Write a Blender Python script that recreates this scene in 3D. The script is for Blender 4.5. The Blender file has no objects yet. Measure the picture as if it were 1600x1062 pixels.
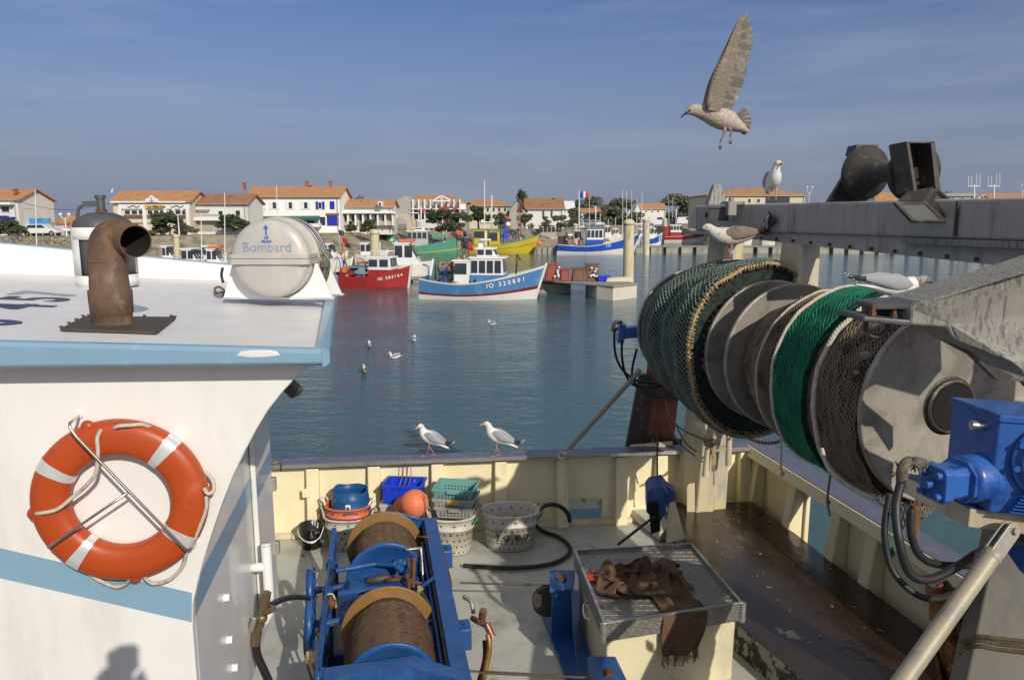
import bpy, math, random
from math import sin, cos, pi, radians, sqrt, atan2, exp
from mathutils import Vector, Matrix, noise
random.seed(7)
SC = bpy.context.scene
COL = SC.collection
# ---------------------------------------------------------------- camera, world, sun, exposure
CZ = 5.5
PITCH = math.atan(193.0/1150.0)
cam_d = bpy.data.cameras.new('camera'); cam = bpy.data.objects.new('camera', cam_d); COL.objects.link(cam)
cam.location = (0, 0, CZ); cam.rotation_euler = (pi/2-PITCH, 0, 0)
cam_d.sensor_width = 36; cam_d.lens = 1150/1600*36; cam_d.clip_start = .05; cam_d.clip_end = 12000
SC.camera = cam
SUN = Vector((1.68, -3.0, 1.89)).normalized()
wd = bpy.data.worlds.new('World'); SC.world = wd; wd.use_nodes = True
nt = wd.node_tree; nt.nodes.clear()
sky = nt.nodes.new('ShaderNodeTexSky'); sky.sky_type = 'NISHITA'; sky.sun_disc = False
sky.sun_elevation = math.asin(SUN.z); sky.sun_rotation = math.atan2(SUN.x, SUN.y)
sky.air_density = 1.0; sky.dust_density = 1.6; sky.ozone_density = 4.0; sky.altitude = 0
bg = nt.nodes.new('ShaderNodeBackground'); bg.inputs[1].default_value = 0.075
wo = nt.nodes.new('ShaderNodeOutputWorld')
# thin high cirrus streaks mixed in by sky direction
tc = nt.nodes.new('ShaderNodeTexCoord'); mp = nt.nodes.new('ShaderNodeMapping'); mp.inputs['Scale'].default_value = (1.1, 1.6, 9.0)
mp.inputs['Rotation'].default_value = (.12, .22, .3)
nz = nt.nodes.new('ShaderNodeTexNoise'); nz.inputs['Scale'].default_value = 1.7; nz.inputs['Detail'].default_value = 5; nz.inputs['Roughness'].default_value = .6
rp = nt.nodes.new('ShaderNodeMapRange'); rp.inputs[1].default_value = .46; rp.inputs[2].default_value = .80; rp.inputs[3].default_value = 0; rp.inputs[4].default_value = .45
mx = nt.nodes.new('ShaderNodeMix'); mx.data_type = 'RGBA'; mx.inputs[7].default_value = (5.4, 6.0, 7.4, 1)
L_ = nt.links.new
L_(tc.outputs['Generated'], mp.inputs[0]); L_(mp.outputs[0], nz.inputs[0]); L_(nz.outputs[0], rp.inputs[0]); L_(rp.outputs[0], mx.inputs[0])
tint = nt.nodes.new('ShaderNodeVectorMath'); tint.operation = 'MULTIPLY'; tint.inputs[1].default_value = (.93, .90, 1.10)
sep = nt.nodes.new('ShaderNodeSeparateXYZ'); hr = nt.nodes.new('ShaderNodeMapRange'); hr.inputs[1].default_value = -.02; hr.inputs[2].default_value = .26; hr.inputs[3].default_value = .92; hr.inputs[4].default_value = 0
hm = nt.nodes.new('ShaderNodeMix'); hm.data_type = 'RGBA'; hm.inputs[7].default_value = (3.2, 3.7, 5.05, 1)   # sea haze low over the horizon
L_(tc.outputs['Generated'], sep.inputs[0]); L_(sep.outputs[2], hr.inputs[0]); 
sn = nt.nodes.new('ShaderNodeVectorMath'); sn.operation = 'DOT_PRODUCT'; sn.inputs[1].default_value = Vector((SUN.x, SUN.y, 0)).normalized()   # the haze stays bright on the sun's side
sr = nt.nodes.new('ShaderNodeMapRange'); sr.inputs[1].default_value = -.25; sr.inputs[2].default_value = .45; sr.inputs[3].default_value = 1; sr.inputs[4].default_value = 0
sm = nt.nodes.new('ShaderNodeMath'); sm.operation = 'MULTIPLY'; L_(tc.outputs['Generated'], sn.inputs[0]); L_(sn.outputs['Value'], sr.inputs[0]); L_(hr.outputs[0], sm.inputs[0]); L_(sr.outputs[0], sm.inputs[1]); L_(sm.outputs[0], hm.inputs[0])
L_(sky.outputs[0], tint.inputs[0]); L_(tint.outputs[0], hm.inputs[6]); 
vr = nt.nodes.new('ShaderNodeMapRange'); vr.inputs[1].default_value = .30; vr.inputs[2].default_value = .60; vr.inputs[3].default_value = 0; vr.inputs[4].default_value = .62   # brighter neutral tone added to the sky above the frame to lift the fill light
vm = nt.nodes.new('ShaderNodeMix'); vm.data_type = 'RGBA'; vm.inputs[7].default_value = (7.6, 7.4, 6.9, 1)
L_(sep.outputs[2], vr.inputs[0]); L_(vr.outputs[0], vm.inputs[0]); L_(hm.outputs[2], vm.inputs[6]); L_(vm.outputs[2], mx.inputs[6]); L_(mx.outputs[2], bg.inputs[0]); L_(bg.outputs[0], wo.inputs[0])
sd = bpy.data.lights.new('sun', 'SUN'); sd.energy = 3.6; sd.angle = radians(.5); sd.color = (1, .92, .79)
so = bpy.data.objects.new('sun', sd); COL.objects.link(so); so.rotation_euler = SUN.to_track_quat('Z', 'Y').to_euler(); so.location = (20, -30, 30)
SC.view_settings.view_transform = 'Standard'; SC.view_settings.look = 'None'; SC.view_settings.exposure = 0.0; SC.view_settings.gamma = 1
SC.render.engine = 'CYCLES'

# ---------------------------------------------------------------- helpers
def ray(px, py):
    u = (px-800)/1150; v = (531-py)/1150
    return Vector((u, cos(PITCH)+v*sin(PITCH), -sin(PITCH)+v*cos(PITCH)))
def PZ(px, py, rz):          # point of the photo at height rz relative to the eye
    d = ray(px, py); return Vector((0, 0, CZ))+d*(rz/d.z)
def PY(px, py, y):           # point of the photo at distance y
    d = ray(px, py); return Vector((0, 0, CZ))+d*(y/d.y)
def PP(px, py, a, d2):       # point of the photo on the vertical plane through a with plan direction d2
    d = ray(px, py); n = Vector((-d2[1], d2[0])); t = (a[0]*n.x+a[1]*n.y)/(d.x*n.x+d.y*n.y)
    return Vector((0, 0, CZ))+d*t
def V(*a): return Vector(a)

_M = {}
def mat(name, col, rough=.6, metal=0.0, var=.12, vs=6.0, layers=(), bump=0.0, bs=30.0, stretch=(1, 1, 1), spec=.5, coat=0.0, bdist=.01, extra=None):
    """layers: (colour, scale, lo, hi, (sx,sy,sz), rough or None)"""
    if name in _M: return _M[name]
    m = bpy.data.materials.new(name); m.use_nodes = True; t = m.node_tree; N = t.nodes; L = t.links.new
    b = N['Principled BSDF']; b.inputs['Roughness'].default_value = rough; b.inputs['Metallic'].default_value = metal
    b.inputs['Specular IOR Level'].default_value = spec; b.inputs['Coat Weight'].default_value = coat
    c = N.new('ShaderNodeTexCoord')
    def nse(scale, st, detail=6, rg=.62):
        a = N.new('ShaderNodeMapping'); a.inputs['Scale'].default_value = st; L(c.outputs['Object'], a.inputs[0])
        n = N.new('ShaderNodeTexNoise'); n.inputs['Scale'].default_value = scale; n.inputs['Detail'].default_value = detail; n.inputs['Roughness'].default_value = rg
        L(a.outputs[0], n.inputs[0]); return n.outputs[0]
    n0 = nse(vs, stretch)
    r0 = N.new('ShaderNodeMapRange'); r0.inputs[1].default_value = .25; r0.inputs[2].default_value = .75; r0.inputs[3].default_value = 1-var; r0.inputs[4].default_value = 1+var
    L(n0, r0.inputs[0])
    mul = N.new('ShaderNodeVectorMath'); mul.operation = 'SCALE'; mul.inputs[0].default_value = col[:3]; L(r0.outputs[0], mul.inputs['Scale'])
    cur = mul.outputs[0]; rc = None
    for ly in layers:
        lc, ls, lo, hi, st = ly[:5]
        nn = nse(ls, st, 8, .68)
        rr = N.new('ShaderNodeMapRange'); rr.inputs[1].default_value = lo; rr.inputs[2].default_value = hi; rr.interpolation_type = 'SMOOTHSTEP'; L(nn, rr.inputs[0])
        mm = N.new('ShaderNodeMix'); mm.data_type = 'RGBA'; L(rr.outputs[0], mm.inputs[0]); L(cur, mm.inputs[6]); mm.inputs[7].default_value = (*lc[:3], 1)
        cur = mm.outputs[2]
        if len(ly) > 5:
            rm = N.new('ShaderNodeMix'); L(rr.outputs[0], rm.inputs[0])
            if rc is None: rm.inputs[2].default_value = rough
            else: L(rc, rm.inputs[2])
            rm.inputs[3].default_value = ly[5]; rc = rm.outputs[0]
    L(cur, b.inputs['Base Color'])
    if rc is not None: L(rc, b.inputs['Roughness'])
    if bump:
        bn = nse(bs, stretch, 4)
        bp = N.new('ShaderNodeBump'); bp.inputs['Strength'].default_value = bump; bp.inputs['Distance'].default_value = bdist; L(bn, bp.inputs['Height']); L(bp.outputs[0], b.inputs['Normal'])
    if extra: extra(t, b, c)
    _M[name] = m; return m

def tag(o, label=None, cat=None, group=None, kind=None):
    if label: o['label'] = label
    if cat: o['category'] = cat
    if group: o['group'] = group
    if kind: o['kind'] = kind
    return o
def thing(name, loc=(0, 0, 0), rz=0.0, label=None, cat=None, group=None):
    o = bpy.data.objects.new(name, None); COL.objects.link(o); o.empty_display_size = .2
    o.location = loc; o.rotation_euler = (0, 0, rz); return tag(o, label, cat, group)
def wm(o):
    m = Matrix.Identity(4)
    while o is not None:
        m = (Matrix.Translation(o.location) @ o.rotation_euler.to_matrix().to_4x4() @ Matrix.Diagonal((*o.scale, 1))) @ m; o = o.parent
    return m
def kids(o): return [c for c in bpy.data.objects if c.parent == o]
def copy_tree(o, parent=None):
    c = o.copy(); COL.objects.link(c); c.parent = parent
    for ch in kids(o): copy_tree(ch, c)
    return c

def frame(d, up=Vector((0, 0, 1))):
    d = Vector(d).normalized()
    s = d.cross(up)
    if s.length < 1e-4: s = d.cross(Vector((0, 1, 0)))
    s.normalize(); u = s.cross(d); return d, s, u

class MB:
    def __init__(self): self.v = []; self.f = []; self.m = []; self.s = []; self.M = Matrix.Identity(4); self.mi = 0
    def at(self, loc=(0, 0, 0), rz=0.0, rx=0.0, ry=0.0, sc=1.0):
        self.M = Matrix.Translation(loc) @ Matrix.Rotation(rz, 4, 'Z') @ Matrix.Rotation(ry, 4, 'Y') @ Matrix.Rotation(rx, 4, 'X') @ Matrix.Scale(sc, 4); return self
    def add(self, vs, fs, mi=None, smooth=False):
        b = len(self.v); M = self.M
        self.v.extend([M @ Vector(p) for p in vs])
        for k, f in enumerate(fs):
            self.f.append([b+i for i in f]); self.m.append((mi[k] if isinstance(mi, list) else mi) if mi is not None else self.mi); self.s.append(smooth)
        return self
    def box(self, c, s, mi=None, ax=None, rz=0.0):
        hx, hy, hz = s[0]/2, s[1]/2, s[2]/2
        if ax is None: X, Y, Z = Vector((cos(rz), sin(rz), 0)), Vector((-sin(rz), cos(rz), 0)), Vector((0, 0, 1))
        else: X, Y, Z = ax
        c = Vector(c); p = [c+X*(a*hx)+Y*(b*hy)+Z*(d*hz) for d in (-1, 1) for b in (-1, 1) for a in (-1, 1)]
        return self.add(p, [(0, 2, 3, 1), (4, 5, 7, 6), (0, 1, 5, 4), (2, 6, 7, 3), (0, 4, 6, 2), (1, 3, 7, 5)], mi)
    def bar(self, p0, p1, w, h, mi=None, up=Vector((0, 0, 1))):   # rectangular bar between two points
        p0, p1 = Vector(p0), Vector(p1); d, s, u = frame(p1-p0, up)
        return self.box((p0+p1)/2, ((p1-p0).length, w, h), mi, (d, s, u))
    def hexa(self, b4, t4, mi=None):   # bottom and top quads (ccw from above)
        return self.add(list(b4)+list(t4), [(3, 2, 1, 0), (4, 5, 6, 7), (0, 1, 5, 4), (1, 2, 6, 5), (2, 3, 7, 6), (3, 0, 4, 7)], mi)
    def prism(self, poly, off, mi=None):   # poly: 3d loop, extruded by vector off
        n = len(poly); off = Vector(off); p = [Vector(q) for q in poly]
        return self.add(p+[q+off for q in p], [tuple(range(n))[::-1], tuple(range(n, 2*n))]+[(i, (i+1) % n, n+(i+1) % n, n+i) for i in range(n)], mi)
    def cyl(self, p0, p1, r0, r1=None, n=16, mi=None, caps=True, smooth=True):
        if r1 is None: r1 = r0
        p0, p1 = Vector(p0), Vector(p1); d, s, u = frame(p1-p0)
        ring = lambda p, r: [p+s*(r*cos(2*pi*i/n))+u*(r*sin(2*pi*i/n)) for i in range(n)]
        self.add(ring(p0, r0)+ring(p1, r1), [(i, (i+1) % n, n+(i+1) % n, n+i) for i in range(n)], mi, smooth)
        if caps:
            if r0 > 1e-5: self.add(ring(p0, r0), [tuple(range(n))[::-1]], mi)
            if r1 > 1e-5: self.add(ring(p1, r1), [tuple(range(n))], mi)
        return self
    def lathe(self, prof, o, axis, n=32, mi=None, smooth=True, a0=0.0, a1=2*pi):  # prof: (t along axis, radius)
        o = Vector(o); d, s, u = frame(axis); full = abs(a1-a0-2*pi) < 1e-4; k = n if full else n+1
        vs = []
        for (t, r) in prof:
            for i in range(k):
                a = a0+(a1-a0)*i/n; vs.append(o+d*t+s*(r*cos(a))+u*(r*sin(a)))
        fs = []
        for j in range(len(prof)-1):
            for i in range(n if full else n):
                i2 = (i+1) % k if full else i+1
                fs.append((j*k+i, j*k+i2, (j+1)*k+i2, (j+1)*k+i))
        return self.add(vs, fs, mi, smooth)
    def tube(self, pts, r, n=8, mi=None, smooth=True, caps=True, closed=False, sub=0):
        pts = [Vector(p) for p in pts]
        if sub: pts = catmull(pts, sub, closed)
        m = len(pts); rr = r if isinstance(r, (list, tuple)) else [r]*m
        if len(rr) != m: rr = [rr[min(len(rr)-1, int(i*len(rr)/m))] for i in range(m)]
        vs = []; prev = None
        for i, p in enumerate(pts):
            a = pts[i-1] if (i > 0 or closed) else pts[i]; b = pts[(i+1) % m] if (i < m-1 or closed) else pts[i]
            d = (b-a)
            if d.length < 1e-9: d = Vector((0, 0, 1))
            d.normalize()
            if prev is None: _, s, u = frame(d)
            else:
                s = prev - d*prev.dot(d)
                if s.length < 1e-6: _, s, u = frame(d)
                s.normalize(); u = s.cross(d)
            prev = s
            vs += [p+s*(rr[i]*cos(2*pi*k/n))+u*(rr[i]*sin(2*pi*k/n)) for k in range(n)]
        fs = [(i*n+k, i*n+(k+1) % n, ((i+1) % m)*n+(k+1) % n, ((i+1) % m)*n+k) for i in range(m if closed else m-1) for k in range(n)]
        if caps and not closed: fs += [tuple(range(n))[::-1], tuple(range((m-1)*n, m*n))]
        return self.add(vs, fs, mi, smooth)
    def sphere(self, c, r, n=16, m=10, mi=None, sc=(1, 1, 1), z0=-1.0):
        vs = []; c = Vector(c)
        for j in range(m+1):
            a = math.acos(max(-1, min(1, z0)))*(1-j/m) if z0 > -1 else pi*(1-j/m)
            for i in range(n):
                b = 2*pi*i/n; vs.append(c+Vector((r*sc[0]*sin(a)*cos(b), r*sc[1]*sin(a)*sin(b), r*sc[2]*cos(a))))
        return self.add(vs, [(j*n+i, j*n+(i+1) % n, (j+1)*n+(i+1) % n, (j+1)*n+i) for j in range(m) for i in range(n)], mi, True)
    def loft(self, rings, mi=None, smooth=True, caps=True, closed=True):
        n = len(rings[0]); vs = [Vector(p) for r in rings for p in r]
        fs = [(j*n+i, j*n+(i+1) % n, (j+1)*n+(i+1) % n, (j+1)*n+i) for j in range(len(rings)-1) for i in range(n if closed else n-1)]
        self.add(vs, fs, mi, smooth)
        if caps and closed: self.add(rings[0], [tuple(range(n))[::-1]], mi); self.add(rings[-1], [tuple(range(n))], mi)
        return self
    def grid(self, fn, nu, nv, mi=None, smooth=True, thick=0.0):
        vs = [Vector(fn(i/nu, j/nv)) for j in range(nv+1) for i in range(nu+1)]
        fs = [(j*(nu+1)+i, j*(nu+1)+i+1, (j+1)*(nu+1)+i+1, (j+1)*(nu+1)+i) for j in range(nv) for i in range(nu)]
        return self.add(vs, fs, mi, smooth)
    def build(self, name, mats, parent=None, bev=0.0, pivot=None, solid=0.0, seg=2, sub=0):
        if not isinstance(mats, (list, tuple)): mats = [mats]
        if not self.v: return None
        if parent is not None: T = wm(parent).inverted(); loc = None
        else:
            xs = [p.x for p in self.v]; ys = [p.y for p in self.v]; zs = [p.z for p in self.v]
            loc = Vector(pivot) if pivot is not None else Vector(((min(xs)+max(xs))/2, (min(ys)+max(ys))/2, min(zs))); T = Matrix.Translation(-loc)
        me = bpy.data.meshes.new(name); me.from_pydata([T @ p for p in self.v], [], self.f)
        for mt in mats: me.materials.append(mt)
        me.polygons.foreach_set('material_index', [min(i, len(mats)-1) for i in self.m]); me.polygons.foreach_set('use_smooth', self.s)
        me.update()
        o = bpy.data.objects.new(name, me); COL.objects.link(o)
        if parent is not None: o.parent = parent
        else: o.location = loc
        if sub: md = o.modifiers.new('subdiv', 'SUBSURF'); md.levels = md.render_levels = sub
        if solid: md = o.modifiers.new('solid', 'SOLIDIFY'); md.thickness = solid; md.offset = 0
        if bev: md = o.modifiers.new('bevel', 'BEVEL'); md.width = bev; md.segments = seg; md.limit_method = 'ANGLE'; md.angle_limit = radians(38); md.harden_normals = False
        return o

def catmull(p, k, closed=False):
    out = []; n = len(p)
    for i in range(n if closed else n-1):
        a = p[i-1] if (i > 0 or closed) else p[0]; b = p[i]; c = p[(i+1) % n]; d = p[(i+2) % n] if (i+2 < n or closed) else p[-1]
        for j in range(k):
            t = j/k; out.append(.5*((2*b)+(c-a)*t+(2*a-5*b+4*c-d)*t*t+(3*b-a-3*c+d)*t*t*t))
    if not closed: out.append(p[-1])
    return out

def text(s, size, m, o, xd, up, parent, name='lettering', ext=.002, align='CENTER', shear=0.0, sx=1.0, bold=0.0):
    c = bpy.data.curves.new(name, 'FONT'); c.body = s; c.size = size; c.extrude = ext; c.align_x = align; c.align_y = 'CENTER'; c.shear = shear; c.offset = bold; c.resolution_u = 3
    t = bpy.data.objects.new(name, c); COL.objects.link(t)
    me = bpy.data.meshes.new_from_object(t.evaluated_get(bpy.context.evaluated_depsgraph_get()))
    bpy.data.objects.remove(t); me.name = name
    X = Vector(xd).normalized(); U = Vector(up).normalized(); Z = X.cross(U).normalized(); U = Z.cross(X)
    W = Matrix(((X.x*sx, U.x, Z.x, o[0]), (X.y*sx, U.y, Z.y, o[1]), (X.z*sx, U.z, Z.z, o[2]), (0, 0, 0, 1)))
    T = wm(parent).inverted() if parent is not None else Matrix.Identity(4)
    me.transform(T @ W); me.materials.clear(); me.materials.append(m)
    ob = bpy.data.objects.new(name, me); COL.objects.link(ob); ob.parent = parent; return ob

# ---------------------------------------------------------------- materials
RUST = (.13, .05, .02)
m_white = mat('white_gelcoat', (.78, .775, .75), .36, 0, .04, 2, [((.60, .58, .52), 1.4, .50, .80, (1.5, 1.5, .3)), ((.50, .44, .34), 7, .68, .86, (4, 4, .25)), ((.30, .26, .2), 34, .76, .82, (1, 1, 1))], .06, 60, coat=.25)
m_roofw = mat('roof_white', (.72, .71, .71), .42, 0, .06, 2.5, [((.66, .66, .66), 2.2, .45, .66, (1, 1.6, 1)), ((.50, .46, .40), 4.5, .62, .80, (1, 2.2, 1)), ((.85, .86, .86), 7, .62, .72, (1, 3, 1)), ((.22, .17, .12), 26, .75, .82, (1, 1, 1))], .10, 40)
m_ltblue = mat('light_blue_paint', (.20, .345, .465), .34, 0, .04, 4, [((.34, .52, .64), 4, .58, .8, (1, 1, .5)), ((.5, .45, .4), 22, .77, .82, (1, 1, 1))], .07, 50, coat=.2)
m_ltblue2 = mat('stripe_blue', (.22, .37, .49), .36, 0, .04, 4, [((.4, .52, .6), 5, .62, .8, (1, 1, .5))], .05, 50, coat=.2)
m_cream = mat('cream_paint', (.84, .76, .50), .42, 0, .05, 3, [((.70, .61, .38), 3, .5, .75, (1, 1, .4)), ((.24, .14, .05), 7, .70, .80, (2, 2, .4)), ((.12, .07, .03), 40, .76, .80, (1, 1, 1))], .1, 35)
m_creamd = mat('cream_dirty', (.62, .54, .36), .5, 0, .08, 3, [((.40, .34, .22), 2.5, .45, .7, (1, 1, .35)), ((.16, .10, .05), 9, .62, .74, (3, 3, .5)), ((.07, .05, .03), 30, .70, .76, (1, 1, .4))], .15, 30)
m_blue = mat('blue_paint', (.014, .075, .25), .36, 0, .12, 7, [((.03, .105, .31), 5, .5, .7, (1, 1, 1)), ((.13, .06, .03), 9, .62, .72, (1, 1, 1), .8), ((.02, .025, .04), 4, .60, .78, (1, 1, 1), .5), ((.02, .02, .03), 30, .66, .74, (1, 1, 1), .8)], .18, 45, coat=.15)
m_blued = mat('blue_worn', (.01, .07, .32), .5, 0, .18, 7, [((.13, .07, .04), 7, .56, .68, (1, 1, 1), .85), ((.015, .015, .02), 20, .6, .68, (1, 1, 1), .8)], .25, 45)
m_motor = mat('blue_motor', (.035, .125, .42), .33, 0, .08, 6, [((.02, .07, .30), 6, .5, .65, (1, 1, 1)), ((.5, .52, .55), 13, .70, .73, (1, 1, 1)), ((.1, .06, .03), 25, .72, .78, (1, 1, 1), .8)], .2, 30, coat=.2)
m_rust = mat('rusty_steel', (.13, .080, .050), .75, .15, .3, 12, [((.34, .29, .25), 6, .50, .70, (1, 1, .6), .8), ((.06, .04, .03), 5, .52, .7, (1, 1, 1)), ((.24, .12, .04), 9, .54, .72, (2, 2, .25))], .3, 60)
m_rustc = mat('rusty_iron', (.16, .07, .03), .8, .2, .3, 14, [((.05, .03, .02), 8, .5, .65, (1, 1, 1))], .4, 60)
m_ochre = mat('ochre_flange', (.215, .115, .035), .5, 0, .1, 4, [((.20, .09, .03), 6, .55, .72, (1, 1, 1)), ((.29, .16, .05), 3, .5, .7, (1, 1, 1))], .12, 40)
m_steelg = mat('grey_gantry', (.42, .40, .365), .55, .1, .12, 4, [((.25, .235, .21), 3, .5, .68, (3, 3, .35)), ((.42, .42, .42), 11, .68, .78, (5, 5, .3)), ((.12, .08, .06), 16, .70, .78, (1, 1, 1))], .2, 40)
m_darkst = mat('dark_steel', (.065, .06, .053), .55, .4, .3, 8, [((.20, .17, .14), 9, .52, .70, (1, 1, 1)), ((.3, .3, .28), 26, .72, .78, (1, 1, 1))], .3, 60)
m_arm = mat('weathered_arm', (.30, .29, .26), .7, .1, .12, 5, [((.15, .14, .13), 7, .48, .62, (7, 7, .5)), ((.75, .75, .72), 12, .635, .70, (6, 6, .35)), ((.22, .14, .08), 26, .72, .77, (1, 1, 1))], .25, 50)
m_armt = mat('guano_top', (.30, .29, .27), .75, 0, .15, 8, [((.14, .13, .12), 9, .5, .65, (1, 1, 1)), ((.78, .78, .75), 13, .60, .66, (1, 1, 1))], .3, 60)
m_alu = mat('brushed_alu', (.50, .49, .47), .38, .75, .1, 5, [((.28, .26, .23), 4, .5, .7, (1, 1, 1), .55), ((.62, .60, .55), 18, .66, .74, (1, 1, 1))], .12, 60)
m_disc = mat('steel_disc', (.40, .37, .315), .5, .35, .12, 4, [((.23, .21, .18), 3, .44, .66, (1, 1, 1), .6), ((.50, .46, .40), 12, .60, .72, (3, 1, 1)), ((.15, .09, .05), 20, .64, .74, (1, 1, 1), .8)], .15, 60)
m_chrome = mat('stainless', (.55, .52, .46), .25, .9, .1, 20, [((.25, .15, .08), 14, .6, .75, (1, 1, 1), .6)])
m_brass = mat('bronze_valve', (.20, .145, .08), .45, .6, .2, 16, [((.12, .2, .14), 12, .5, .7, (1, 1, 1), .7)], .2, 40)
m_rubber = mat('black_rubber', (.018, .018, .019), .5, 0, .25, 12, [((.07, .065, .06), 10, .6, .8, (1, 1, 1))], .1, 60)
m_hosered = mat('dark_red_hose', (.12, .015, .02), .4, 0, .2, 10, [((.02, .01, .01), 6, .5, .6, (1, 1, 1))])
m_hoseyel = mat('amber_hose', (.26, .15, .03), .35, .2, .2, 10, [((.05, .04, .02), 8, .5, .65, (1, 1, 1))])
m_orange = mat('orange_plastic', (.42, .064, .012), .42, 0, .05, 5, [((.44, .12, .05), 5, .58, .75, (1, 1, 1)), ((.3, .1, .05), 30, .75, .8, (1, 1, 1))], .08, 30)
m_buoy = mat('faded_orange', (.72, .19, .085), .5, 0, .06, 5, [((.62, .30, .2), 5, .5, .7, (1, 1, 1)), ((.3, .12, .06), 12, .7, .78, (1, 1, 1))], .08, 30)
m_retro = mat('reflective_tape', (.70, .71, .72), .28, .35, .06, 20, [((.3, .3, .3), 26, .68, .74, (1, 1, 1))], .1, 60)
m_rope = mat('cream_rope', (.56, .51, .42), .85, 0, .15, 30, [((.33, .29, .23), 18, .5, .7, (1, 1, 1))], .5, 160)
m_ropeb = mat('brown_rope', (.22, .16, .09), .9, 0, .3, 30, [((.06, .05, .04), 18, .5, .7, (1, 1, 1))], .6, 160)
m_ropey = mat('straw_rope', (.42, .32, .17), .9, 0, .25, 30, [((.15, .11, .06), 14, .5, .7, (1, 1, 1))], .6, 160)
m_netg = mat('dark_green_twine', (.15, .20, .165), .85, 0, .3, 10, [((.21, .24, .20), 6, .5, .7, (1, 1, 1)), ((.24, .19, .09), 5, .66, .76, (1, 1, 1))], .3, 160)
m_netg2 = mat('bright_green_twine', (.008, .21, .11), .7, 0, .25, 12, [((.01, .12, .08), 5, .45, .65, (1, 1, 1))], .3, 160)
m_netb = mat('brown_twine', (.27, .20, .14), .9, 0, .3, 12, [((.09, .07, .055), 6, .5, .65, (1, 1, 1))], .3, 160)
m_netcore = mat('wound_net_core', (.08, .064, .045), .95, 0, .5, 22, [((.11, .085, .055), 14, .5, .6, (1, 4, 1)), ((.015, .013, .01), 17, .5, .62, (1, 1, 1))], 1.0, 70, bdist=.04)
m_netcoreg = mat('wound_green_core', (.035, .052, .042), .95, 0, .5, 24, [((.045, .08, .062), 16, .5, .6, (1, 1, 4)), ((.01, .02, .015), 19, .5, .62, (1, 1, 1))], 1.0, 80, bdist=.04)
m_netcoreb = mat('wound_bright_core', (.008, .075, .042), .95, 0, .4, 24, [((.005, .025, .018), 19, .5, .62, (1, 1, 1))], .9, 80, bdist=.03)
m_burlap = mat('brown_core', (.15, .11, .075), .95, 0, .3, 30, [((.08, .06, .04), 18, .5, .6, (1, 1, 3))], .9, 110, bdist=.02)
m_cloth = mat('brown_cloth', (.12, .068, .036), .95, 0, .25, 8, [((.055, .03, .018), 3, .48, .62, (1, 1, 1)), ((.19, .12, .065), 3, .58, .75, (1, 1, 1))], .35, 300, bdist=.003)
m_deck = mat('grey_deck', (.47, .475, .43), .5, 0, .07, 2, [((.34, .34, .30), 1.2, .45, .65, (1, 1, 1)), ((.46, .48, .48), 2.0, .55, .75, (1, 1, 1)), ((.30, .21, .10), 3.4, .57, .74, (1, 1, 1)), ((.13, .09, .05), 45, .66, .72, (1, 1, 1))], .15, 60)
m_wood = mat('wet_brown_boards', (.032, .017, .012), .20, 0, .3, 2.2, [((.022, .014, .011), 1.5, .45, .62, (1, 1, 1), .14), ((.05, .028, .018), 5, .55, .68, (6, 1, 1), .35), ((.3, .27, .22), 60, .76, .79, (1, 1, 1), .7)], .35, 20, stretch=(1, 1, 1), bdist=.01)
m_flake = mat('flaked_paint', (.30, .29, .25), .7, 0, .15, 5, [((.03, .03, .028), 7, .47, .53, (1, 1, 1))], .4, 40)
m_purple = mat('rail_cap_blue', (.13, .13, .18), .35, .1, .15, 4, [((.19, .19, .24), 5, .5, .7, (3, 1, 1)), ((.7, .7, .7), 13, .68, .72, (2, 1, 1))], .12, 40)
m_black = mat('soot_and_hole_black', (.006, .006, .006), .9)  # exhaust soot, and painted darkness for the hub hole and lead box throat
m_blackp = mat('black_plastic', (.02, .02, .022), .4, 0, .2, 9)
m_greyb = mat('grey_bottle', (.10, .10, .105), .5, .3, .2, 8, [((.35, .35, .35), 18, .66, .74, (1, 1, 1)), ((.03, .03, .03), 5, .5, .7, (1, 1, 1))], .2, 40)
m_navy = mat('navy_letter', (.03, .04, .11), .5, 0, .2, 9, [((.4, .42, .48), 14, .62, .72, (1, 1, 1))])
m_greyl = mat('faded_letter', (.30, .32, .34), .5, 0, .2, 9, [((.5, .5, .55), 14, .55, .72, (1, 1, 1))])
m_letblue = mat('blue_print', (.05, .14, .50), .4)
m_canw = mat('canister_white', (.46, .445, .42), .3, 0, .05, 3, [((.56, .52, .42), 3, .5, .7, (2, 1, .4)), ((.38, .38, .38), 2.5, .6, .8, (2, 1, .4)), ((.06, .05, .04), 40, .76, .80, (1, 1, 1))], .06, 40, coat=.5)
m_cang = mat('canister_band', (.36, .34, .31), .35, .4, .1, 6, [((.2, .17, .13), 6, .55, .7, (1, 1, 1))], .1, 40)
m_pvc = mat('white_handrail', (.82, .82, .80), .25, 0, .03, 6, coat=.5)
m_basket = mat('basket_white', (.56, .53, .46), .55, 0, .08, 4, [((.36, .30, .22), 4, .52, .7, (1, 1, .5)), ((.13, .09, .05), 9, .66, .76, (1, 1, .5))], .15, 40)
m_holes = mat('hole_dark', (.03, .027, .024), .8)
m_bluepl = mat('blue_barrel', (.008, .075, .22), .45, 0, .15, 5, [((.10, .13, .15), 6, .6, .74, (1, 1, 1))], .1, 30)
m_crateb = mat('blue_crate', (.01, .05, .55), .4, 0, .08, 5, [((.4, .45, .6), 16, .62, .70, (1, 1, 1))], .1, 30)
m_crateg = mat('teal_crate', (.14, .34, .33), .5, 0, .08, 5, [((.3, .4, .38), 6, .6, .74, (1, 1, 1))], .1, 30)
m_crategr = mat('grey_crate', (.32, .32, .30), .55, 0, .08, 5, [((.15, .12, .09), 6, .6, .74, (1, 1, 1))], .1, 30)
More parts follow.
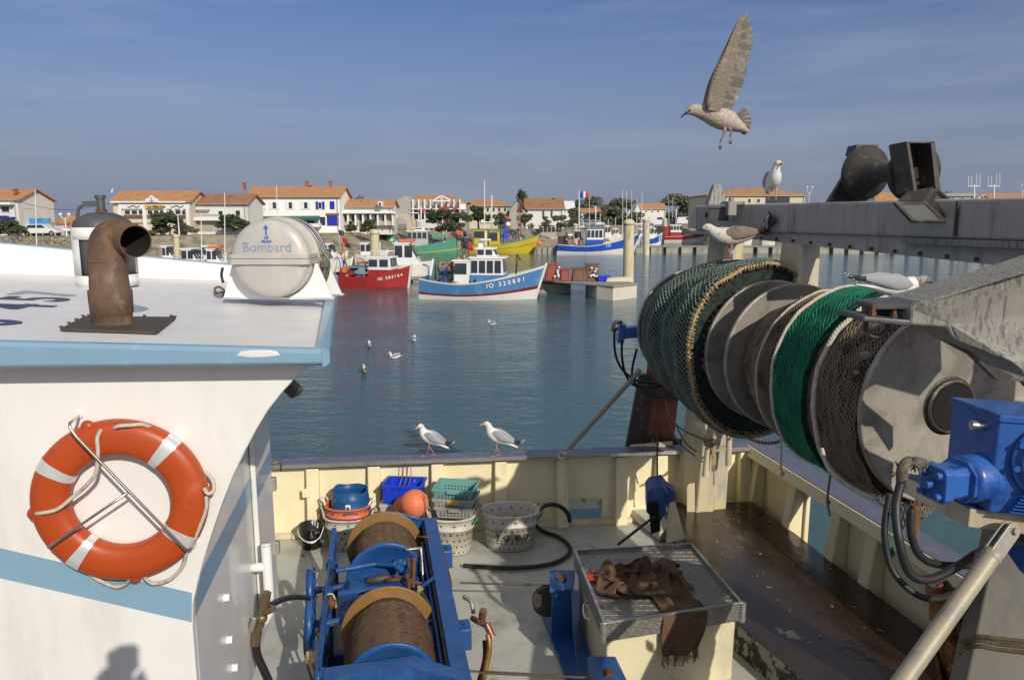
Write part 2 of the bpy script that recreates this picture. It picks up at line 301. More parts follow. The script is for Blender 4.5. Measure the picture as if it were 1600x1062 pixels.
m_handg = mat('green_handle', (.03, .22, .12), .5)
m_glass = mat('dark_glass', (.03, .04, .05), .08, 0, .1, 3, spec=.8)
m_pole = mat('grey_pole', (.36, .34, .29), .5, .4, .15, 8, [((.1, .08, .06), 9, .6, .7, (1, 1, 1))], .1, 40)
m_strut = mat('strut_pipe', (.37, .33, .23), .5, .1, .12, 6, [((.26, .25, .22), 5, .48, .66, (1, 1, 1)), ((.18, .13, .07), 12, .66, .74, (1, 1, 1))], .2, 50)
def checker(t, b, c):
    # tread plate: crossed raised bars
    N = t.nodes; L = t.links.new
    mpn = N.new('ShaderNodeMapping'); mpn.inputs['Rotation'].default_value = (radians(45), radians(0), radians(45)); mpn.inputs['Scale'].default_value = (17, 17, 17); L(c.outputs['Object'], mpn.inputs[0])
    vo = N.new('ShaderNodeTexVoronoi'); vo.inputs['Randomness'].default_value = 0; vo.feature = 'DISTANCE_TO_EDGE'; vo.inputs['Scale'].default_value = 1.0; L(mpn.outputs[0], vo.inputs[0])
    r = N.new('ShaderNodeMapRange'); r.inputs[1].default_value = .04; r.inputs[2].default_value = .10; r.inputs[3].default_value = 1; r.inputs[4].default_value = 0; L(vo.outputs[0], r.inputs[0])
    bp = N.new('ShaderNodeBump'); bp.inputs['Strength'].default_value = .9; bp.inputs['Distance'].default_value = .01; L(r.outputs[0], bp.inputs['Height']); L(bp.outputs[0], b.inputs['Normal'])
m_tread = mat('tread_plate', (.33, .31, .275), .42, .6, .15, 6, [((.24, .22, .19), 2.5, .5, .7, (1, 1, 1), .6), ((.10, .08, .06), 10, .66, .76, (1, 1, 1), .8)], 0, extra=checker)
# ================================================================ SETTING: water and land
def water_extra(t, b, c):
    N = t.nodes; L = t.links.new
    g = N.new('ShaderNodeNewGeometry')
    def nn(sc, st, det, rot=.15):
        a = N.new('ShaderNodeMapping'); a.inputs['Scale'].default_value = st; a.inputs['Rotation'].default_value = (0, 0, rot); L(g.outputs['Position'], a.inputs[0])
        n = N.new('ShaderNodeTexNoise'); n.inputs['Scale'].default_value = sc; n.inputs['Detail'].default_value = det; n.inputs['Roughness'].default_value = .55; L(a.outputs[0], n.inputs[0]); return n.outputs[0]
    h1 = nn(1.5, (.55, 1.5, 1), 4); h2 = nn(6.5, (.6, 1.3, 1), 3, -.3); h3 = nn(.22, (.6, 1.2, 1), 2, .4)
    m1 = N.new('ShaderNodeMath'); m1.operation = 'MULTIPLY_ADD'; L(h2, m1.inputs[0]); m1.inputs[1].default_value = .32; L(h1, m1.inputs[2])
    # calmer and rougher patches
    r = N.new('ShaderNodeMapRange'); r.inputs[1].default_value = .35; r.inputs[2].default_value = .65; r.inputs[3].default_value = .55; r.inputs[4].default_value = 1.2; L(h3, r.inputs[0])
    m2 = N.new('ShaderNodeMath'); m2.operation = 'MULTIPLY'; L(m1.outputs[0], m2.inputs[0]); L(r.outputs[0], m2.inputs[1])
    bp = N.new('ShaderNodeBump'); bp.inputs['Strength'].default_value = 1; bp.inputs['Distance'].default_value = .065; L(m2.outputs[0], bp.inputs['Height']); L(bp.outputs[0], b.inputs['Normal'])
    b.inputs['IOR'].default_value = 1.33
m_water = mat('harbour_water', (.05, .105, .115), .075, 0, .15, .05, spec=.5, extra=water_extra)
w = MB(); w.add([(-4000, -60, 0), (4000, -60, 0), (4000, 6000, 0), (-4000, 6000, 0)], [(0, 1, 2, 3)])
tag(w.build('water', m_water, pivot=(0, 0, 0)), kind='structure')

m_land = mat('quay_ground', (.30, .27, .22), .9, 0, .12, .03, [((.20, .19, .17), .06, .5, .62, (1, 1, 1)), ((.36, .31, .23), .3, .55, .75, (1, 1, 1))], .2, 2)
m_bank = mat('stone_bank', (.27, .23, .17), .9, 0, .25, .6, [((.13, .115, .08), .5, .48, .62, (1, 1, 2)), ((.36, .31, .23), .8, .55, .7, (1, 1, 1)), ((.10, .11, .07), .15, .55, .75, (1, 1, 3))], .6, 3, bdist=.3)
def stonewall(t, b, c):
    N = t.nodes; L = t.links.new
    v = N.new('ShaderNodeTexVoronoi'); v.inputs['Scale'].default_value = 2.2; v.feature = 'DISTANCE_TO_EDGE'; L(c.outputs['Object'], v.inputs[0])
    r = N.new('ShaderNodeMapRange'); r.inputs[1].default_value = 0; r.inputs[2].default_value = .12; L(v.outputs[0], r.inputs[0])
    bp = N.new('ShaderNodeBump'); bp.inputs['Strength'].default_value = .8; bp.inputs['Distance'].default_value = .12; L(r.outputs[0], bp.inputs['Height']); L(bp.outputs[0], b.inputs['Normal'])
m_swall = mat('rubble_wall', (.30, .26, .19), .9, 0, .3, 1.5, [((.16, .14, .10), 1.2, .5, .62, (1, 1, 1)), ((.40, .36, .29), 2.2, .58, .68, (1, 1, 1))], 0, extra=stonewall)
HZ = 3.2
coast = [(-400, 78, 4), (-150, 82, 4), (-70, 85, 1), (-47, 86, 1), (-42, 87, 4), (-33, 90, 5), (-26, 94, 7), (-22, 101, 8), (-22, 110, 12), (-16, 122, 9), (-4, 131, 9), (8.5, 137, 9), (22, 166, 8), (48, 183, 5), (132, 190, 4), (420, 205, 4)]
g = MB()
tp = [Vector((x, y, HZ)) for x, y, _ in coast]; bt = []
for i, (x, y, o) in enumerate(coast):
    a = tp[max(0, i-1)]; b = tp[min(len(tp)-1, i+1)]; d = (b-a).normalized(); bt.append(Vector((x, y, -1.2))+Vector((d.y, -d.x, 0))*o)
n = len(tp)
far = [Vector((420, 7000, HZ)), Vector((-400, 7000, HZ)), Vector((-7000, 7000, HZ)), Vector((-7000, 78, HZ)), Vector((7000, 205, HZ)), Vector((7000, 7000, HZ))]
g.add(tp+far[:2], [tuple(range(n+2))], 0)
g.add([tp[0], far[1], far[2], far[3]], [(0, 1, 2, 3)], 0); g.add([tp[-1], far[4], far[5], far[0]], [(0, 1, 2, 3)], 0)
tag(g.build('ground', m_land, pivot=(0, 0, 0)), kind='structure')
g = MB()
def bankpt(u, v):
    f = u*(n-1); i = min(n-2, int(f)); t = f-i; a = tp[i].lerp(tp[i+1], t); b = bt[i].lerp(bt[i+1], t); p = b.lerp(a, v)
    if 0 < v < 1: k = noise.noise(p*.45)*.5+noise.noise(p*1.6)*.25; p = p+Vector((k*.6, -abs(k), k*.5))
    return p+Vector((0, 0, -.004*(v == 1)))
g.grid(bankpt, 460, 9)
tag(g.build('shore_bank', m_bank, pivot=(0, 0, 0)), kind='structure')

# ================================================================ THE TRAWLER (foreground boat)
DZ = CZ-4.3
def aim(p, q): return (Vector(q)-Vector(p)).normalized()
trawler = thing('trawler', (0, 6, 0), 0, 'white, light blue and cream trawler in the foreground, its deck crowded with gear', 'fishing boat')
# --- deck
A0 = V(-9.0, 8.78, DZ); A1 = V(2.1, 10.03, DZ); A2 = V(3.55, 10.22, DZ); A3 = V(4.27, 6.19, DZ); A4 = V(5.1, 1.6, DZ); A5 = V(-9, 0.2, DZ)
m = MB(); m.add([A0, A5, A4, A3, A2, A1], [(0, 1, 2, 3, 4, 5)]); m.build('deck', m_deck, trawler)
# boards of the raised stern platform
ps = [V(2.12, 9.84, 0), V(3.42, 10.0, 0), V(4.12, 6.19, 0), V(4.95, 1.8, 0), V(3.1, 1.8, 0), V(2.62, 5.7, 0), V(2.24, 6.75, 0)]
m = MB(); poly = [V(p.x, p.y, DZ+.004) for p in ps]; m.prism(poly[::-1], (0, 0, .292), 0); m.build('platform_side', m_flake, trawler)
def boards(t, b, c): pass
m = MB()
def plat(u, v):
    y = 1.8+(9.93-1.8)*v
    def lerpx(pts):
        for (x0, y0), (x1, y1) in zip(pts, pts[1:]):
            if y0 <= y <= y1: return x0+(x1-x0)*(y-y0)/(y1-y0)
        return pts[-1][0]
    xl = lerpx([(3.1, 1.8), (2.62, 5.7), (2.24, 6.75), (2.12, 9.95)]); xr = lerpx([(4.95, 1.8), (4.12, 6.19), (3.40, 9.95)])
    x = xl+(xr-xl)*u
    z = DZ+.30+.007*noise.noise(V(x*2.2, y*2.2, 0))+.003*noise.noise(V(x*9, y*9, 3))
    return V(x, y, z)
m.grid(plat, 70, 160); m.build('wooden_platform', m_wood, trawler)
# fish scraps and starfish on the boards are loose: one mass of litter
m = MB(); rr = random.Random(3)
for k in range(60):
    if k < 30: p = PZ(rr.uniform(1135, 1260), rr.uniform(790, 815), -3.985)
    else: p = PZ(rr.gauss(1270, 75), rr.gauss(905, 55), -3.985)
    if not (6.2 < p.y < 9.6 and 2.35 < p.x < 4.15-(p.y-6.2)*.19): continue
    s = rr.uniform(.005, .015); n5 = rr.choice([3, 4, 5]); pts = []
    a0 = rr.uniform(0, 6)
    for i in range(n5*2):
        a = a0+pi*i/n5; r = s*(1.25 if i % 2 == 0 else .4); pts.append(V(p.x+r*cos(a), p.y+r*sin(a), DZ+.306+.004*rr.random()))
    m.prism(pts, (0, 0, .006), 0)
m_litter = mat('fish_litter', (.42, .31, .22), .7, 0, .4, 40)
o = m.build('fish_scraps', m_litter, pivot=(3, 8, DZ+.3)); tag(o, 'pale scraps of fish and small starfish strewn over the wet brown boards', 'fish scraps', kind='stuff')

# --- far bulwark with stanchions
def bulwark_run(p, q, h, capw, stn, name, off=.0, hw=.085):
    d = aim(p, q); nrm = V(-d.y, d.x, 0)   # towards outside
    bw = MB(); bw.hexa([p+nrm*.02, q+nrm*.02, q+nrm*.06, p+nrm*.06], [p+nrm*.02+V(0, 0, h), q+nrm*.02+V(0, 0, h), q+nrm*.06+V(0, 0, h), p+nrm*.06+V(0, 0, h)])
    bo = bw.build(name, m_cream, trawler, bev=.004)
    for px in stn:
        t = px; c = p+d*t
        s = MB(); s.hexa([c-d*hw-nrm*.17, c+d*hw-nrm*.17, c+d*hw+nrm*.018, c-d*hw+nrm*.018], [x+V(0, 0, h-.05) for x in (c-d*hw-nrm*.075, c+d*hw-nrm*.075, c+d*hw+nrm*.018, c-d*hw+nrm*.018)])
        s.build('stanchion', m_cream, bo, bev=.02, seg=3)
    cp = MB(); cp.hexa([p-nrm*capw*.55+V(0, 0, h), q-nrm*capw*.55+V(0, 0, h), q+nrm*capw*.55+V(0, 0, h), p+nrm*capw*.55+V(0, 0, h)],
                       [x+V(0, 0, h+.035) for x in (p-nrm*capw*.55, q-nrm*capw*.55, q+nrm*capw*.55, p+nrm*capw*.55)])
    cp.build('rail_cap', m_purple, bo, bev=.012)
    lip = MB(); lip.hexa([p-nrm*(capw*.55+.02)+V(0, 0, h-.012), q-nrm*(capw*.55+.02)+V(0, 0, h-.012), q-nrm*(capw*.55-.001)+V(0, 0, h-.012), p-nrm*(capw*.55-.001)+V(0, 0, h-.012)],
                         [x+V(0, 0, h+.030) for x in (p-nrm*(capw*.55+.02), q-nrm*(capw*.55+.02), q-nrm*(capw*.55-.001), p-nrm*(capw*.55-.001))])
    lip.build('rail_edge', m_alu, bo)
    kb = MB(); kb.hexa([p-nrm*.10, q-nrm*.10, q+nrm*.019, p+nrm*.019], [x+V(0, 0, .06) for x in (p-nrm*.06, q-nrm*.06, q+nrm*.019, p+nrm*.019)])
    kb.build('waterway_strip', m_creamd, bo, bev=.02)
    return bo
def fx(px, py=780):  # distance along far bulwark of a photo column
    q = PP(px, py, A0, (A1-A0)[:2]); return (q-V(A0.x, A0.y, q.z)).length
stn = [fx(x) for x in (491, 586, 684, 782, 877, 968, 1030)]
st2 = [fx(394)-.2, fx(491)-2.1, fx(491)-3.0]
BH = 1.03
# freeing port: the run is split around the port
e1 = aim(A0, A1); s0 = fx(884, 800); s1 = fx(941, 800)
pA, pB = A0+e1*s0, A0+e1*s1
nrm = V(-e1.y, e1.x, 0)
bo = bulwark_run(A0, A1, BH, .24, stn+st2, 'far_bulwark')
# rebuild the plate with the port cut out
me = bo.data
m = MB()
def plate(a, b, z0, z1):
    m.hexa([a+nrm*.02+V(0, 0, z0), b+nrm*.02+V(0, 0, z0), b+nrm*.06+V(0, 0, z0), a+nrm*.06+V(0, 0, z0)], [a+nrm*.02+V(0, 0, z1), b+nrm*.02+V(0, 0, z1), b+nrm*.06+V(0, 0, z1), a+nrm*.06+V(0, 0, z1)])
plate(A0, pA, 0, BH); plate(pB, A1, 0, BH); plate(pA, pB, .36, BH)
mm = MB(); mm.v = m.v; mm.f = m.f; mm.m = m.m; mm.s = m.s
T = wm(bo).inverted()
bo.data.clear_geometry(); bo.data.from_pydata([T @ p for p in mm.v], [], mm.f); bo.data.update()
bo.modifiers.clear()
m = MB(); m.hexa([pA+nrm*.09+V(0, 0, .17), pB+nrm*.09+V(0, 0, .17), pB+nrm*.12+V(0, 0, .17), pA+nrm*.12+V(0, 0, .17)], [pA+nrm*.03+V(0, 0, .37), pB+nrm*.03+V(0, 0, .37), pB+nrm*.06+V(0, 0, .37), pA+nrm*.06+V(0, 0, .37)])
fl = m.build('freeing_port_flap', m_white, bo, bev=.004)
for t in (.5, .95):
    m = MB(); c = pA.lerp(pB, t)+nrm*.02+V(0, 0, .33-.06*(t > .6)); m.box(c, (.05, .03, .05), rz=atan2(e1.y, e1.x)); m.build('hinge', m_pole, fl, bev=.004)
m = MB(); c0 = A0+e1*fx(481, 762)-nrm*.13+V(0, 0, .66); m.box(c0, (.11, .012, .12), rz=atan2(e1.y, e1.x)); m.cyl(c0-nrm*.012, c0-nrm*.004, .018, n=10)
m.build('socket_plate', m_cream, bo, bev=.003)
# short run to the stern corner, then the stern bulwark, then the near side
bulwark_run(A1+V(.0, 0, 0), A2, BH, .24, [1.25], 'corner_bulwark')
d3 = aim(A2, A4); n3 = V(-d3.y, d3.x, 0); HS = 1.04
sb = MB()
L3 = (A4-A2).length
def seg3(t0, t1, z0, z1, thick=.05):
    a = A2+d3*t0; b = A2+d3*t1
    sb.hexa([a+n3*.02+V(0, 0, z0), b+n3*.02+V(0, 0, z0), b+n3*(.02+thick)+V(0, 0, z0), a+n3*(.02+thick)+V(0, 0, z0)], [x+V(0, 0, z1) for x in (a+n3*.02, b+n3*.02, b+n3*(.02+thick), a+n3*(.02+thick))])
def t3(px, py): q = PP(px, py, A2, d3[:2]); return (q-V(A2.x, A2.y, q.z)).length
ta, tb = t3(1258, 790), t3(1308, 815)
seg3(0, ta, 0, HS); seg3(ta, tb, .78, HS); seg3(tb, 5.6, 0, HS); seg3(5.6, L3, 0, HS)
sbo = sb.build('stern_bulwark', m_cream, trawler)
for t in (.14, ta-.14, tb+.12, t3(1375, 850), t3(1375, 850)+1.3, t3(1375, 850)+2.6):
    c = A2+d3*t; s = MB(); hw = .09
    s.hexa([c-d3*hw-n3*.22, c+d3*hw-n3*.22, c+d3*hw+n3*.018, c-d3*hw+n3*.018], [x+V(0, 0, HS-.03) for x in (c-d3*hw-n3*.09, c+d3*hw-n3*.09, c+d3*hw+n3*.018, c-d3*hw+n3*.018)])
    s.build('stanchion', m_cream, sbo, bev=.02, seg=3)
cp = MB(); a, b = A2, A4; w2 = .16
cp.hexa([a-n3*w2+V(0, 0, HS), b-n3*w2+V(0, 0, HS), b+n3*w2+V(0, 0, HS), a+n3*w2+V(0, 0, HS)], [x+V(0, 0, HS+.04) for x in (a-n3*w2, b-n3*w2, b+n3*w2, a+n3*w2)])
cp.build('rail_cap', m_purple, sbo, bev=.012)
cp = MB(); cp.hexa([a-n3*(w2+.06)+V(0, 0, HS-.11), b-n3*(w2+.06)+V(0, 0, HS-.11), b-n3*(w2-.004)+V(0, 0, HS-.11), a-n3*(w2-.004)+V(0, 0, HS-.11)], [x+V(0, 0, HS+.03) for x in (a-n3*(w2+.02), b-n3*(w2+.02), b-n3*(w2-.004), a-n3*(w2-.004))])
cp.build('rail_face', m_cream, sbo, bev=.01)
# outer hull under the bulwarks
m = MB(); z0 = -.6
ring = [A0, A1, A2, A4, A5+V(0, 1.0, 0)]
out = [V(-9, 8.88, 0), V(2.1, 10.15, 0), V(3.64, 10.34, 0), V(5.22, 1.5, 0), V(-9, .1, 0)]
m.loft([[V(p.x, p.y, z0) for p in out], [V(p.x, p.y, DZ-.004) for p in out]], 0, False, False, closed=False); m.build('hull', m_ltblue, trawler)

# --- wheelhouse
SB = V(-1.467, 3.115, 0); sdir = V(.990, .139, 0).normalized(); snrm = V(sdir.y, -sdir.x, 0)  # snrm faces the quay
AB = V(-1.84, 5.34, 0); adir = aim(SB, AB); anrm = V(adir.y, -adir.x, 0)
wing_px = [(490, 562), (484, 570), (462, 590), (440, 614), (418, 642), (400, 672), (382, 706), (364, 744), (348, 784), (334, 824), (320, 868), (309, 908), (301, 945), (300, 985), (301, 1062)]
edge = [PP(x, y, SB, sdir[:2]) for x, y in wing_px]
edge[-2].x, edge[-2].y = SB.x, SB.y; edge[-1] = V(SB.x, SB.y, CZ-3.0)
tl = SB - sdir*5; ZT = CZ-.62
poly = [V(tl.x, tl.y, CZ-3.0), V(tl.x, tl.y, CZ-.30)]+[edge[0]+V(0, 0, .06)]+edge
m = MB(); m.prism(poly, -snrm*.05, 0); wh = m.build('wheelhouse', m_white, trawler, bev=.008)
# stripe on the side wall: sweeps up towards the bow
def band(px_top, px_bot, a, d2, nrm_, mt, name, parent, th=.003):
    m = MB(); tops = [PP(x, y, a, d2)+nrm_*th for x, y in px_top]; bots = [PP(x, y, a, d2)+nrm_*th for x, y in px_bot]
    for i in range(len(tops)-1): m.add([bots[i], bots[i+1], tops[i+1], tops[i]], [(0, 1, 2, 3)])
    return m.build(name, mt, parent)
def sidept(px, py): return PP(px, py, SB, sdir[:2])
l0, r0 = sidept(0, 855), sidept(300, 925); l1, r1 = sidept(0, 902), sidept(300, 971)
ext = lambda l, r: l+(l-r)*2.2
m = MB(); q = [ext(l1, r1), l1, r1, r0, l0, ext(l0, r0)]; q = [p+snrm*.003 for p in q]; m.add([q[0], q[1], q[4], q[5]], [(0, 1, 2, 3)]); m.add([q[1], q[2], q[3], q[4]], [(0, 1, 2, 3)])
m.build('blue_stripe', m_ltblue2, wh)
# aft wall
zb = CZ-2.93
af0 = V(SB.x, SB.y, 0)+adir*.052; af1 = V(AB.x, AB.y, 0)
m = MB(); poly = [V(af0.x, af0.y, zb), V(af1.x, af1.y, zb), V(af1.x, af1.y, CZ-.64), V(af0.x, af0.y, CZ-.64)]
m.prism(poly, -anrm*.06); m.build('aft_wall', m_white, wh, bev=.006)
def aftpt(px, py): return PP(px, py, SB, adir[:2])
zs1, zs0 = r0.z, r1.z
m = MB(); e2 = af1; m.add([V(af0.x, af0.y, zs0)+anrm*.003, V(e2.x, e2.y, zs0-.0)+anrm*.003, V(e2.x, e2.y, zs1)+anrm*.003, V(af0.x, af0.y, zs1)+anrm*.003], [(0, 1, 2, 3)])
m.build('blue_stripe', m_ltblue2, wh)
# lower casing below the wall, and far end wall
m = MB(); c = [V(-9, 2.35, DZ), V(SB.x-.45, SB.y+.25, DZ), V(AB.x-.45, AB.y-.1, DZ), V(-9, 4.7, DZ)]
m.hexa(c, [V(p.x, p.y, zb+.02) for p in c]); m.build('lower_casing', m_white, wh, bev=.01)
c = [tl+V(0, .06, 0), SB-anrm*.07+adir*.06, AB-anrm*.07-adir*.002, AB-sdir*5]
m = MB(); m.hexa([V(p.x, p.y, zb+.024) for p in c], [V(p.x, p.y, CZ-.66) for p in c]); m.build('house_body', m_white, wh)
# door on the aft wall
t0, t1 = 1.50, 2.12
m = MB(); pd = lambda t, z, o=.0: V(SB.x, SB.y, z)+adir*t+anrm*o
m.prism([pd(t0, CZ-2.75, .004), pd(t1, CZ-2.75, .004), pd(t1, CZ-.95, .004), pd(t0, CZ-.95, .004)], anrm*.035); dr = m.build('door', m_white, wh, bev=.012)
m = MB()
m.add([pd(t0+.01, zs0, .0425), pd(t1-.01, zs0, .0425), pd(t1-.01, zs1, .0425), pd(t0+.01, zs1, .0425)], [(0, 1, 2, 3)]); m.build('blue_stripe', m_ltblue2, dr)
for z in (CZ-1.95, CZ-2.45): m = MB(); m.box(pd(t1-.02, z, .05), (.05, .04, .10), rz=atan2(adir.y, adir.x)); m.build('hinge', m_pole, dr, bev=.005)
m = MB(); m.tube([pd(t1, CZ-1.8, .04), pd(t1+.02, CZ-1.8, .10), pd(t1+.03, CZ-1.87, .10)], .008, sub=4); m.build('door_hook', m_brass, dr)
# handrail (thick white pipe) on the aft wall
h = [aftpt(392, 868)+anrm*.0, aftpt(392, 868)+anrm*.10, aftpt(398, 862)+anrm*.155]
zt = aftpt(400, 872).z; hb = aftpt(395, 940)
th = (V(aftpt(392, 880).x, aftpt(392, 880).y, 0)-V(SB.x, SB.y, 0)).length
P1 = lambda dz, o, dt=0: pd(th+dt, zt+dz, o)
m = MB(); m.tube([P1(.02, -.01), P1(.02, .12)], .030, n=12); m.tube([P1(.17, .10), P1(.14, .10), P1(-.22, .10), P1(-.33, .08), P1(-.42, .0)], .033, n=14, sub=5)
m.build('handrail', m_pvc, wh)
# small stud fittings and the round hull valve flange on the wall
for t, z in ((.62, CZ-2.05), (.62, CZ-2.30), (.70, CZ-2.52), (1.25, CZ-1.2)): m = MB(); m.cyl(pd(t, z, 0), pd(t, z, .03), .022, n=12); m.build('wall_fitting', m_pvc, wh, bev=.004)
# roof
R_NR = V(-.80, 3.05, CZ-.560); R_FR = V(-1.46, 6.05, CZ-.545); sl = .05
R_NL = R_NR-sdir*5+V(0, 0, .05*5); R_FL = R_FR-sdir*5+V(0, 0, .045*5)
def rf(u, v, dz=0): a = R_NL.lerp(R_NR, u); b = R_FL.lerp(R_FR, u); return a.lerp(b, v)+V(0, 0, dz)
m = MB(); m.hexa([rf(0, .01, -.05), rf(.995, .01, -.05), rf(.995, .99, -.05), rf(0, .99, -.05)], [rf(0, .01), rf(.995, .01), rf(.995, .99), rf(0, .99)])
rfo = m.build('roof', m_roofw, trawler)
# near fascia: deep towards the bow, thin at the aft tip
m = MB(); n_ = 24; rings = []
for i in range(n_+1):
    u = i/n_; p = rf(u, 0); dpt = .045+.052*(1-u)*5*.62
    b0 = p+snrm*.0; rings.append([b0+V(0, 0, .012)-snrm*.03, b0+V(0, 0, .012)+snrm*.012, b0+V(0, 0, -.006)+snrm*.026, b0+V(0, 0, -dpt)+snrm*.026, b0+V(0, 0, -dpt-.012)+snrm*.012, b0+V(0, 0, -dpt-.012)-snrm*.03])
m.loft(rings, 0, False); fa = m.build('near_fascia', m_ltblue, rfo, bev=.006)
# moulded drain slot in the fascia
m = MB(); c = [PP(x, y, (rf(1, 0)+snrm*.028), sdir[:2]) for x, y in ((368, 556), (376, 549), (392, 547), (420, 547), (432, 549), (438, 555), (420, 558), (392, 559))]
m.prism([p+snrm*.001 for p in c], -snrm*.012); m.build('drain_slot', m_roofw, fa, bev=.004)
# aft trim (blue, raised lip, climbing to the far corner)
m = MB(); rings = []; ad = aim(R_NR, R_FR); an = V(ad.y, -ad.x, 0)
for i in range(17):
    v = i/16; p = rf(1, v); up = .012+.065*v; dn = .05+.05*v
    rings.append([p-an*.03+V(0, 0, up), p+an*.015+V(0, 0, up), p+an*.03+V(0, 0, up-.012), p+an*.03+V(0, 0, -dn), p+an*.012+V(0, 0, -dn-.015), p-an*.03+V(0, 0, -dn-.015)])
m.loft(rings, 0, False); m.build('aft_fascia', m_ltblue, rfo, bev=.006)
# far coaming
m = MB(); rings = []
for i in range(17):
    u = i/16; p = rf(u, .965); hgt = .075+.20*min(1, (1-u)*5/3.2) + .0
    rings.append([p-snrm*.10, p-snrm*.10+V(0, 0, hgt), p-snrm*.02+V(0, 0, hgt), p+snrm*.015])
m.loft(rings, 0, False); co = m.build('roof_coaming', m_white, rfo, bev=.01)
m = MB(); rings = []
for i in range(17):
    u = i/16; p = rf(u, .965); hgt = .075+.20*min(1, (1-u)*5/3.2)
    rings.append([p-snrm*.125+V(0, 0, hgt-.06), p-snrm*.125+V(0, 0, hgt+.006), p-snrm*.085+V(0, 0, hgt+.006), p-snrm*.103+V(0, 0, hgt-.06)])
m.loft(rings, 0, False); m.build('coaming_trim', m_ltblue, co)
# registration digits painted on the roof
def roofpt(px, py, dz=.0):
    d = ray(px, py); n_ = (R_NR-R_NL).cross(R_FR-R_NR).normalized(); t = (R_NR-V(0, 0, CZ)).dot(n_)/d.dot(n_); return V(0, 0, CZ)+d*t+n_*dz*(1 if n_.z > 0 else -1)
up_r = sdir; 
def pdig(ch, px, py, mt, size=.36):
    o = roofpt(px, py, .003); text(ch, size, mt, o, (V(0, 1, 0)*.98-V(.1, 0, 0)), V(-1, -.1, .05), rfo, ext=.0004, sx=.85, bold=.012)
pdig('0', -22, 504, m_navy, .46); pdig('4', 30, 479, m_navy, .50); pdig('5', 62, 467.5, m_navy, .50); pdig('7', 78, 459.5, m_greyl, .50)
# exhaust: base plate, sockets, elbow
eb = roofpt(177, 510)
m = MB(); q = [roofpt(94, 518.5, .004), roofpt(245, 523.5, .004), roofpt(275, 499.5, .004), roofpt(132, 498.5, .004)]; m.prism(q, (0, 0, .012)); m_plate = mat('dark_plate', (.07, .06, .048), .7, .2, .2, 8, [((.14, .12, .10), 10, .6, .72, (1, 1, 1))], .2, 50)
ep = m.build('exhaust_base_plate', m_plate, rfo, bev=.002)
for t in (.05, .35, .65, .95):
    for a, b in ((q[0], q[3]), (q[3], q[2]), (q[2], q[1])): p = a.lerp(b, t)+V(0, 0, .012); m = MB(); m.cyl(p, p+V(0, 0, .008), .009, n=6); m.build('bolt', m_plate, ep)
m = MB(); s = 1.0; r = .086
prof = [(0, r*1.08), (.012, r*1.02), (.05, r), (.058, r), (.064, r*1.06), (.160, r*1.09), (.172, r*1.08), (.176, r*.985), (.215, r*.975), (.219, r*.955), (.30, r*.95)]
m.lathe([(t, rr_) for t, rr_ in prof], eb, (0, 0, 1), 40)
top = eb+V(0, 0, .30)
mouth = PY(212, 377, eb.y-.03)
dirm = V(.78, -.60, -.10).normalized()
P0, P3 = top, mouth; c1 = P0+V(0, 0, .165); c2 = P3-dirm*.15
pts = []
for i in range(19):
    t = i/18; pts.append(P0*(1-t)**3+c1*3*t*(1-t)**2+c2*3*t*t*(1-t)+P3*t**3)
rad = [r*.95*(1-.08*i/18) for i in range(19)]
m.tube(pts, rad, n=36, caps=False)
m.tube([p for p in pts[8:]][::-1], [x*.93 for x in rad[8:]][::-1], n=36, caps=False, mi=1)
d, s_, u_ = frame(dirm); re = rad[-1]
dl = (pts[-1]-pts[-2]).normalized(); d, s_, u_ = frame(dl)
rim = [[P3+s_*(x*cos(a))+u_*(x*sin(a)) for a in [2*pi*k/36 for k in range(36)]] for x in (re, re*.93)]
m.loft(rim, 0, True, False); m.add([pts[8]+(p-P3)*.9 for p in rim[1]], [tuple(range(36))], 1)
m.build('exhaust_pipe', [m_rust, m_black], rfo)
# small floodlight under the roof edge, seen over the water
m = MB(); p = PY(457, 607, 4.6); m.box(p, (.10, .09, .07), ax=frame(V(.6, -.2, -.5))); fl_ = m.build('floodlight', m_greyb, trawler, bev=.01)
m = MB(); m.tube([p, p+V(-.12, 0, .08), p+V(-.2, 0, .15)], .01); m.build('bracket', m_greyb, fl_)
# ================================================================ STERN GANTRY (part of the trawler)
G0 = V(2.42, 9.45, 0); G1 = V(3.83, 5.3, 0); gd = aim(G0, G1); gn = V(-gd.y, gd.x, 0)   # beam runs across the stern
if gn.x > 0: gn = -gn       # gn faces left (towards the open deck)
BT, BB = CZ+.135, CZ-.175
def gp(t, z, o=0.0): p = G0+gd*t+gn*o; p.z = z; return p
LB = (G1-G0).length
m = MB(); bw_ = .16
m.hexa([gp(.10, BB, bw_), gp(LB+1.9, BB, bw_), gp(LB+1.9, BB, -bw_), gp(.10, BB, -bw_)][::-1], [gp(.10, BT, bw_), gp(LB+1.9, BT, bw_), gp(LB+1.9, BT, -bw_), gp(.10, BT, -bw_)][::-1])
gan = m.build('gantry_beam', m_steelg, trawler, bev=.025, seg=3)
# pointed far end
m = MB(); m.add([gp(-.30, CZ-.02, 0), gp(.09, BB+.0, bw_), gp(.09, BT, bw_), gp(.09, BT, -bw_), gp(.09, BB, -bw_)], [(0, 1, 2), (0, 2, 3), (0, 3, 4), (0, 4, 1), (1, 4, 3, 2)]); m.build('pointed_end', m_steelg, gan, bev=.01)
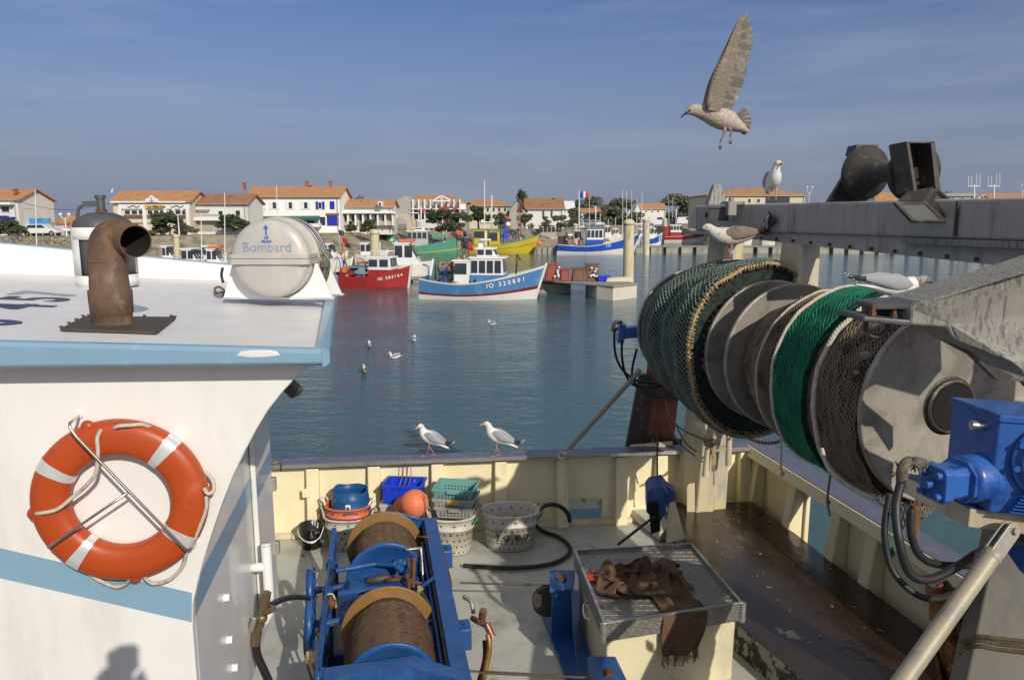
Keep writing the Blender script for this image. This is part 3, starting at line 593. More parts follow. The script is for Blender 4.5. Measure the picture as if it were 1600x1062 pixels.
# lower bolted flange under the beam, deepening to the near side
m = MB(); th = .012
for side in (bw_-.03,):
    m.hexa([gp(1.0, BB-.07, side), gp(LB+1.2, BB-.24, side), gp(LB+1.2, BB-.24, side-th), gp(1.0, BB-.07, side-th)][::-1], [gp(1.0, BB, side), gp(LB+1.2, BB, side), gp(LB+1.2, BB, side-th), gp(1.0, BB, side-th)][::-1])
fl = m.build('bolted_flange', m_steelg, gan)
for k in range(16):
    t = 1.35+k*.26; z = BB-.05-.17*(t-1)/(LB+.2)+.01; m = MB(); m.cyl(gp(t, z, bw_-.032), gp(t, z, bw_-.012), .016, n=8); m.build('bolt', m_darkst, fl)
m = MB(); m.hexa([gp(0, BB-.045, bw_+.035), gp(1.15, BB-.045, bw_+.035), gp(1.15, BB-.045, -bw_-.03), gp(0, BB-.045, -bw_-.03)][::-1], [gp(0, BB-.002, bw_+.035), gp(1.15, BB-.002, bw_+.035), gp(1.15, BB-.002, -bw_-.03), gp(0, BB-.002, -bw_-.03)][::-1]); m.build('foot_plate', m_steelg, gan, bev=.006)
m = MB(); m.hexa([gp(LB-1.1, BB-.055, bw_+.04), gp(LB+1.8, BB-.055, bw_+.04), gp(LB+1.8, BB-.055, bw_-.02), gp(LB-1.1, BB-.055, bw_-.02)][::-1], [gp(LB-1.1, BB-.004, bw_+.04), gp(LB+1.8, BB-.004, bw_+.04), gp(LB+1.8, BB-.004, bw_-.02), gp(LB-1.1, BB-.004, bw_-.02)][::-1]); m.build('ledge', m_arm, gan, bev=.006)
m = MB(); m.prism([gp(LB-.55, BB-.02, bw_-.05), gp(LB+1.4, BB-.02, bw_-.05), gp(LB+1.4, BB-.6, bw_-.05), gp(LB+.02, BB-.33, bw_-.05)], -gn*.02); m.build('gusset', m_darkst, gan)
# far leg: tapering from the beam to the deck
def leg(top, bot, wt, wb, dt, db, mt, name='gantry_leg', mi=None):
    m = MB(); X = V(gd.x, gd.y, 0); Y = V(gn.x, gn.y, 0)
    q = lambda c, w, d: [c-X*w/2-Y*d/2, c+X*w/2-Y*d/2, c+X*w/2+Y*d/2, c-X*w/2+Y*d/2]
    m.hexa(q(bot, wb, db)[::-1], q(top, wt, dt)[::-1]); return m.build(name, mt, trawler, bev=.03, seg=3)
m_leg = mat('leg_paint', (.60, .52, .33), .5, 0, .07, 3, [((.40, .39, .35), 1.5, .48, .62, (2, 2, .3)), ((.30, .21, .10), 3, .58, .72, (4, 4, .4)), ((.10, .08, .05), 14, .68, .74, (1, 1, .6))], .15, 40)
topc = PY(1136, 372, 9.35); topc.z = BB-.04
botc = PZ(1090, 812, -4.28)
lg = leg(topc, botc, .34, .62, .30, .50, m_leg)
leg2t = gp(1.83, BB, 0); ZL = CZ-1.45; leg2b = V(leg2t.x-.03, leg2t.y+.02, ZL+.12)
m = MB(); m.hexa([gp(.35, ZL-.12, .12), gp(LB+1.5, ZL-.12, .12), gp(LB+1.5, ZL-.12, -.12), gp(.35, ZL-.12, -.12)][::-1], [gp(.35, ZL+.115, .12), gp(LB+1.5, ZL+.115, .12), gp(LB+1.5, ZL+.115, -.12), gp(.35, ZL+.115, -.12)][::-1]); m.build('lower_beam', m_steelg, gan, bev=.02)
leg(leg2t, leg2b, .30, .40, .25, .32, m_leg)
leg(gp(LB+1.65, BB, 0), V(gp(LB+1.65, 0).x+.1, gp(LB+1.65, 0).y, DZ), .34, .5, .3, .45, m_leg)
# access plate on the far leg
def lf(px, py, o=0): # point on the leg's left/near face approx
    return PY(px, py, botc.y-.36-o)
m = MB(); c = [lf(1073, 809), lf(1114, 806), lf(1114, 756), (lf(1110, 752)), lf(1076, 755), lf(1073, 760)]; m.prism(c, (0, -.012, 0)); m.build('access_plate', m_leg, lg, bev=.004)
# bollard horn with rope on the leg
hb = PY(1102, 744, 8.75); ht = PY(1111, 657, 8.75)
m = MB(); m.cyl(hb, ht, .042, .038, n=16); m.bar(ht+V(-.07, 0, .0), ht+V(.09, -.0, -.01), .07, .035); m.build('bollard_horn', m_creamd, lg)
m = MB(); m.bar((hb+ht)/2+V(0, 0, .1), (hb+ht)/2+V(0.03, .75, .1), .09, .09); m.build('horn_bracket', m_creamd, lg)
# upright tube right of the leg
a = PY(1139, 640, 9.35); b = PY(1138, 727, 9.35); m = MB(); m.cyl(b, a+V(0, 0, .5), .04, n=14); m.bar(PY(1139, 700, 9.35), PY(1100, 702, 9.5), .06, .06); m.build('guard_tube', m_creamd, lg)
# spike and lamps on the far end
m = MB(); c = gp(.28, BT, .0); m.hexa([c+V(-.13, -.08, 0), c+V(.12, -.08, 0), c+V(.12, .08, 0), c+V(-.13, .08, 0)], [c+V(-.055, -.05, .25), c+V(.03, -.05, .25), c+V(.03, .05, .25), c+V(-.055, .05, .25)]); m.build('spike', m_arm, gan, bev=.015)
def floodlamp(c, yaw, pitch, s, m1, parent, name='floodlight'):
    d = V(cos(yaw)*cos(pitch), sin(yaw)*cos(pitch), sin(pitch)); d, sx, u = frame(d)
    q = lambda o, a, b: [c+d*o-sx*a-u*b, c+d*o+sx*a-u*b, c+d*o+sx*a+u*b, c+d*o-sx*a+u*b]
    m = MB(); m.loft([q(-.07*s, .06*s, .04*s), q(-.05*s, .08*s, .055*s), q(.03*s, .13*s, .085*s), q(.05*s, .135*s, .09*s), q(.05*s, .12*s, .075*s), q(.035*s, .115*s, .07*s)], 0, False)
    for k in range(7):
        t = -.045+k*.012; m.box(c+d*(t*s)+u*(.075*s), (.006*s, .16*s, .04*s), ax=(d, sx, u))
    o = m.build(name, m1, parent, bev=.003)
    m = MB(); m.add(q(.042*s, .112*s, .068*s), [(0, 1, 2, 3)]); m.build('lamp_glass', m_glass2, o)
    m = MB(); m.tube([c-sx*.14*s, c-sx*.15*s-d*.06*s+u*.02*s, c-sx*.15*s-d*.12*s-u*.05*s], .012*s); m.tube([c+sx*.14*s, c+sx*.15*s-d*.06*s+u*.02*s, c+sx*.15*s-d*.12*s-u*.05*s], .012*s); m.bar(c-sx*.16*s-d*.12*s-u*.05*s, c+sx*.16*s-d*.12*s-u*.05*s, .02*s, .04*s); m.build('lamp_bracket', m1, o)
    return o
m_glass2 = mat('lamp_glass_grey', (.10, .10, .095), .2, 0, .1, 8)
floodlamp(PY(1122, 334, 8.55), radians(-100), radians(-8), .85, m_greyb, gan)
m = MB(); c = PY(1142, 326, 8.45); m.box(c, (.10, .12, .16)); m.box(c+V(.08, 0, .06), (.14, .08, .04)); m.cyl(c+V(0, 0, -.1), c+V(0, 0, .12), .03); m.build('lamp_clamp', m_arm, gan, bev=.01)
# shackle on the beam by the middle leg
m = MB(); c = gp(1.55, CZ-.06, bw_+.03); m.tube([c+V(0, 0, .09), c+gn*.05+V(0, 0, .03), c+gn*.05+V(0, 0, -.06), c+V(0, 0, -.10)], .018, sub=4); m.tube([c+gn*.02+V(0, 0, .0), c+gn*.09+V(0, 0, -.04), c+gn*.06+V(0, 0, -.12), c+gn*.0+V(0, 0, -.12)], .014, sub=4); m.prism([c+V(0, 0, .13), c+gd*.12+V(0, 0, .02), c+V(0, 0, -.09)], gn*.02); m.build('shackle', m_darkst, gan)
# --- hourglass warp roller with its bracket
rc0 = PY(1352, 270, 7.45); rc1 = PY(1430, 269, 6.74); ax_ = (rc1-rc0); La = ax_.length; r0 = .262
prof = [(-.02, .02), (-.02, r0*.9), (.0, r0), (.012, r0), (.06, r0*.82), (.13, r0*.56), (.22, r0*.38), (La*.5, r0*.34), (La-.19, r0*.38), (La-.12, r0*.55), (La-.07, r0*.80), (La-.03, r0*1.0), (La-.01, r0), (La, r0*.9), (La, .02)]
m = MB(); m.lathe(prof, rc0, ax_, 48); wr = m.build('warp_roller', m_darkst, gan)
m = MB(); ad_ = ax_.normalized(); o_ = rc0-ad_*.10
zb_ = BT-.01
# left plate
m.hexa([V(o_.x-.28, o_.y+.05, zb_), V(o_.x+.22, o_.y+.05, zb_), V(o_.x+.22, o_.y+.12, zb_), V(o_.x-.28, o_.y+.12, zb_)], [V(o_.x-.06, o_.y+.08, CZ+.50), V(o_.x+.12, o_.y+.08, CZ+.50), V(o_.x+.12, o_.y+.15, CZ+.50), V(o_.x-.06, o_.y+.15, CZ+.50)]); m.hexa([V(o_.x-.09, o_.y-.05, CZ+.60), V(o_.x+.17, o_.y-.05, CZ+.60), V(o_.x+.17, o_.y+.15, CZ+.60), V(o_.x-.09, o_.y+.15, CZ+.60)], [V(o_.x-.07, o_.y-.05, CZ+.70), V(o_.x+.15, o_.y-.05, CZ+.70), V(o_.x+.15, o_.y+.15, CZ+.70), V(o_.x-.07, o_.y+.15, CZ+.70)]); m.bar(V(o_.x+.04, o_.y+.11, CZ+.45), V(o_.x+.04, o_.y+.11, CZ+.62), .1, .05, up=V(0, 1, 0)); m.build('roller_bracket', m_darkst, gan, bev=.006)
m = MB(); y_ = 6.40
P_ = lambda x, y, yy=y_: PY(x, y, yy)
m.prism([P_(1416, 222), P_(1421, 222), P_(1434, 300), P_(1428, 302)], (0, .30, 0)); m.prism([P_(1454, 221), P_(1461, 221), P_(1470, 296), P_(1462, 300)], (0, .30, 0)); m.prism([P_(1416, 221, y_+.26), P_(1461, 221, y_+.26), P_(1470, 300, y_+.26), P_(1420, 318, y_+.26)], (0, .04, 0)); m.prism([P_(1416, 221.), P_(1461, 221), P_(1461, 224), P_(1416, 224)], (0, .27, 0))
rb = m.build('roller_bracket', m_darkst, gan, bev=.004)
m = MB(); m.prism([P_(1425, 264, y_+.24), P_(1446, 256, y_+.24), P_(1448, 274, y_+.24), P_(1432, 280, y_+.24)], (0, .02, 0)); m.prism([P_(1426, 284, y_+.24), P_(1441, 282, y_+.24), P_(1441, 288, y_+.24), P_(1428, 290, y_+.24)], (0, .02, 0)); m.build('maker_plate', m_creamd, rb)
# big work light hanging off the beam
lc = PY(1442, 322, 6.0)
d = V(-.42, -.72, -.56).normalized(); d, sx, u = frame(d)
# oriented box from photo corners: face quad at front, body going up right
F = [PY(1398, 318, 5.85), PY(1424, 346, 5.75), PY(1475, 347, 5.85), PY(1446, 318, 5.98)]
B = [PY(1416, 303, 6.1), PY(1440, 322, 6.0), PY(1481, 324, 6.1), PY(1462, 294, 6.2)]
m = MB(); m.hexa([F[0], F[1], F[2], F[3]], [B[0], B[1], B[2], B[3]])
fc = sum(F, Vector())/4; nf = (F[1]-F[0]).cross(F[3]-F[0]).normalized()
if nf.y > 0: nf = -nf
bc = sum(B, Vector())/4
for k in range(10):
    t = .08+k*.09; a = F[0].lerp(F[3], t); b = B[0].lerp(B[3], t); o2 = (a-fc).cross(F[3]-F[0]); up_ = V(0, 0, .012); m.bar(a+up_*.4, b+up_*.4, .008, .03)
for k in range(8):
    t = .1+k*.11; a = F[3].lerp(F[2], t); b = B[3].lerp(B[2], t); m.bar(a+V(.006, 0, .0), b+V(.006, 0, 0), .008, .026)
wl = m.build('work_light', m_darkst, gan, bev=.004)
m = MB(); rimo = [fc+(p-fc)*1.06+nf*.012 for p in F]; rimi = [fc+(p-fc)*.84+nf*.012 for p in F]; m.loft([[p-nf*.02 for p in rimo], rimo, rimi, [p-nf*.01 for p in rimi]], 0, False, False); m.build('lamp_rim', m_darkst, wl)
m = MB(); m.add([p-nf*.008+nf*.013 for p in [fc+(p-fc)*.86 for p in F]], [(0, 1, 2, 3)]); m.build('lamp_glass', m_glass2, wl)
m = MB(); a = PY(1478, 330, 6.1); b = PY(1500, 326, 6.2); m.bar(a, b, .05, .075); m.tube([PY(1466, 300, 6.15), PY(1486, 314, 6.12), PY(1480, 344, 5.95)], .018); m.build('lamp_bracket', m_darkst, wl)
m = MB(); m.prism([gp(LB-.62, BT-.02, bw_+.004), gp(LB-.60, BT-.02, bw_+.004), gp(LB-.60, BB+.02, bw_+.004), gp(LB-.62, BB+.02, bw_+.004)], gn*.02); m.build('weld_seam', m_darkst, gan)

# ================================================================ near gallows arm with bird droppings
m = MB()
ya, yb = 3.95, 3.72
fr_t = [PY(1421, 482, ya), PY(1440, 471, ya-.02), PY(1600, 428, yb), PY(1760, 372, yb-.05), PY(1980, 285, yb-.1)]
fr_b = [PY(1421, 508, ya), PY(1481, 512, ya-.03), PY(1487, 526, ya-.04), PY(1497, 535, ya-.05), PY(1578, 567, yb+.02), PY(1606, 592, yb), PY(1640, 575, yb-.02), PY(1760, 475, yb-.05), PY(1830, 438, yb-.06), PY(1980, 448, yb-.1)]  # run beyond the right frame edge is shaped to shade the drum flange
bk = V(.02, .42, .0)
loopf = fr_t+fr_b[::-1]
tipb = [PY(1346, 491, 4.25), PY(1362, 473, 4.28)]
m.prism(loopf, (.0, .34, 0)); arm = m.build('gallows_arm', m_arm, trawler, bev=.018, seg=3)
# flat clevis head in front of the tip
m = MB(); h0 = PY(1350, 494, 3.98); h1 = PY(1424, 500, 3.95)
m.hexa([h0+V(-.01, 0, -.03), h1+V(0, 0, -.035), h1+V(0, .32, -.035), h0+V(-.01, .30, -.03)], [h0, h1+V(0, 0, .0), h1+V(0, .32, 0), h0+V(0, .30, 0)])
m.prism([PY(1363, 477, 4.18), PY(1421, 474, 4.14), PY(1421, 500, 4.14), PY(1363, 494, 4.18)], (0, .14, 0))
m.prism([PY(1366, 475, 4.06), PY(1440, 470, 3.97), PY(1421, 483, 3.97), PY(1366, 484, 4.05)], (0, .24, 0))
hd = m.build('arm_head', m_greyb, arm, bev=.01)
for x in (1363, 1396):
    c = PY(x, 493 if x < 1380 else 496, 4.03); m = MB(); m.cyl(c+V(0, 0, -.0), c+V(0, 0, .02), .022, n=6, smooth=False); m.cyl(c+V(0, 0, .02), c+V(0, 0, .045), .017, n=6, smooth=False); m.cyl(c, c+V(0, 0, .062), .011, n=10); m.build('nut_and_bolt', m_rustc, hd)
m = MB(); c = PY(1370, 509, 4.1); pts = [c+V(.062*cos(a), .0, .062*sin(a)) for a in [pi*1.0+pi*k/10 for k in range(11)]]; m.tube([pts[0]+V(0, 0, .05)]+pts+[pts[-1]+V(0, 0, .05)], .014, n=10); m.build('ring_shackle', m_darkst, arm)
m = MB(); c = [PY(1497, 545, 4.2), PY(1481, 512, 4.25), PY(1590, 560, 4.1), PY(1640, 600, 4.1), PY(1640, 625, 4.1), PY(1572, 600, 4.15), PY(1530, 556, 4.2)]; m.prism([PY(1440, 514, 4.24), PY(1482, 514, 4.24), PY(1492, 530, 4.24), PY(1640, 602, 4.2), PY(1640, 640, 4.2), PY(1600, 596, 4.2), PY(1560, 595, 4.2), PY(1520, 556, 4.2)], (0, .06, 0)); m.build('arm_web', m_darkst, arm)

# ================================================================ NET REEL
AX0 = V(2.22, 9.08, CZ-1.344); AX1 = V(3.14, 5.17, CZ-1.344); rd = (AX1-AX0).normalized(); RL = (AX1-AX0).length
rs = V(0, 0, 1).cross(rd).normalized(); ru = V(0, 0, 1)          # frame across the reel
reel = thing('net_reel', (AX0+AX1)/2*1.0, 0, 'large double net drum wound with dark green, bright green and brown fishing nets', 'net drum')
def rp(t, a, r): return AX0+rd*t+rs*(r*cos(a))+ru*(r*sin(a))
def flange(t, R, parent, name='flange', th=.02):
    m = MB(); prof = [(-.0, .10), (-.0, R-.03), (-.012, R-.015), (-.008, R), (th+.008, R), (th+.012, R-.015), (th, R-.03), (th, .10)]
    m.lathe([(t+a, b) for a, b in prof], AX0, rd, 96); return m.build(name, m_disc, parent)
TM1, TM2 = 1.74, 2.12
flange(0, .705, reel); flange(TM1, .715, reel); flange(TM2, .715, reel)
nf_ = flange(RL, .735, reel)
m = MB(); m.cyl(rp(-.3, 0, 0), rp(RL+.05, 0, 0), .20, n=28); m.build('drum_core', m_darkst, reel)
# hub on near flange
m = MB(); m.lathe([(RL+.02, .05), (RL+.02, .17), (RL+.06, .175), (RL+.065, .19), (RL+.025, .20), (RL+.025, .215), (RL+.01, .22)], AX0, rd, 48); m.build('hub_ring', m_darkst, reel)
m = MB(); m.lathe([(RL+.064, .0), (RL+.064, .172)], AX0, rd, 32); m.build('hub_hole_shade', m_black, reel)  # flat black disc paints the shade inside the hub hole
def netcore(t0, t1, Rf, m_, name, nu=70, nv=120):
    m = MB()
    def fn(u, v):
        t = t0+(t1-t0)*u; a = 2*pi*v; return rp(t, a, Rf(t, a))
    vs = []
    m.grid(fn, nu, nv)
    for t in (t0, t1):
        ring = [rp(t, 2*pi*k/nv, Rf(t, 2*pi*k/nv)) for k in range(nv)]; inn = [rp(t, 2*pi*k/nv, .19) for k in range(nv)]
        m.loft([ring, inn], 0, True, False)
    return m.build(name, m_, reel)
def strands(t0, t1, Rf, m_, name, nt, na, r=.0045, jit=.006, parent=None, hole=.0, seedv=1, lift=.008, seg=3, slack=0.0):
    rr = random.Random(seedv); m = MB(); vs = []; fs = []
    def node(i, j):
        t = t0+(t1-t0)*i/nt; a = 2*pi*(j+.5*(i % 2))/na
        q = noise.noise(V(i*.37, (j % na)*.31, seedv*3.1)); q2 = noise.noise(V(i*.23+7, (j % na)*.19, seedv*5.7))
        t2 = t+q*jit*2+slack*q2; a2 = a+q2*jit*2.2; return rp(t2, a2, Rf(t2, a2)+lift+.5*r+abs(q)*jit)
    P = [[node(i, j) for j in range(na+1)] for i in range(nt+1)]
    for i in range(nt):
        for j in range(na):
            a = P[i][j]
            for b in ((P[i+1][j], P[i+1][j-1] if j else P[i+1][na-1]) if i % 2 == 0 else (P[i+1][j], P[i+1][(j+1) % na])):
                if hole and rr.random() < hole: continue
                if (a-b).length > .4: continue
                d_, s_, u_ = frame(b-a, (a-AX0-rd*((a-AX0).dot(rd))).normalized()); k = len(vs)
                for p in (a-d_*r*.6, b+d_*r*.6): vs += [p-s_*r, p+s_*r, p+u_*r*1.3] if seg == 3 else []
                fs += [(k, k+1, k+4, k+3), (k+1, k+2, k+5, k+4), (k+2, k, k+3, k+5)]
    m.add(vs, fs, 0, True); return m.build(name, m_, parent or reel)
nn = lambda t, a, s, k: noise.noise(V(t*s, cos(a)*s*.6, sin(a)*s*.6+k))
sag = lambda a, k: k*max(0, -sin(a))
def R1(t, a):
    u = t/TM1; base = .56+.275*min(1, (u/.40))**.8
    base += .035*sin(3.0*u*pi+.6*cos(a))
    if u > .90: base -= (u-.90)*.6
    return base+.06*nn(t, a, 2.2, 1)+.022*nn(t, a, 7, 2)+.012*sin(t*19+2*sin(a))+sag(a, .06)*min(1, u*2)
TE = TM1-.13
c1 = netcore(.08, TE, R1, m_netcoreg, 'green_net_bundle')
strands(.08, TE, R1, m_netg, 'green_net_mesh', 46, 104, r=.0078, jit=.012, parent=c1, seedv=2)
# dark inner tangle between the hem and the middle disc
R1b = lambda t, a: .56+.04*nn(t, a, 9, 5)+.02*nn(t, a, 22, 5)
c1b = netcore(TE-.05, TM1-.01, R1b, m_netcore, 'inner_net_tangle', 12, 110)
tg = MB(); rr = random.Random(9)
for k in range(110):
    a = rr.uniform(0, 2*pi); t = rr.uniform(TE, TM1-.03); pts = []
    for i in range(5): pts.append(rp(min(TM1-.02, max(TE-.02, t+rr.uniform(-.05, .05))), a+i*.06, .60+rr.uniform(-.02, .10)))
    tg.tube(pts, rr.uniform(.006, .012), n=5, sub=2, mi=rr.choice([0, 0, 0, 1, 2]))
tg.build('tangled_twine', [m_netb, m_rustc, m_netg], c1b)
def ringrope(m, t, Rf, r, mi=0, a0=0, a1=2*pi, wob=.01, k=3.0, n=150, lay=True, tw=9.0, off=.012):
    pts = []
    for i in range(n+1):
        a = a0+(a1-a0)*i/n; tt = t(a) if callable(t) else t; pts.append(rp(tt+wob*noise.noise(V(cos(a)*k, sin(a)*k, tt*9)), a, Rf(tt, a)+off+r*.6))
    if not lay: m.tube(pts, r, n=8, mi=mi); return
    # three-strand laid rope
    for s in range(3):
        q = []
        for i, p in enumerate(pts):
            d_ = (pts[min(n, i+1)]-pts[max(0, i-1)]).normalized(); _, s_, u_ = frame(d_, rd); ph = i*tw*2*pi/n*2+s*2*pi/3; q.append(p+s_*(r*.5*cos(ph))+u_*(r*.5*sin(ph)))
        m.tube(q, r*.58, n=6, mi=mi)
m = MB(); 
for s, dt in ((0, 0), (1, .03)): ringrope(m, lambda a, dt=dt: TE+.005+dt+.012*sin(9*a+dt*60), lambda t, a: R1(TE, a)-.022+.0*t, .017, 0, n=420, tw=42)
rr = random.Random(4)
for k in range(150):   # lashing whippings around the hem rope
    a = 2*pi*k/150+rr.uniform(-.02, .02); c = rp(TE+.02, a, R1(TE, a)-.01); t_ = (-rs*sin(a)+ru*cos(a)); rad = rs*cos(a)+ru*sin(a)
    pts = [c+rd*(.042*cos(q))+rad*(.034*sin(q))+t_*(.012*cos(q)) for q in [2*pi*i/8 for i in range(8)]]; m.tube(pts, .0055, n=5, closed=True)
m.build('hem_rope', m_ropey, c1)
# --- second section
def R2(t, a):
    u = (t-TM2)/(RL-TM2); base = .50+.19*min(1, u/.34)**1.5+.035*sin(u*pi*1.0)+.015*sin(u*9)
    return base+.02*nn(t, a, 3, 8)+.012*nn(t, a, 9, 3)+sag(a, .05)
B1, B2, B3, B4 = TM2+.06, 2.98, 3.47, RL-.03
c2 = netcore(B1, B2+.02, R2, m_netcore, 'brown_net_bundle', 30, 120); strands(B1, B2, R2, m_netb, 'brown_net_mesh', 46, 150, r=.0042, jit=.005, parent=c2, seedv=4)
R2g = lambda t, a: R2(t, a)+.035
c3 = netcore(B2+.01, B3-.06, R2g, m_netcoreb, 'bright_green_net_bundle', 30, 120); strands(B2+.02, B3-.06, R2g, m_netg2, 'bright_green_net_mesh', 26, 104, r=.0066, jit=.008, parent=c3, seedv=5)
R2m = lambda t, a: R2(t, a)-.012
c4 = netcore(B3-.07, B3+.12, R2m, m_burlap, 'fine_net_roll', 16, 120); strands(B3-.06, B3+.12, R2m, m_netb, 'fine_net_mesh', 22, 220, r=.0026, jit=.003, parent=c4, seedv=6, lift=.003)
R2b = lambda t, a: R2(t, a)+.012+.02*nn(t, a, 5, 12)
c5 = netcore(B3+.11, B4, R2b, m_netcore, 'coarse_net_bundle', 40, 120); strands(B3+.12, B4, R2b, m_netb, 'coarse_net_mesh', 30, 112, r=.0052, jit=.010, parent=c5, seedv=7, lift=.012)
m = MB(); ringrope(m, lambda a: B2+.0+.02*sin(a*2+1), R2g, .016, n=380, tw=38); ringrope(m, lambda a: B1+.56+.10*sin(a+.6), R2, .012, n=380, tw=44); m.build('grey_rope', m_rope, c3)
m = MB(); ringrope(m, lambda a: B3+.10+.02*sin(a*2), lambda t, a: R2b(t, a)+.012, .020, n=380, tw=30); m.build('grey_rope', m_rope, c5)
# rags caught in the net
for (x, y, s) in ((1352, 556, .042), (1338, 582, .024)):
    d_ = ray(x, y); 
    best = None
    for i in range(400):
        p = V(0, 0, CZ)+d_*(3.8+i*.01); q = p-AX0; t = q.dot(rd); rad = (q-rd*t).length
        if B3 < t < B4 and rad < .76: best = p; break
    if best:
        m = MB(); m.sphere(best, s, 12, 8, sc=(1, .8, .8)); o = m.build('caught_rag', mat('grey_rag', (.20, .185, .16), .9, 0, .3, 30, bump=.6, bs=60), c5)
# slack net hanging under the near end + hanging rope ends
def hang(m, pts, r, mi=0, n=7, sub=5): m.tube([PY(x, y, yy) for x, y, yy in pts], r, n=n, mi=mi, sub=sub)
m = MB(); vs = []; fs = []
nu, nv = 20, 9
def sl_(i, j):
    u = i/nu; v = j/nv; x = 1360+120*u; y = 742+52*v*sin(pi*(.12+.88*u)**1.0)+ (30*v if u > .3 else 14*v) ; yy = 5.3-.3*v+.08*sin(u*7)
    return PY(x, y+4*noise.noise(V(u*4, v*4, 1)), yy)
for i in range(nu):
    for j in range(nv):
        a = sl_(i+.5*(j % 2), j)
        for b in (sl_(i+.5*((j+1) % 2), j+1), sl_(i+.5*((j+1) % 2)+(-1 if j % 2 == 0 else 1), j+1)): m.tube([a, b], .0045, n=4)
m.build('slack_net', m_netb, reel)
m = MB(); hang(m, [(1284, 700, 5.25), (1290, 722, 5.2), (1303, 742, 5.15), (1330, 762, 5.1), (1366, 780, 5.0)], .016); m.build('rope_end', m_rope, reel)
m = MB(); hang(m, [(1218, 680, 6.1), (1221, 700, 6.1), (1220, 726, 6.1), (1222, 738, 6.1)], .008); m.sphere(PY(1222, 740, 6.1), .022, 8, 6); m.build('rope_end', m_rope, reel)
m = MB(); hang(m, [(1300, 730, 5.6), (1296, 752, 5.6), (1293, 782, 5.6), (1297, 806, 5.6)], .009); m.sphere(PY(1294, 784, 5.6), .018, 8, 6); m.build('rope_end', m_ropeb, reel)
m = MB(); hang(m, [(1392, 800, 4.3), (1391, 830, 4.3), (1392, 850, 4.3)], .004)
for k in range(7): hang(m, [(1392, 848, 4.3), (1392+(k-3)*2, 872-abs(k-3)*2, 4.3+.01*(k % 2))], .004)
m.build('twine_tassel', m_netg2, reel)
# far motor and hoses at the reel's far end
m = MB(); c = rp(-.22, 0, 0); q0 = PY(968, 520, 9.1); q1 = PY(1000, 517, 9.1); m.bar(q0, q1, .16, .14); m.bar(PY(965, 519, 9.1), PY(975, 520, 9.1), .22, .24); m.build('far_motor', m_motor, reel, bev=.015)
for pts in ([(966, 512, 8.94), (960, 520, 8.94), (962, 555, 8.94), (975, 580, 9.00), (1000, 596, 9.16), (1030, 598, 9.28)], [(972, 530, 9.00), (972, 560, 9.00), (980, 590, 9.05), (1000, 605, 9.16), (1040, 600, 9.28)], [(995, 545, 9.05), (988, 575, 9.05), (990, 595, 9.11), (1010, 606, 9.16), (1060, 600, 9.28)]):
    m = MB(); hang(m, pts, .016); m.build('hydraulic_hose', m_rubber, reel)
m = MB(); hang(m, [(958, 518, 8.94), (961, 504, 8.94), (972, 504, 8.94)], .024, sub=3); m.build('hose_elbow', m_darkst, reel)

# --- near drive: gearbox, flange, hydraulic motor
drv = thing('reel_drive', PY(1560, 790, 4.1), 0, 'bright blue gearbox with round ribbed cover and side motor driving the net drum', 'gearbox')
fA = PY(1562, 652, 3.86); xR = V(.93, -.36, 0).normalized(); yR = V(.36, .93, 0).normalized()   # front face direction
gw, gh, gdp = .62, .62, .36
k0 = PY(1561, 650, 3.86)     # upper front-left corner
hL = PY(1561, 800, 3.86).z
m = MB(); a = V(k0.x, k0.y, 0); pts = [a, a+xR*gw, a+xR*gw+yR*gdp, a+yR*gdp-xR*.16]
m.hexa([V(p.x, p.y, hL) for p in pts], [V(p.x, p.y, k0.z) for p in pts]); gb = m.build('gearbox_case', m_motor, drv, bev=.014, seg=3)
m = MB(); hh = V(0, 0, .022); top = [V(p.x, p.y, k0.z-.03) for p in (a-xR*.0-yR*.012, a+xR*gw-yR*.012, a+xR*gw+yR*(gdp-.0), a+yR*gdp-xR*.17)]; m.hexa(top, [p+hh*1.8 for p in top]); m.build('case_lid', m_motor, gb, bev=.006)
fcn = a+xR*.31; fcn.z = (k0.z+hL)/2+.045; fn_ = -yR
m = MB(); m.lathe([(0, .235), (.02, .235), (.024, .23), (.024, .20), (.045, .196), (.05, .185), (.05, .14), (.065, .135), (.07, .12), (.07, .06), (.085, .055), (.09, .0)], fcn+fn_*.002, fn_, 56); cv = m.build('round_cover', m_motor, gb)
for i in range(10):
    an_ = 2*pi*i/10+.2; c = fcn+fn_*.024+xR*(.214*cos(an_))+V(0, 0, .214*sin(an_)); m = MB(); m.cyl(c, c+fn_*.022, .019, n=6, smooth=False); m.build('cover_bolt', m_motor, cv, bev=.002)
for i in range(9):
    m = MB(); z = hL+.03+i*.019; w0 = .16-.012*i; m.box(a+xR*(.04+w0*.0+.20)-yR*.02+V(0, 0, z), (.30-i*.02, .05, .006), ax=(xR, yR, V(0, 0, 1))); m.build('cooling_rib', m_motor, gb)
m = MB(); c = a-xR*.01+yR*.10+V(0, 0, k0.z-.08); m.cyl(c, c-xR*.10-yR*.03, .028, n=16); m.build('breather_plug', m_chrome, gb)
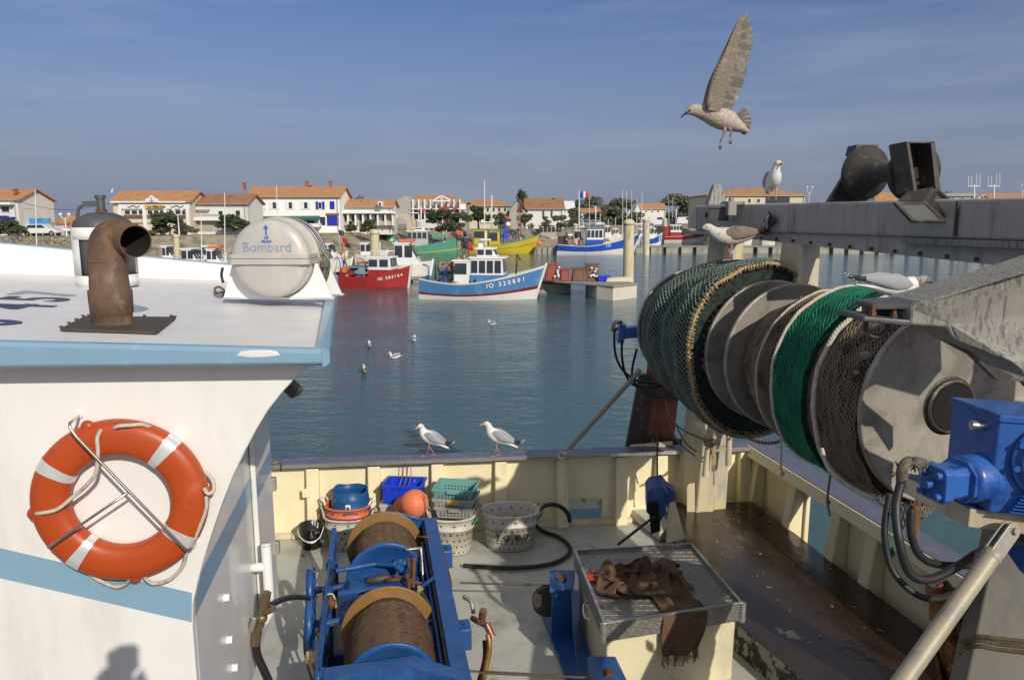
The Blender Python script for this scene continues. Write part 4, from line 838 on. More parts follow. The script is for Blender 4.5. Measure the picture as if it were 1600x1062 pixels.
# bell housing and motor pointing left
mc1 = PY(1548, 742, 3.98); mc0 = PY(1428, 758, 3.86); md = (mc0-mc1).normalized(); Lm = (mc0-mc1).length
m = MB(); m.lathe([(-.05, .17), (-.02, .17), (-.02, .13), (0, .135), (.03, .138), (.16, .135), (.20, .128), (.205, .10)], mc1, md, 44); bell = m.build('bell_housing', m_motor, drv)
m = MB(); pl_ = a-xR*.06+yR*.02; m.prism([PY(1532, 690, 4.02), PY(1548, 683, 4.02), PY(1590, 700, 3.9), PY(1590, 790, 3.9), PY(1540, 795, 4.02), PY(1530, 780, 4.02)], (.03, .06, 0)); m.build('mounting_plate', m_motor, drv, bev=.01)
_, ms, mu = frame(md)
def mring(t, w, h, ch=.25):
    c = mc1+md*t; return [c+ms*x+mu*y for x, y in ((-w, -h*(1-ch)), (-w*(1-ch), -h), (w*(1-ch), -h), (w, -h*(1-ch)), (w, h*(1-ch)), (w*(1-ch), h), (-w*(1-ch), h), (-w, h*(1-ch)))]
m = MB(); m.loft([mring(.205, .115, .115, .5), mring(.225, .12, .12, .5), mring(.23, .085, .088, .3), mring(.33, .085, .085, .3), mring(.335, .095, .10), mring(.39, .095, .10), mring(.395, .08, .085)], 0, False); mo = m.build('hydraulic_motor', m_motor, drv, bev=.008)
for sx_, sz_ in ((-.055, .06), (.055, .06), (-.055, -.06), (.055, -.06), (0, 0)):
    m = MB(); c = mc1+md*.395+ms*sx_+mu*sz_; m.cyl(c, c+md*(.03 if sx_ or sz_ else .05), .02 if sx_ or sz_ else .026, n=14); m.build('motor_bolt', m_motor, mo)
for t in (.26, .30):
    for s in (-1, 1): m = MB(); c = mc1+md*t+ms*(s*.05)+mu*.0; m.cyl(mc1+md*.24+mu*(s*.075)+ms*-.04, mc1+md*.33+mu*(s*.075)+ms*-.04, .02, n=10); m.build('motor_rib', m_motor, mo)
# taped hose joint and the hoses
m = MB(); c = PY(1411, 730, 3.86); rr = random.Random(2)
pts = [PY(1409, 752, 3.84), PY(1410, 733, 3.84), PY(1418, 722, 3.86), PY(1434, 722, 3.9), PY(1444, 726, 3.95)]; m.tube(pts, .03, n=12, sub=4)
for i in range(60):
    t = rr.random()*3.99; k = int(t); p = pts[k].lerp(pts[k+1], t-k)+V(rr.gauss(0, .018), rr.gauss(0, .018), rr.gauss(0, .018)); q = p+V(rr.gauss(0, .02), rr.gauss(0, .02), -abs(rr.gauss(0, .02))); m.tube([p, (p+q)/2+V(.006, 0, 0), q], .005, n=4)
m.build('taped_joint', mat('frayed_tape', (.13, .11, .09), .9, 0, .5, 40, [((.45, .25, .08), 16, .62, .68, (1, 1, 1)), ((.03, .03, .03), 20, .5, .6, (1, 1, 1))], .6, 90), drv)
hoses = [([(1409, 750, 3.84), (1400, 790, 3.8), (1404, 840, 3.72), (1420, 893, 3.7), (1450, 905, 3.72), (1490, 888, 3.8), (1530, 862, 3.95), (1560, 852, 4.1)], .024, m_rubber),
         ([(1390, 770, 4.0), (1382, 830, 3.95), (1392, 885, 3.9), (1420, 920, 3.85), (1455, 935, 3.85), (1500, 925, 3.95), (1535, 908, 4.05), (1580, 906, 4.1)], .019, m_rubber),
         ([(1424, 795, 3.86), (1424, 835, 3.84), (1438, 868, 3.84), (1470, 882, 3.9), (1520, 882, 4.0), (1590, 880, 4.1)], .022, m_rubber)]
for pts, r, mt in hoses: m = MB(); hang(m, pts, r, n=12, sub=8); m.build('hydraulic_hose', mt, drv)
m = MB(); m.cyl(PY(1430, 788, 3.86), PY(1427, 838, 3.85), .026, .028, n=16); m.build('hose_ferrule', m_rustc, drv)
# platform under the drive and the post that carries it
m = MB(); pa = PY(1514, 808, 3.93); pts = [V(pa.x, pa.y, 0), V(pa.x, pa.y, 0)+xR*1.1, V(pa.x, pa.y, 0)+xR*1.1+yR*.5, V(pa.x, pa.y, 0)+yR*.5-xR*.30]
zt_ = hL-.008; m.hexa([V(p.x, p.y, zt_-.11) for p in pts], [V(p.x, p.y, zt_) for p in pts]); pf = m.build('drive_shelf', m_creamd, trawler, bev=.006)
m = MB(); m.hexa([V(p.x, p.y, zt_+.001) for p in pts], [V(p.x, p.y, zt_+.006) for p in pts]); m.build('shelf_top', m_blued, pf)
m = MB(); pt = PY(1577, 838, 3.98); pb = PZ(1492, 1110, -3.6); X_ = V(xR.x, xR.y, 0); Y_ = V(yR.x, yR.y, 0)
q = lambda c, w, d_: [c, c+X_*w, c+X_*w+Y_*d_, c+Y_*d_]
tl_ = PY(1556, 838, 4.02); bl_ = PY(1508, 1066, 3.72); ddz = (tl_-bl_).normalized(); bl2 = bl_-ddz*((bl_.z-DZ)/ddz.z)
m.hexa(q(bl2, .62, .3), q(tl_, .5, .3)); po = m.build('drive_post', mat('post_paint', (.155, .145, .12), .55, 0, .08, 3, [((.10, .095, .08), 2.5, .5, .7, (1, 1, .4)), ((.10, .08, .05), 20, .70, .76, (1, 1, 1))], .12, 40), trawler, bev=.012)
m = MB(); c = PY(1572, 850, 3.96); m.prism([PY(1573, 850, 3.98), PY(1640, 850, 3.8), PY(1640, 940, 3.8), PY(1590, 925, 3.93), PY(1568, 905, 3.98)], (-.004, -.014, 0)); m.build('blue_bracket_plate', m_blued, po, bev=.004)
m = MB()
for yy in (1000, 1008, 1017): m.tube([PY(1500, yy+2, 3.80), PY(1525, yy-8+2*(yy % 3), 3.70), PY(1560, yy-3, 3.62), PY(1620, yy+4, 3.5)], .012, n=8, sub=5)
m.build('rope_lashing', m_ropeb, po)
m = MB(); c = PY(1494, 1000, 4.15); rr = random.Random(8)
def rag(u, v):
    p = PY(1472+52*u-24*v, 1062-150*v+6*sin(u*9)+80*(1-v)*.3, 4.25+.12*sin(u*6+v*3)); return p+V(.03*noise.noise(V(u*6, v*9, 0)), .06*noise.noise(V(u*7, v*5, 3)), 0)
m.grid(rag, 24, 40); m.build('hanging_orange_net', mat('orange_rag', (.26, .09, .03), .9, 0, .35, 12, [((.05, .03, .02), 7, .48, .6, (1, 1, .5))], .8, 60, bdist=.02), po, solid=.02)
# big diagonal strut
s0_ = PY(1578, 828, 3.80); s1_ = PY(1411, 1062, 3.42); dd_ = (s1_-s0_).normalized(); s2_ = s0_+dd_*((DZ-s0_.z)/dd_.z)
m = MB(); e_ = s0_+dd_*.17; m.cyl(e_, s2_, .046, .052, n=28); m.lathe([(0, .038), (.02, .049), (.045, .052), (.06, .046)], s0_+dd_*.15, dd_, 28)
so_ = m.build('strut', m_strut, trawler)
dn, sn, un = frame(dd_, V(0, -1, 0))
m = MB(); c = s0_
lo = [c+dn*.18-sn*.045, c+dn*.18+sn*.045]+[c+sn*(.045*cos(a))-dn*(.045*sin(a)) for a in [pi*k/8 for k in range(9)]]
m.prism([p+un*.012 for p in lo], un*.014); m.prism([p-un*.03 for p in lo], un*.014); m.cyl(c-un*.05, c+un*.045, .02, n=14); m.build('strut_fork', m_pole, so_, bev=.003)
# dark otter board hanging outside the far quarter
ob = thing('trawl_door', PZ(1020, 712, -3.1)+V(0, .5, 0), 0, 'dark framed trawl door with faded red panels hanging outside the far rail', 'trawl door')
yy = 10.3
m = MB(); m.prism([PY(1000, 585, yy), PY(1016, 585, yy), PY(1000, 712, yy), PY(976, 712, yy)], (0, .12, 0)); m.prism([PY(1016, 590, yy), PY(1024, 590, yy), PY(1004, 712, yy), PY(997, 712, yy)], (0, .2, 0)); m.build('door_frame', m_darkst, ob, bev=.01)
m_redp = mat('faded_red_panel', (.34, .11, .09), .5, 0, .15, 4, [((.10, .05, .04), 5, .5, .7, (1, 1, 1)), ((.28, .12, .1), 8, .6, .7, (1, 1, 1))], .15, 30)
m = MB(); m.prism([PY(1012, 568, yy+.1), PY(1066, 568, yy+.1), PY(1050, 712, yy+.1), PY(997, 712, yy+.1)], (0, .03, 0)); m.build('red_panel', m_redp, ob)
for y0_ in (614, 688): m = MB(); m.bar(PY(1008, y0_, yy+.05), PY(1066, y0_+4, yy+.05), .08, .12); m.build('cross_bar', m_darkst, ob)
m = MB(); m.prism([PY(986, 700, yy-.2), PY(1052, 694, yy-.2), PY(1052, 712, yy-.2), PY(1000, 716, yy-.2)], (0, .1, .02)); m.build('foot_board', m_creamd, ob)
# ================================================================ TRAWL WINCH
WO = V(-1.29, 7.05, DZ); wa = V(.187, -.982, 0).normalized(); wr_ = V(.982, .187, 0).normalized()
winch = thing('trawl_winch', WO, 0, 'big blue trawl winch with two ochre flanged drums of rusty steel cable and two handwheels', 'winch')
def wp(r, a, z): return WO+wr_*r+wa*a+V(0, 0, z)
def wbox(m, r0, r1, a0, a1, z0, z1, mi=None): return m.hexa([wp(r0, a0, z0), wp(r0, a1, z0), wp(r1, a1, z0), wp(r1, a0, z0)], [wp(r0, a0, z1), wp(r0, a1, z1), wp(r1, a1, z1), wp(r1, a0, z1)], mi)
m_cable = mat('rusty_cable', (.11, .065, .038), .6, .35, .25, 14, [((.06, .04, .03), 10, .5, .65, (1, 1, 1)), ((.26, .17, .10), 22, .6, .75, (1, 1, 1))], .25, 120)
zc = .58
def drum(a0, a1, Rf, cmax, seed):
    m = MB(); n_ = 72
    m.lathe([(0, .08), (0, Rf-.01), (.004, Rf), (.016, Rf), (.02, Rf-.01), (.02, .30), (.05, .20), (.05, .1)], wp(0, a0, zc), wa, n_); fl = m.build('drum_flange', m_ochre, winch)
    # cable: two layers of laid rope
    rr = random.Random(seed); r = .0145; cm = MB(); t = a0+.035; L = a1-a0-.03; k = int(L/(2*r))
    for layer in range(2):
        for i in range(k):
            u = i/(k-1)
            Rr = cmax*(1 if u > .38 else .86+.14*(u/.38)**.7 if u > .12 else .80)+(-layer*.018)+rr.uniform(-.003, .003)
            if layer == 1 and i % 2: continue
            tt = a0+.032+L*u; pts = []
            for q in range(97):
                an = 2*pi*q/96; p = wp(Rr*cos(an), 0, zc+Rr*sin(an))+wa*(tt+.005*sin(an+rr.random()*.2)); pts.append(p)
            if layer == 0:
                for s in range(4):
                    qn = []
                    for q, p in enumerate(pts):
                        ph = 2*pi*s/4+q*.42; rad = (wr_*cos(2*pi*q/96)+V(0, 0, sin(2*pi*q/96))); qn.append(p+rad*(r*.52*cos(ph))+wa*(r*.52*sin(ph)))
                    cm.tube(qn[0:97], r*.55, n=4, caps=False)
            else: cm.tube(pts, r, n=5, caps=False)
    cm.build('cable_coil', m_cable, fl)
    m = MB(); m.cyl(wp(0, a0+.01, zc), wp(0, a1, zc), cmax-.05, n=48); m.build('cable_core', m_cable, fl)
    return fl
drum(-.88, -.10, .425, .362, 1)
drum(.86, 1.68, .425, .372, 2)
# brake-band discs and housings
def plate(a, R, th=.03, name='brake_disc', z=zc): 
    m = MB(); m.lathe([(0, .05), (0, R-.006), (.006, R), (th-.006, R), (th, R-.006), (th, R-.05), (th-.012, R-.06), (th-.012, .05)], wp(0, a, z), wa, 72); return m.build(name, m_blue, winch)
plate(-.08, .415); plate(1.70, .385)
# bottom skid frame
for r in (-.62, .50): m = MB(); wbox(m, r-.05, r+.05, -1.0, 2.3, 0, .14); m.build('skid', m_blue, winch, bev=.008)
for a in (-.98, .40, 2.1): m = MB(); wbox(m, -.57, .45, a-.05, a+.05, .004, .12); m.build('cross_member', m_blue, winch, bev=.008)
# right beam: wide channel raised on plates
m = MB(); wbox(m, .455, .60, -1.0, 2.12, .80, .835); wbox(m, .452, .462, -1.0, 2.1, .66, .80); m.prism([wp(.45, -1.0, .825), wp(.12, -1.0, .97-.02), wp(.12, -1.0, .93), wp(.45, -1.0, .62)], wa*.012)
bm = m.build('channel_beam', m_blue, winch, bev=.005)
m = MB(); m.prism([wp(.46, -1.0, .835), wp(.06, -1.08, .88), wp(.06, -1.03, .885), wp(.46, -.93, .84)], (0, 0, -.012)); m.prism([wp(.46, -.98, .82), wp(.10, -.98, .86), wp(.30, -.98, .30), wp(.46, -.98, .2)], wa*.012); m.build('end_gusset', m_blue, bm)
for a in (-.95, -.1, .9, 1.9): m = MB(); m.hexa([wp(.46, a-.06, .1), wp(.46, a+.06, .1), wp(.58, a+.06, .1), wp(.58, a-.06, .1)], [wp(.47, a-.06, .8), wp(.47, a+.06, .8), wp(.57, a+.06, .8), wp(.57, a-.06, .8)]); m.build('beam_post', m_blue if a < 1.5 else m_rustc, bm, bev=.01)
for a in (-.25, 1.28):
    m = MB(); wbox(m, .60, .70, a-.09, a+.09, .60, .80); m.cyl(wp(.66, a, .80), wp(.66, a, .815), .03, n=12); m.build('cable_lug', m_blue, bm, bev=.012)
m = MB(); wbox(m, .605, .625, -.2, .5, .35, .78); m.build('rusty_side_plate', m_rustc, bm)
# black gap lining between the drums and beam
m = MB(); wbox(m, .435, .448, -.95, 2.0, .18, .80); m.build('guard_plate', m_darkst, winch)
for r_, z_, R_ in ((.40, .50, .022), (.43, .60, .016)): m = MB(); m.cyl(wp(r_-.02, -.6, z_+.12), wp(r_-.02, 1.9, z_+.12), R_, n=10); m.build('shaft_rod', m_blued, winch)
# left rail: thin post + rod
m = MB(); wbox(m, -.585, -.53, -.90, -.15, .60, .845); wbox(m, -.575, -.555, -.9, 2.05, .80, .835); m.tube([wp(-.565, -.15, .76), wp(-.565, .9, .76), wp(-.565, 2.1, .74)], .026, n=12); lr = m.build('left_rail', m_blue, winch, bev=.005)
for a in (-.85, -.12, .42, 2.05): m = MB(); m.cyl(wp(-.56, a, .12), wp(-.56, a, .78), .033, n=14); m.cyl(wp(-.56, a-.0, .70), wp(-.56, a, .80), .048, n=16); m.build('rail_post', m_blue, lr)
# hand wheels, seen edge-on, with tapered rim webs
def wheel(a, r0, R=.225):
    m = MB(); c = wp(r0, a, .62)
    m.lathe([(-.03, R-.012), (-.034, R), (.028, R), (.03, R-.012), (-.03, R-.012)], c, wr_, 48)
    for k in range(5):
        an = 2*pi*k/5+.5; q = c+wa*((R-.01)*cos(an))+V(0, 0, (R-.01)*sin(an)); m.bar(c+wr_*.045, q, .03, .02, up=wr_)
    m.lathe([(0, .0), (0, .045), (.10, .03), (.22, .028), (.22, 0)], c, wr_, 18)
    o = m.build('handwheel', m_blue, winch)
    m = MB(); m.cyl(c+wr_*.12, wp(-.30, a, .645), .028, n=14); m.cyl(c+wr_*.14, c+wr_*.18, .038, n=14); m.build('spindle', m_blue, o)
    m = MB(); m.cyl(c+wr_*.185, c+wr_*.20, .036, n=14); m.build('rust_ring', m_rustc, o)
wheel(.08, -.74); wheel(.72, -.70)
# crank with ball knob and grease hose between wheels
m = MB(); p = PY(481, 868, 6.9); m.tube([PY(497, 896, 6.75), PY(485, 888, 6.8), p], .006, sub=3); m.build('crank_lever', m_chrome, winch)
m = MB(); m.sphere(PY(469+1, 867, 6.95)+V(.02, 0, -.0), .018, 12, 8); m.build('lever_knob', m_blackp, winch)
m = MB(); m.tube([wp(-.60, .55, .72), wp(-.56, .5, .78), wp(-.50, .5, .77), wp(-.48, .52, .65)], .008, sub=4); m.build('hook_wire', m_rope, winch)
m = MB(); m.lathe([(0, .03), (.03, .045), (.07, .045), (.09, .02), (.12, .02)], wp(-.52, .60, .70), (0, 0, 1), 14); m.build('grease_cap', m_rustc, winch)
# central gearbox deck between the drums
m = MB(); wbox(m, -.42, .30, -.02, .83, .42, .63); m.hexa([wp(-.46, .02, .63), wp(-.46, .80, .63), wp(.34, .80, .63), wp(.34, .02, .63)], [wp(-.36, .10, .71), wp(-.36, .74, .70), wp(.26, .74, .70), wp(.26, .10, .71)]); gc = m.build('gear_case', m_blue, winch, bev=.014)
def lever(p, w, h, name, mt): m = MB(); m.tube(p, w, n=8, sub=4); return m.build(name, mt, winch)
def arm_(pts, w, h):
    m = MB()
    for p, q in zip(pts, pts[1:]): m.bar(p, q, w, h)
    return m.build('brake_arm', m_blue, winch, bev=.008)
arm_([wp(-.50, .06, .80), wp(-.10, .02, .82), wp(.08, .10, .83)], .055, .035)
arm_([wp(.08, .10, .83), wp(.16, .20, .80)], .055, .035)
arm_([wp(-.46, .50, .78), wp(-.08, .52, .80), wp(.20, .70, .74)], .06, .04)
arm_([wp(-.34, .56, .74), wp(-.05, .80, .70)], .05, .03)
# oily chain links tray, rusty hook and shackles
m = MB(); m.lathe([(-.13, .005), (-.09, .035), (0, .05), (.09, .035), (.13, .005)], wp(-.08, .22, .75), (wr_*1.0+V(0, 0, .12)), 14); m.build('oil_can', m_darkst, winch)
m = MB(); c = wp(.06, .28, .76); pts = [c+wr_*(.062*cos(a))+wa*(.03*sin(a))+V(0, 0, .012*sin(a)) for a in [2*pi*k/12 for k in range(12)]]; m.tube(pts, .018, n=8, closed=True); m.build('rusty_eye', m_rustc, winch)
for p, q, r in ((wp(.10, .26, .78), wp(.26, .34, .76), .02), (wp(.22, .08, .86), wp(.24, .30, .74), .017), (wp(.28, .14, .88), wp(.25, .42, .72), .020), (wp(.24, .36, .76), wp(.42, .34, .70), .018), (wp(.20, .40, .84), wp(.22, .46, .70), .02)):
    m = MB(); m.cyl(p, q, r, r*.85, n=10); m.sphere(p, r*1.35, 8, 6); m.build('rusty_linkage', m_rustc, winch)
m = MB()
rr = random.Random(6)
c = wp(.14, .08, .83); m.sphere(c, .05, 12, 8); m.cyl(c-wr_*.06, c+wr_*.06, .035, n=14); m.cyl(c+V(0, 0, -.05), c+V(0, 0, .03), .05, n=16); m.build('linkage_knuckle', m_blue, winch)
m = MB(); m.tube([wp(.20, -.02, .92), wp(.34, -.02, .925), wp(.36, .0, .91), wp(.37, .12, .60), wp(.37, .5, .45)], .014, n=10, sub=3); m.build('steel_crank_bar', m_alu, winch)
m = MB(); m.tube([wp(.34, -.5, .845), wp(.52, -.42, .845)], .01); m.build('pin', m_rustc, winch)
m = MB(); m.bar(wp(.30, .46, .74), wp(.46, .44, .83), .05, .014); m.build('bracket_strap', m_blue, winch, bev=.004)
m = MB(); m.cyl(wp(.30, .60, .72), wp(.30, .62, .84), .03, .02, n=10); m.bar(wp(.28, .6, .6), wp(.31, .62, .82), .06, .04); m.build('yellow_valve', mat('yellow_green', (.35, .32, .10), .5, 0, .2, 20), winch, bev=.005)
m = MB(); m.tube([wp(.31, .62, .80), wp(.38, .8, .74), wp(.44, 1.0, .66)], .017, n=10, sub=4); m.build('grease_hose', m_darkst, winch)
m = MB(); m.tube([wp(.30, .95, .62), wp(.40, .95, .66), wp(.44, 1.15, .5)], .02, n=10, sub=4); m.build('blue_pipe', m_blued, winch)
# front hood over the near drum
m = MB(); hp = lambda pts, z: [wp(r, a, z_) for (r, a, z_) in pts]
T1 = [wp(-.54, 1.74, .835), wp(-.50, 1.78, .845), wp(-.05, 1.80, .875), wp(.18, 1.80, .88), wp(.58, 2.02, .83)]
T2 = [wp(-.54, 1.86, .83), wp(-.50, 1.90, .84), wp(-.05, 1.93, .865), wp(.16, 1.93, .87), wp(.58, 2.13, .825)]
B2_ = [wp(-.54, 1.93, .30), wp(-.50, 1.97, .30), wp(-.05, 2.0, .30), wp(.14, 2.0, .30), wp(.58, 2.17, .30)]
m.loft([[p+V(0, 0, -.02) for p in T1], T1, T2, B2_], 0, False, False, closed=False); hd = m.build('front_hood', m_blue, winch, solid=.012)
m = MB(); m.lathe([(0, .24), (.03, .25), (.055, .235), (.06, .18), (.045, .16), (.045, 0)], wp(-.04, 1.97, .54), wa, 48); m.build('hood_boss', m_blue, hd)
m = MB(); m.lathe([(0, .0), (0, .05), (.07, .05), (.07, .0)], wp(-.585, 1.82, .80), wr_, 20); m.build('hinge_barrel', m_blue, hd)
m = MB(); m.prism([wp(.26, 2.045, .80), wp(.44, 2.105, .80), wp(.46, 2.112, .62), wp(.30, 2.06, .60), wp(.22, 2.04, .68)], wa*.006); m.build('paint_patch', m_darkst, hd)
# hoses at its left foot and copper/amber fittings at the right
for pts, r, mt in (([(520, 895, 6.9), (512, 930, 6.6), (508, 960, 6.4), (492, 985, 6.3), (478, 1010, 6.2)], .032, m_rubber), ([(482, 960, 6.5), (476, 990, 6.3), (478, 1030, 6.1), (492, 1075, 6.0)], .012, m_hoseyel), ([(488, 965, 6.5), (484, 1000, 6.3), (490, 1040, 6.1), (505, 1080, 6.0)], .012, m_hoseyel), ([(500, 975, 6.6), (505, 1010, 6.5), (520, 1030, 6.5)], .03, m_darkst), ([(494, 930, 6.6), (489, 960, 6.5), (500, 1000, 6.4), (512, 1060, 6.3)], .014, m_rubber)):
    m = MB(); m.tube([PY(x, y, yy) for x, y, yy in pts], r, n=9, sub=6, mi=0); m.build('hydraulic_hose', mt, winch)
for pts, r, mt, nme in (([(725, 932, 6.6), (736, 940, 6.5), (740, 958, 6.45)], .02, m_pole, 'bent_pipe'), ([(762, 990, 6.15), (765, 1010, 6.1), (760, 1040, 6.05), (752, 1075, 6.0)], .025, m_hoseyel, 'amber_hose'), ([(757, 1000, 6.2), (757, 1030, 6.15), (746, 1070, 6.1)], .02, m_rustc, 'rusty_pipe'), ([(738, 965, 6.4), (750, 972, 6.3), (764, 978, 6.25)], .026, m_rustc, 'elbow_fitting')):
    m = MB(); m.tube([PY(x, y, yy) for x, y, yy in pts], r, n=12, sub=6); m.build(nme, mt, winch)
m_copper = mat('copper_fitting', (.30, .12, .08), .4, .5, .3, 20, [((.08, .10, .10), 14, .55, .65, (1, 1, 1))], .2, 60)
m = MB(); m.cyl(PY(753, 968, 6.35), PY(755, 953, 6.3), .035, n=14); m.build('valve_stub', m_copper, winch)
m = MB(); m.cyl(PY(760, 974, 6.25), PY(770, 995, 6.2), .036, .03, n=14); m.build('valve_stub', m_copper, winch)
# deck cable guide bars right of the winch
for y0, y1, xr_ in ((910, 914, 862),):
    m = MB(); m.cyl(PZ(718, y0, -3.75), PZ(xr_, y1, -3.80), .010, n=8); m.build('taut_cable', m_cable, winch)
m = MB(); m.cyl(PZ(748, 1050, -3.75), PZ(920, 1058, -3.80), .011, n=8); m.build('taut_cable', m_cable, winch)

# ================================================================ blue cable blocks bolted to the deck by the box
blk = thing('cable_block_base', PZ(880, 990, -4.3), 0, 'blue deck bed with two blue cable lead boxes left of the cream hatch box', 'cable lead')
q = [PZ(837, 935, -4.29), PZ(850, 925, -4.29), PZ(905, 925, -4.29), PZ(960, 1075, -4.29), PZ(892, 1085, -4.29)]
m = MB(); m.prism(q[::-1], (0, 0, .03)); m.build('bed_plate', m_blue, blk, bev=.004)
m = MB()
a_ = PZ(862, 892, -3.72); b_ = PZ(895, 892, -3.72); c_ = PZ(892, 916, -3.72); d_ = PZ(862, 918, -3.72)
def drop(p, z, dx=0, dy=0): return V(p.x+dx, p.y+dy, z)
bx = thing  # noqa
tp_ = [d_, c_, b_, a_]; m.hexa([drop(p, DZ+.035) for p in tp_], [drop(p, CZ-3.76) for p in tp_]); m.build('lead_box', m_blue, blk, bev=.01)
m = MB(); cc = (a_+c_)/2; tp2 = [cc+(p-cc)*1.22 for p in tp_]; m.hexa([drop(p, CZ-3.757) for p in tp2], [drop(p, CZ-3.72) for p in tp2]); m.build('lead_box_top', m_blue, blk, bev=.008)
m = MB(); m.cyl(V(cc.x, cc.y, CZ-3.72), V(cc.x, cc.y, CZ-3.70), .06, n=14); m.build('worn_pad', m_rustc, blk)
m = MB(); m.cyl(V(cc.x-.14, cc.y-.02, DZ+.32), V(cc.x-.14, cc.y+.06, DZ+.32), .16, n=24); m.build('sheave', m_darkst, blk)
m = MB(); g0 = c_; m.prism([V(g0.x, g0.y-.0, DZ+.03), V(g0.x+.02, g0.y-.42, DZ+.03), V(g0.x, g0.y, DZ+.45)], (.012, 0, 0)); m.build('gusset', m_blue, blk)
m = MB(); tp_ = [PZ(930, 1072, -3.78), PZ(985, 1072, -3.78), PZ(962, 1024, -3.78), PZ(918, 1024, -3.78)]; m.hexa([drop(p, DZ+.035) for p in tp_], [drop(p, CZ-3.78) for p in tp_]); m.build('lead_box', m_blue, blk, bev=.01)
m = MB(); p = PZ(950, 1052, -3.78); m.cyl(p, p+V(0, 0, .03), .045, n=6, smooth=False); m.build('worn_pad', m_rustc, blk)

# ================================================================ cream hatch box with tread plate lid
hb_ = thing('hatch_box', (1.4, 6.6, DZ), 0, 'cream painted hatch box with a rimmed metal tread plate lid, brown cloth lying on it', 'hatch box')
c0, c1_, c2_, c3_ = V(.80, 5.92, 0), V(2.12, 6.27, 0), V(1.95, 7.52, 0), V(.66, 7.36, 0)
cc = (c0+c1_+c2_+c3_)/4; ZL_ = CZ-3.5
sh = lambda k: [cc+(p-cc)*k for p in (c0, c1_, c2_, c3_)]
at = lambda ps, z: [V(p.x, p.y, z) for p in ps]
m = MB(); m.hexa(at(sh(.93), DZ), at(sh(.94), ZL_-.10)); m.build('box_body', mat('box_paint', (.70, .63, .42), .5, 0, .06, 3, [((.55, .50, .36), 2.2, .5, .7, (1, 1, .4)), ((.16, .12, .07), 8, .66, .74, (3, 3, .35)), ((.05, .04, .03), 30, .735, .78, (1, 1, .5))], .12, 40), hb_, bev=.02, seg=3)
m = MB(); m.loft([at(sh(.97), ZL_-.175), at(sh(1.0), ZL_-.175), at(sh(1.0), ZL_), at(sh(.972), ZL_), at(sh(.972), ZL_-.030)], 0, False, False); m.add(at(sh(.972), ZL_-.030), [(0, 1, 2, 3)]); lid = m.build('tread_plate_lid', m_tread, hb_)
m = MB(); m.loft([at(sh(.965), ZL_-.0), at(sh(1.006), ZL_), at(sh(1.006), ZL_+.006), at(sh(.965), ZL_+.006)], 0, False, False); m.build('lid_rim', m_alu, lid, bev=.002)
for p in (c0, c1_): m = MB(); q = cc+(p-cc)*1.005; m.cyl(V(q.x, q.y, ZL_-.18), V(q.x, q.y, ZL_+.002), .028, n=14); m.build('corner_cap', m_alu, lid)
m = MB(); s0_ = c3_.lerp(c0, .62); s0_ = V(s0_.x, s0_.y, ZL_-.10)+V(-.02, 0, 0); m.tube([s0_, s0_+V(-.05, -.05, 0), s0_+V(-.06, -.2, -.03), s0_+V(.0, -.26, -.04)], .011, sub=4); m.tube([s0_+V(-.01, .1, -.06), s0_+V(-.012, .1, -.3)], .006); m.build('latch_hook', m_chrome, lid)
m = MB(); p = c3_.lerp(c0, .38); p = V(p.x, p.y, ZL_)+V(.08, 0, .005); m.box(p, (.14, .07, .02), ax=frame(V(.7, .4, .2))); m.box(p+V(.0, -.09, -.005), (.12, .06, .02), ax=frame(V(.8, -.3, -.1))); o = m.build('plastic_clips', m_orange, lid, bev=.004)
# ================================================================ LIFEBUOY on its steel hook
def so_pt(px, py, o): return PP(px, py, SB+snrm*o, sdir[:2])
bc = so_pt(190, 781, .055); BX = -sdir*-1.0; BX = V(sdir.x, sdir.y, 0); BZ = V(0, 0, 1)
lb = thing('lifebuoy', bc, 0, 'orange ring lifebuoy with silver tape bands and cream grab line on the white wheelhouse wall', 'lifebuoy')
RC, RW, RT = .283, .078, .052
def bp_(an, rr_, o=0.0): return bc+BX*(rr_*cos(an))+BZ*(rr_*sin(an))+snrm*o
def ringsec(a0, a1, n, k, mt, name, parent, sc=1.0, m_=None):
    m = m_ or MB(); vs = []; full = abs(a1-a0-2*pi) < 1e-6; nn_ = n if full else n+1
    for i in range(nn_):
        an = a0+(a1-a0)*i/n
        for j in range(k):
            b = 2*pi*j/k; cb, sb_ = cos(b), sin(b); p_ = .75
            x = RC+sc*RW*math.copysign(abs(cb)**p_, cb); o = sc*RT*math.copysign(abs(sb_)**p_, sb_); vs.append(bp_(an, x, o))
    fs = [(i*k+j, i*k+(j+1) % k, ((i+1) % nn_)*k+(j+1) % k, ((i+1) % nn_)*k+j) for i in range(n) for j in range(k)]
    m.add(vs, fs, 0, True); return m.build(name, mt, parent)
ringsec(0, 2*pi, 96, 24, m_orange, 'ring', lb)
for dg in (148, 48, 232, 325): a = radians(dg); ringsec(a-.085, a+.085, 6, 24, m_retro, 'reflective_band', lb, 1.02)
m = MB()
def wl_(pts): return [so_pt(x, y, o) for x, y, o in pts]
